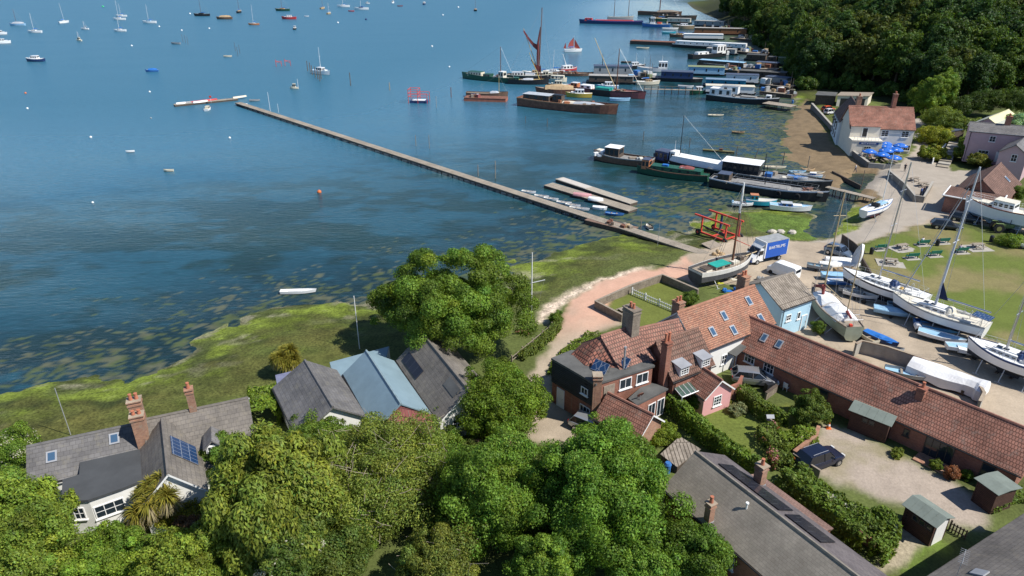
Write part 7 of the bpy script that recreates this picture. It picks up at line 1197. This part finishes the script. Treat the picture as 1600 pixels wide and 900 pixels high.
car('bright orange red car behind the quayside wing of the pub', (1290, 175), (1304, 173), carpaint('orange_paint', (.62, .10, .03), 0), 4.3, 1.8, 1.5); car('white car beside the orange one behind the pub', (1293, 180), (1306, 178), carpaint('white_paint_car', (.7, .7, .7), 0), 4.0, 1.7, 1.6)
# box truck
a = Vector(G(1213, 407)); c = Vector(G(1185, 413)); u = Vector((c - a)[:2]); u.normalize(); v = Vector((-u.y, u.x)); away = v if v.y > 0 else -v; m = Vector(((a + c) / 2)[:2]) + away * .95 + u * -.1; t = thing('box_truck', 'white cabbed truck with blue curtain sides and lettering beside the smack', 'truck', (m.x, m.y, a.z), math.atan2(u.y, u.x)); TB = carpaint('truck_blue', (.012, .09, .42), 0, .45)
MB().box((-1.15, 0, 2.0), (4.1, 2.2, 2.35)).build('box_body', TB, t); MB().box((-1.15, 0, 3.22), (4.14, 2.24, .08)).build('box_roof', HGY, t); MB().box((.98, 0, 2.05), (.16, 2.22, 2.42)).build('bulkhead', HW, t); MB().box((-1.0, 0, .62), (5.6, 1.0, .2)).build('chassis', HK, t); MB().box((-3.23, 0, 2.0), (.06, 2.22, 2.4)).build('rear_door', HW, t)
q = MB(); q.loft([[(x, -.98 * k, zb), (x, -.98 * k, zt), (x, .98 * k, zt), (x, .98 * k, zb)] for x, zb, zt, k in ((1.06, .45, 2.35, 1), (1.7, .45, 2.3, .98), (2.3, .45, 1.5, .97), (2.95, .5, 1.15, .92), (3.05, .55, .95, .86))]); q.build('cab', HW, t); q = MB(); q.loft([[(x, -w_, z), (x, w_, z)] for x, z, w_ in ((1.76, 2.27, .8), (2.32, 1.53, .88))], closed=False); o = q.build('windscreen', CARGL, t); o.location = (.03, 0, .03)
q = MB(); q.loft([[(.5, -1.1, 3.1), (.5, 1.1, 3.1)], [(1.06, -1.05, 3.0), (1.06, 1.05, 3.0)], [(1.7, -.9, 2.36), (1.7, .9, 2.36)]], closed=False); q.build('wind_deflector', HW, t)
for sg in (-1, 1):
    MB().box((1.62, sg * .985, 1.75), (.75, .03, .6)).build('side_window', CARGL, t); MB().box((2.1, sg * 1.12, 1.6), (.1, .2, .35)).build('wing_mirror', HK, t); MB().box((3.0, sg * .65, .85), (.1, .35, .2)).build('headlight', LAMP, t)
    for xx in (2.1, -2.0): o = MB().tube((xx, sg * .72, .37), (xx, sg * 1.0, .37), .37, n=16).build('wheel', TYRE, t); MB().tube((xx, sg * .8, .37), (xx, sg * 1.02, .37), .2, n=10).build('rim', STEELG, o)
MB().box((3.03, 0, .62), (.1, 1.7, .3)).build('bumper', TB, t)
for sg in (-1, 1): e = Vector((-sg, 0, 0)); n_ = Vector((0, sg, 0)); lettering('BARTRUMS', t, Vector((-1.1, sg * 1.1, 2.3)), e, n_, .62, HW, .02)
# white van
a = Vector(G(1233, 434)); c = Vector(G(1213, 427)); u = Vector((c - a)[:2]); u.normalize(); t = thing('delivery_van', 'white van parked behind the pale blue boat store', 'van', ((a + c) / 2), math.atan2(u.y, u.x)); t.scale = (.84, .84, .84); q = MB(); q.loft([[(x, -.95 * k, .3), (x, -.98 * k, 1.1), (x, -.86 * k, zt), (x, .86 * k, zt), (x, .98 * k, 1.1), (x, .95 * k, .3)] for x, zt, k in ((-2.5, 2.0, .96), (-2.3, 2.2, 1), (.9, 2.25, 1), (1.3, 2.15, .98), (1.9, 1.3, .97), (2.5, 1.05, .9))]); q.build('body', HW, t)
q = MB(); q.loft([[(1.34, -.8, 2.12), (1.34, .8, 2.12)], [(1.88, -.86, 1.36), (1.88, .86, 1.36)]], closed=False); o = q.build('windscreen', CARGL, t); o.location = (.03, 0, .02); MB().box((-2.5, 0, 1.6), (.05, 1.4, .5)).build('rear_window', CARGL, t)
for sg in (-1, 1):
    for xx in (-1.6, 1.7): MB().tube((xx, sg * .75, .34), (xx, sg * .99, .34), .34, n=14).build('wheel', TYRE, t)
# tractor
x, y, z = G(1566, 364); t = thing('tractor', 'old green tractor with tall rear wheels beside the lawn bush', 'tractor', (x, y + .6, z), -.2); TG = pm('tractor_green', (.12, .17, .06), .7, .3); MB().box((.9, 0, 1.0), (1.7, .55, .55)).build('bonnet', TG, t); MB().box((-.2, 0, .85), (.9, .6, .5)).build('gearbox', HK, t); MB().box((-.65, 0, 1.3), (.45, .5, .12)).build('seat', HK, t); MB().tube((1.2, .1, 1.25), (1.2, .1, 2.0), .05, n=6).build('exhaust', HK, t); MB().tube((-.1, 0, 1.2), (-.3, 0, 1.65), .03, n=5).tube((-.42, 0, 1.58), (-.2, 0, 1.7), .2, n=12).build('steering_wheel', HK, t)
for sg in (-1, 1): o = MB().tube((-.65, sg * .55, .75), (-.65, sg * .95, .75), .75, n=18).build('rear_wheel', TYRE, t); MB().tube((-.65, sg * .5, .75), (-.65, sg * .97, .75), .38, n=12).build('rim', pm('rim_olive', (.25, .24, .08)), o); MB().box((-.65, sg * .72, 1.55), (1.1, .4, .06)).build('mudguard', TG, t); o = MB().tube((1.45, sg * .5, .38), (1.45, sg * .72, .38), .38, n=14).build('front_wheel', TYRE, t)
# ---------------- street furniture ----------------
x0, y0, z0 = 0, 0, 0; GRB = pm('bench_green', (.012, .17, .12), .5, .15)
def bench(label, px, py, first=[None]):
    x, y, z = G(px, py); rz = R(8)
    if first[0] is None:
        t = thing('park_bench', label, 'bench', (x, y, z), rz, 'green park benches on the lawn'); q = MB()
        for k in range(4): q.box((0, .1 + .13 * k, .45), (1.7, .11, .04))
        q.box((0, .3, .41), (1.6, .4, .035)); q.build('seat', GRB, t); q = MB()
        q.slab([(-.85, -.02, .52), (.85, -.02, .52), (.85, -.16, 1.02), (-.85, -.16, 1.02)], .05); q.build('backrest', GRB, t)
        for sg in (-1, 1): q = MB(); q.box((sg * .75, .05, .26), (.08, .08, .52)); q.box((sg * .75, .5, .22), (.08, .08, .44)); q.box((sg * .75, .27, .62), (.07, .55, .06)); q.box((sg * .75, -.02, .72), (.07, .07, .5)); q.build('leg', HK, t)
        MB().box((0, .2, .015), (2.2, 1.3, .05)).build('stone_base', CONC, t); first[0] = t
    else: t = copy_tree(first[0]); t.location = (x, y, z); t['label'] = label
for a in [('green park bench beside the bin at the fence end of lawn', 1377, 391), ('green park bench with a person sitting behind it near the first picnic table', 1443, 384), ('green park bench farthest up the lawn by the cars', 1474, 381), ('green park bench in the middle row nearest the hooded yacht', 1426, 405), ('green park bench on its own in the middle of lawn', 1461, 401), ('green park bench next to the right hand picnic table', 1503, 396)]: bench(*a)
def picnic(label, px, py, rz, first=[None], grp='picnic tables on paved squares'):
    x, y, z = G(px, py)
    if first[0] is None:
        t = thing('picnic_table', label, 'picnic table', (x, y, z), rz, grp); MB().box((0, 0, .74), (1.7, .75, .06)).build('tabletop', WOOD, t)
        for sg in (-1, 1): MB().box((0, sg * .65, .45), (1.7, .26, .05)).build('seat', WOOD, t); q = MB(); q.box((sg * .6, 0, .42), (.09, 1.4, .08)); q.tube((sg * .6, -.6, 0), (sg * .6, -.2, .72), .05, n=4); q.tube((sg * .6, .6, 0), (sg * .6, .2, .72), .05, n=4); q.build('leg', WOOD_D, t)
        first[0] = t
    else: t = copy_tree(first[0]); t.location = (x, y, z); t.rotation_euler = (0, 0, rz); t['label'] = label; t['group'] = grp
    return t
for px, py, rz, lb in ((1409, 389, .3, 'weathered picnic table on paving between the two left benches'), (1391, 412, -.3, 'weathered picnic table on paving nearest the hooded yacht'), (1527, 388, .1, 'weathered picnic table on paving at the right of the lawn')):
    x, y, z = G(px, py); tag(MB().box((0, 0, .0), (3.6, 2.8, .06)).build('paving_square', CONC, loc=(x, y, z + .02), rz=rz), kind='structure'); picnic(lb, px, py, rz)
def bin_(label, px, py, m=HK, name='litter_bin'):
    x, y, z = G(px, py); t = thing(name, label, 'bin', (x, y, z)); MB().tube((0, 0, 0), (0, 0, .85), .27, .3, 12).build('bin_body', m, t); MB().tube((0, 0, .85), (0, 0, 1.05), .33, .22, 12).build('lid', m, t)
bin_('black litter bin at the lawn end of dark fence', 1361, 397); bin_('black litter bin near the tractor', 1548, 378); bin_('black litter bin beside the farthest bench', 1464, 384); bin_('blue water butt beside the brown boathouse', 1487, 327, HB, 'water_butt'); bin_('blue bin at the side of grey roof under trees', 1042, 738, HB, 'water_butt'); bin_('blue barrel beside the pub quay shed', 1238, 162, HB, 'water_butt')
def wall(label, pts, h, th, m, cap=None, name='garden_wall', cat='wall', zb=-.3, z=1.2, topz=False):
    P_ = [Vector(W(p[0], p[1], z + (h if topz else 0))) for p in pts]; o = P_[0]; t = thing(name, label, cat, (o.x, o.y, z)); b = MB(); c = MB(); n = len(P_); offs = []
    for i in range(n):
        d = ((P_[min(n - 1, i + 1)] - P_[i]).normalized() + (P_[i] - P_[max(0, i - 1)]).normalized()).normalized(); offs.append(Vector((-d.y, d.x)))
    def sec(k, e, z0, z1): return [[(p.x - o.x + q.x * s, p.y - o.y + q.y * s, zz) for s, zz in ((-e, z0), (e, z0), (e, z1), (-e, z1))] for p, q in zip(P_, offs)]
    b.loft(sec(0, th / 2, zb, h), 0); b.build('wall', m, t); c.loft(sec(0, th / 2 + .04, h + .003, h + .07), 0); c.build('coping', cap or m, t)
wall('rough brick wall round the two front gardens by the track', [(972, 502), (930, 480), (985, 455), (1034, 438), (1060, 449), (1090, 462)], .85, .25, BRICK_G, WOOD)
wall('curved concrete parapet wall along the back of the long house', [(1333, 556), (1342, 551), (1380, 560), (1440, 580), (1500, 608), (1524, 622), (1531, 634), (1524, 648)], 1.5, .22, CONC, BRICK_O)
wall('curved brick garden wall topped with ivy beside the gravel court', [(1238, 720), (1256, 706), (1272, 694), (1276, 680)], 1.0, .24, BRICK_O, BRICK_O); wall('low brown panel fence beside the navy car', [(1236, 725), (1278, 752)], 1.1, .08, WOOD, WOOD, 'panel_fence', 'fence'); wall('curved brick garden wall along the white flowering hedge', [(1334, 838), (1362, 858), (1376, 842), (1378, 826)], .8, .22, BRICK_O, BRICK_O)
wall('dark brown board fence beside the silver blue car', [(1313, 381), (1330, 393), (1347, 408)], 1.5, .08, WOOD_D, WOOD_D, 'board_fence', 'fence'); wall('low timber edging of the lawn under the hooded yacht', [(1347, 409), (1356, 424), (1362, 436)], .5, .12, WOOD_D, WOOD_D, 'timber_edging', 'fence')
wall('dark quay wall along the muddy beach beside the pub', [(1268, 166), (1300, 202), (1330, 240), (1356, 260)], .9, .5, pm('dark_stone', (.13, .12, .11), .9, .3), CONC, 'quay_wall', zb=-1.4); wall('pale low wall on the road side of pub terrace', [(1356, 260), (1380, 262), (1406, 262)], .7, .3, CONC, CONC, 'terrace_wall'); wall('arched red brick garden gate wall beside pink cottage', [(1136, 628), (1150, 622), (1156, 610)], 1.7, .2, BRICK, BRICK)
wall('low brick wall between drive and silver car court', [(1195, 625), (1212, 612)], .8, .2, BRICK_G, WOOD_D); wall('stone retaining wall of the raised quay seats', [(1388, 272), (1412, 292), (1428, 312), (1442, 314), (1456, 290)], .8, .35, pm('quay_stone', (.25, .22, .18), .9, .25), CONC, 'quay_wall'); wall('white sloping rail wall of the stone steps by the lane', [(1456, 256), (1476, 232)], 1.1, .12, PAINT, PAINT, 'step_rail')
wall('long low timber groyne in the mud below the pub', [(1300, 270), (1345, 293)], .35, .2, WOOD_D, WOOD_D, 'timber_groyne', 'fence', zb=-.6, z=.4)
# picket fences
def pickets(label, pa, pb, h, m, sp=.35, name='picket_fence'):
    a = G(*pa); c = G(*pb); L = math.dist(a[:2], c[:2]); t = thing(name, label, 'fence', a, math.atan2(c[1] - a[1], c[0] - a[0])); q = MB(); q.box((L / 2, 0, h * .8), (L, .05, .08)); q.box((L / 2, 0, h * .3), (L, .05, .08))
    for k in range(int(L / sp) + 1): q.box((k * sp, -.035, h * .5), (.09, .03, h))
    q.build('paling', m, t)
    for k in range(int(L / 2.2) + 1): MB().box((min(k * 2.2, L), .06, h * .55), (.12, .1, h * 1.1)).build('post', m, t)
pickets('white picket fence between the two front garden lawns', (987, 460), (1058, 490), .9, PAINT); pickets('brown picket gate beside the white doored shed', (1482, 829), (1508, 843), .9, WOOD_D, .22); pickets('post and rail fence along the shore track below the oak', (800, 566), (872, 507), .8, WOOD, 1.6, 'rail_fence')
for px, py, rz, lb in ((976, 490, .5, 'grey garden table in the nearer front garden'), (1428, 283, .4, 'dark picnic table on the raised quay'), (1441, 291, .2, 'second dark picnic table on the raised quay')): picnic(lb, px, py, rz, grp='outdoor tables')
# steps beside the mauve house
a = G(1472, 262); c = W(1492, 222, 3.4); t = thing('stone_steps', 'flight of stone steps climbing from the lane to the mauve house', 'steps', a, math.atan2(c[1] - a[1], c[0] - a[0])); L = math.dist(a[:2], c)
for k in range(9): MB().box((L * (k + .5) / 9, 0, .12 + .26 * k - .4), (L / 9 - .01, 2.2, 1.0)).build('step', CONC if k % 2 else pm('step_stone', (.30, .26, .2), .9, .2), t)
w, lp = simple_shed('garden_store', 'dark glazed garden store at the top of the stone steps', ((1480, 226), (1502, 222), (1504, 214), (1484, 217)), 1.6, 4.4, WOOD_D, ROOFDB, 'shed')
# flagpole
x, y, z = G(830, 512); t = thing('flagpole', 'tall white flagpole with a cross yard on the shore by the oak', 'flagpole', (x, y, z), -.1); MB().tube((0, 0, 0), (0, 0, 9.6), .09, .05, 8).build('pole', SPARW, t); MB().tube((-.5, 0, 5.7), (1.5, 0, 6.3), .05, n=6).build('yard', SPARW, t); q = MB(); q.tube((1.4, 0, 6.2), (.2, 0, .3), .012, n=3); q.tube((-.45, 0, 5.7), (-.1, 0, .3), .012, n=3); q.tube((0, 0, .2), (.0, .0, .6), .14, n=6); q.build('halyard', ROPE, t)
x, y, z = G(815, 522); t = thing('rusty_anchor', 'rusty iron anchor and chain heap by the shore track', 'anchor', (x, y, z)); MB().tube((-.8, 0, .3), (.8, 0, .5), .12, n=6).tube((.7, -.6, .3), (.7, .6, .3), .14, n=6).build('anchor_body', HRU, t); MB().ell((0, .5, .15), (.5, .4, .25)).build('chain_heap', HRU, t)
# pub terrace: parasols and people
PB = pm('parasol_blue', (.015, .13, .52), .6, .12)
tx = [G(*p) for p in ((1330, 240), (1358, 258), (1404, 259), (1420, 224), (1372, 232))]; tag(MB().prism([(p[0] - tx[0][0], p[1] - tx[0][1]) for p in tx], 0, .08).build('terrace', mat('terrace_paving', (.33, .30, .26), .9, .2), loc=tx[0]), kind='structure')
def parasol(label, px, py, first=[None]):
    x, y = W(px, py, 3.75); z = g1(x, y)
    if first[0] is None:
        t = thing('parasol', label, 'parasol', (x, y, z), .3, 'blue parasols on the pub terrace'); MB().tube((0, 0, 0), (0, 0, 2.75), .035, n=6).tube((0, 0, 0), (0, 0, .12), .35, n=10).build('pole', WOOD, t); q = MB(); n = 8
        ring = [(1.55 * math.cos(6.283 * k / n), 1.55 * math.sin(6.283 * k / n), 2.15) for k in range(n)]; mid = [(.85 * math.cos(6.283 * (k + .0) / n), .85 * math.sin(6.283 * k / n), 2.52) for k in range(n)]
        for k in range(n): j = (k + 1) % n; q.add([ring[k], ring[j], mid[j], mid[k], (0, 0, 2.75), (ring[k][0], ring[k][1], 1.98), (ring[j][0], ring[j][1], 1.98)], [(0, 1, 2, 3), (3, 2, 4), (5, 6, 1, 0)])
        q.build('canopy', PB, t); q = MB()
        for k in (1, 3, 5, 7): a0 = 6.283 * (k + .5) / n; q.slab([(1.15 * math.cos(a0 - .16), 1.15 * math.sin(a0 - .16), 2.36), (1.15 * math.cos(a0 + .16), 1.15 * math.sin(a0 + .16), 2.36), (.98 * math.cos(a0 + .16), .98 * math.sin(a0 + .16), 2.45), (.98 * math.cos(a0 - .16), .98 * math.sin(a0 - .16), 2.45)], .02)
        q.build('white_emblem', HW, t); first[0] = t
    else: t = copy_tree(first[0]); t.location = (x, y, z); t.rotation_euler = (0, 0, px * .37); t['label'] = label
for a in [('blue parasol alone beside the pub bay window', 1360, 232), ('blue parasol at the back left against the creeper', 1384, 220), ('blue parasol just below the back left one', 1387, 225), ('blue parasol at the back right of terrace by the pub door', 1405, 216), ('blue parasol on the right of terrace below the door one', 1408, 224), ('paler blue parasol in the middle right of terrace', 1401, 230), ('blue parasol in the centre of the terrace', 1386, 231), ('blue parasol front left of the terrace group', 1380, 237), ('blue parasol nearest the road wall', 1398, 242)]: parasol(*a)
SKIN = pm('skin', (.50, .30, .22), .6, .05); HAIR = pm('dark_hair', (.05, .035, .025), .7)
def person(label, px, py, pose, shirt, legs, rz=0, zoff=0, group=None, pos=None, cache={}):
    x, y, z = G(px, py); t = thing('person', label, 'person', (x, y, z + zoff), rz, group)
    sit = pose == 'sit'; hz = .5 if sit else .92; J = {}; V = []; E = []; Rd = []
    def add(n, p, r, par=None):
        J[n] = len(V); V.append(p); Rd.append(r)
        if par: E.append((J[par], J[n]))
    add('pel', (0, 0, hz), .15); add('bel', (0, .0, hz + .2), .13, 'pel'); add('che', (.02, 0, hz + .42), .16, 'bel'); add('nec', (.02, 0, hz + .56), .065, 'che'); add('hed', (.04, 0, hz + .68), .095, 'nec'); add('crn', (.04, 0, hz + .78), .08, 'hed')
    w = 0 if pose == 'stand' else .22
    for s, nm in ((-1, 'r'), (1, 'l')):
        add('hip' + nm, (0, s * .1, hz - .06), .11, 'pel')
        if sit: add('kne' + nm, (.44, s * .12, hz - .04), .075, 'hip' + nm); add('ank' + nm, (.46, s * .12, .07), .05, 'kne' + nm); add('toe' + nm, (.62, s * .13, .04), .04, 'ank' + nm)
        else: add('kne' + nm, (.06 + s * w * .6, s * .1, hz * .53), .075, 'hip' + nm); add('ank' + nm, (-.02 + s * w * 1.1, s * .1, .07), .05, 'kne' + nm); add('toe' + nm, (.14 + s * w * 1.1, s * .11, .035), .04, 'ank' + nm)
        add('sho' + nm, (.02, s * .19, hz + .48), .065, 'che'); add('elb' + nm, (.02 + (.12 if sit else -s * w * .6), s * .25, hz + .2), .045, 'sho' + nm); add('wri' + nm, (.26 if sit else .1 - s * w * .8, s * (.2 if sit else .24), hz + (.18 if sit else -.02)), .032, 'elb' + nm); add('han' + nm, (.33 if sit else .13 - s * w * .9, s * (.17 if sit else .24), hz + (.18 if sit else -.1)), .03, 'wri' + nm)
    me = bpy.data.meshes.new('body_skeleton'); me.from_pydata(V, E, []); o = bpy.data.objects.new('tmp', me); col.objects.link(o); sk = o.modifiers.new('s', 'SKIN')
    for i, r in enumerate(Rd): me.skin_vertices[0].data[i].radius = (r, r)
    me.skin_vertices[0].data[0].use_root = True; o.modifiers.new('b', 'SUBSURF').levels = 1; dg = bpy.context.evaluated_depsgraph_get(); m2 = bpy.data.meshes.new_from_object(o.evaluated_get(dg)); bpy.data.objects.remove(o)
    m2.name = 'body'; m2.materials.clear()
    for q in (SKIN, shirt, legs, HAIR): m2.materials.append(q)
    for f in m2.polygons:
        c = f.center; f.use_smooth = True
        f.material_index = 3 if c.z > hz + .76 or (c.z > hz + .66 and c.x < .0) else (0 if c.z > hz + .52 else (1 if c.z > hz - .0 and (abs(c.y) < .2 or c.z > hz + .22) else (0 if abs(c.y) > .19 and c.z > hz - .18 else 2)))
    b = bpy.data.objects.new('body', m2); col.objects.link(b); b.parent = t; return t
WS, DS, RS, BS, LS, TR, PK = pm('white_shirt', (.7, .7, .7), .9), pm('dark_cloth', (.03, .03, .04), .9), pm('red_shirt', (.5, .08, .07), .9), pm('blue_shirt', (.06, .12, .3), .9), pm('lilac_shirt', (.45, .4, .5), .9), pm('jeans', (.05, .07, .13), .9), pm('pink_shirt', (.6, .28, .26), .9)
person('person in white top and dark trousers walking on the muddy beach', 1336, 269, 'walk', WS, TR, 2.6); person('person in dark clothes on the raised quay edge by the lane', 1413, 268, 'walk', DS, DS, 1.0); person('person in blue jacket standing at the seaward end of raised quay', 1438, 306, 'stand', BS, DS, 2.0); person('person in dark jacket beside the blue jacketed one on raised quay', 1442, 305, 'stand', DS, TR, 3.0)
person('person in pale top sitting on the bench by the picnic table', 1440, 382, 'sit', WS, TR, 1.6); person('person sitting on the ground edge of the right hand bench', 1499, 394, 'sit', LS, DS, 1.6)
for i, (px, py, sh, lg, lb) in enumerate([(1341, 244, LS, DS, 'person in lilac top sitting at the corner of pub terrace by the bay'), (1345, 246, WS, TR, 'person in white top on the pub terrace beside the lilac one'), (1351, 247, DS, TR, 'person in dark top in the crowded middle of the bay terrace'), (1354, 250, WS, DS, 'person in white shirt near the terrace corner wall'), (1358, 248, PK, TR, 'person in pink top under the single bay parasol'), (1361, 252, LS, TR, 'person in pale lilac at the terrace corner table'), (1365, 248, WS, TR, 'person in white right of the pink topped one'), (1348, 250, BS, DS, 'person in blue shirt on the bay terrace near the quay wall'), (1381, 250, RS, DS, 'person in red shirt at the front of parasol terrace'), (1384, 252, PK, DS, 'person in coral top beside the red shirted one'), (1397, 253, LS, BS, 'person in lilac shirt under the road side parasol'), (1393, 256, WS, DS, 'person in white shirt by the road side wall'), (1375, 247, DS, TR, 'person in dark shirt between bay and parasols')]): person(lb, px, py, 'sit', sh, lg, 1.1 * i, 0, 'people sitting on the pub terrace')
for i, (px, py) in enumerate([(1344, 248), (1354, 254), (1364, 252), (1383, 254), (1395, 256), (1402, 248)]): picnic(['dark pub table near the bay wall', 'dark pub table at the terrace corner', 'dark pub table right of the terrace corner', 'dark pub table at the red shirted person', 'dark pub table at the road side wall', 'dark pub table under the right hand parasols'][i], px, py, .5 * i, grp='pub terrace tables')
# odds and ends
def heap(name, label, px, py, n, m, s=.5, cat='heap', h=.5):
    x, y, z = G(px, py); r = random.Random(px); t = MB(); 
    for i in range(n): t.ell((r.uniform(-1, 1) * s * 2, r.uniform(-1, 1) * s, r.uniform(0, h)), (s * r.uniform(.5, 1), s * r.uniform(.4, .8), s * r.uniform(.3, .7)), n=7, k=4, jit=.25, rnd=r)
    t.box((0, 0, .02), (s * 2, s, .1)); tag(t.build(name, m, loc=(x, y, z)), label, cat)
heap('tarp_bundle', 'crumpled bright blue tarpaulin bundle below the smack', 1138, 455, 3, TARPB, .55, 'tarpaulin'); heap('rope_heap', 'yellow rope and frame heap left of blue tarpaulin', 1126, 443, 3, pm('yellow_rope', (.5, .5, .06)), .4, 'rope'); heap('canvas_heap', 'cream canvas heap beside the black barrel below smack', 1150, 437, 4, DKC, .6, 'canvas'); heap('timber_heap', 'brown timber heap at the landward end of the jetty', 1122, 398, 6, HTAN, .5, 'timber'); heap('canvas_heap', 'grey canvas heap behind tiled house chimney', 1195, 437, 4, HGY, .5, 'canvas'); heap('twig_heap', 'heap of brown cut twigs under the bright bushy tree', 768, 700, 7, mat('dry_twigs', (.26, .16, .10), .95, .4, 4, .8), .9, 'twigs')
x, y, z = G(1159, 449); MB(); tag(MB().tube((0, 0, 0), (0, 0, 1.3), .5, .5, 12).build('black_barrel', HK, loc=(x, y, z)), 'black barrel standing among clutter below the smack', 'barrel'); x, y, z = G(1112, 384); tag(MB().slab([(-1.3, -1, .1), (1.3, -1, .1), (1.3, 1, .35), (-1.3, 1, .35)], .08).build('wooden_ramp', WOOD, loc=(x, y, z), rz=.6), 'flat wooden ramp beside the jetty landing', 'ramp')
for i, (px, py) in enumerate([(1206, 364), (1219, 364), (1237, 365)]): x, y, z = G(px, py); tag(MB().ell((0, 0, .2), (.75, .5, .4), n=9, k=6, jit=.15, rnd=random.Random(i)).build('boulder', mat('pale_boulder', (.46, .42, .36), .9, .2), loc=(x, y, z)), ['pale boulder on the green bank edge nearest the trailer', 'middle pale boulder on the green bank edge', 'pale boulder on the green bank edge nearest the creek'][i], 'boulder')
x, y, z = G(1294, 669); t = thing('traffic_cone', 'orange and white traffic cone beside the brown shed', 'cone', (x, y, z)); MB().tube((0, 0, .03), (0, 0, .7), .2, .04, 12).build('cone', ORG, t); MB().box((0, 0, .02), (.45, .45, .05)).build('base', ORG, t); MB().tube((0, 0, .3), (0, 0, .48), .142, .1, 12).build('white_band', HW, t)
x, y, z = G(1228, 610); t = thing('garden_chair', 'white garden chair on the grass by the long brick wall', 'chair', (x, y, z), .6); MB().box((0, 0, .42), (.5, .5, .05)).build('seat', HW, t); MB().box((-.25, 0, .7), (.05, .5, .55)).build('backrest', HW, t)
for a_ in (-1, 1):
    for c_ in (-1, 1): MB().box((a_ * .21, c_ * .21, .2), (.05, .05, .4)).build('leg', HW, t)
x, y, z = G(1198, 675); t = thing('bird_table', 'pale roofed bird table on a post in the cottage garden', 'bird table', (x, y, z)); MB().tube((0, 0, 0), (0, 0, 1.4), .05, n=6).build('post', WOOD, t); MB().box((0, 0, 1.42), (.5, .4, .04)).build('tray', WOOD, t); MB().slab([(-.35, 0, 1.95), (.35, 0, 1.95), (.35, .3, 1.72), (-.35, .3, 1.72)], .04).slab([(-.35, 0, 1.95), (-.35, -.3, 1.72), (.35, -.3, 1.72), (.35, 0, 1.95)], .04).tube((-.2, 0, 1.42), (-.2, 0, 1.9), .02, n=4).build('roof', LEAD, t)
x, y, z = G(1201, 612); t = thing('covered_barbecue', 'black covered barbecue beside the silver grey car', 'barbecue', (x, y, z), .3); MB().box((0, 0, .5), (1.0, .6, 1.0), taper=.85).build('cover', HK, t)
SD = W(1000, 622, 4.2); t = thing('satellite_dish', 'rusty satellite dish on the low felt roof', 'satellite dish', (SD[0], SD[1], 4.02), .5); MB().tube((0, 0, 0), (0, 0, .5), .03, n=5).build('bracket', STEELG, t); MB().tube((0, -.05, .55), (0, .03, .6), .36, .3, 14).build('dish', HRU, t)
for o in sc.objects:
    if o.get('category') and not o.get('kind'): o['kind'] = 'thing'
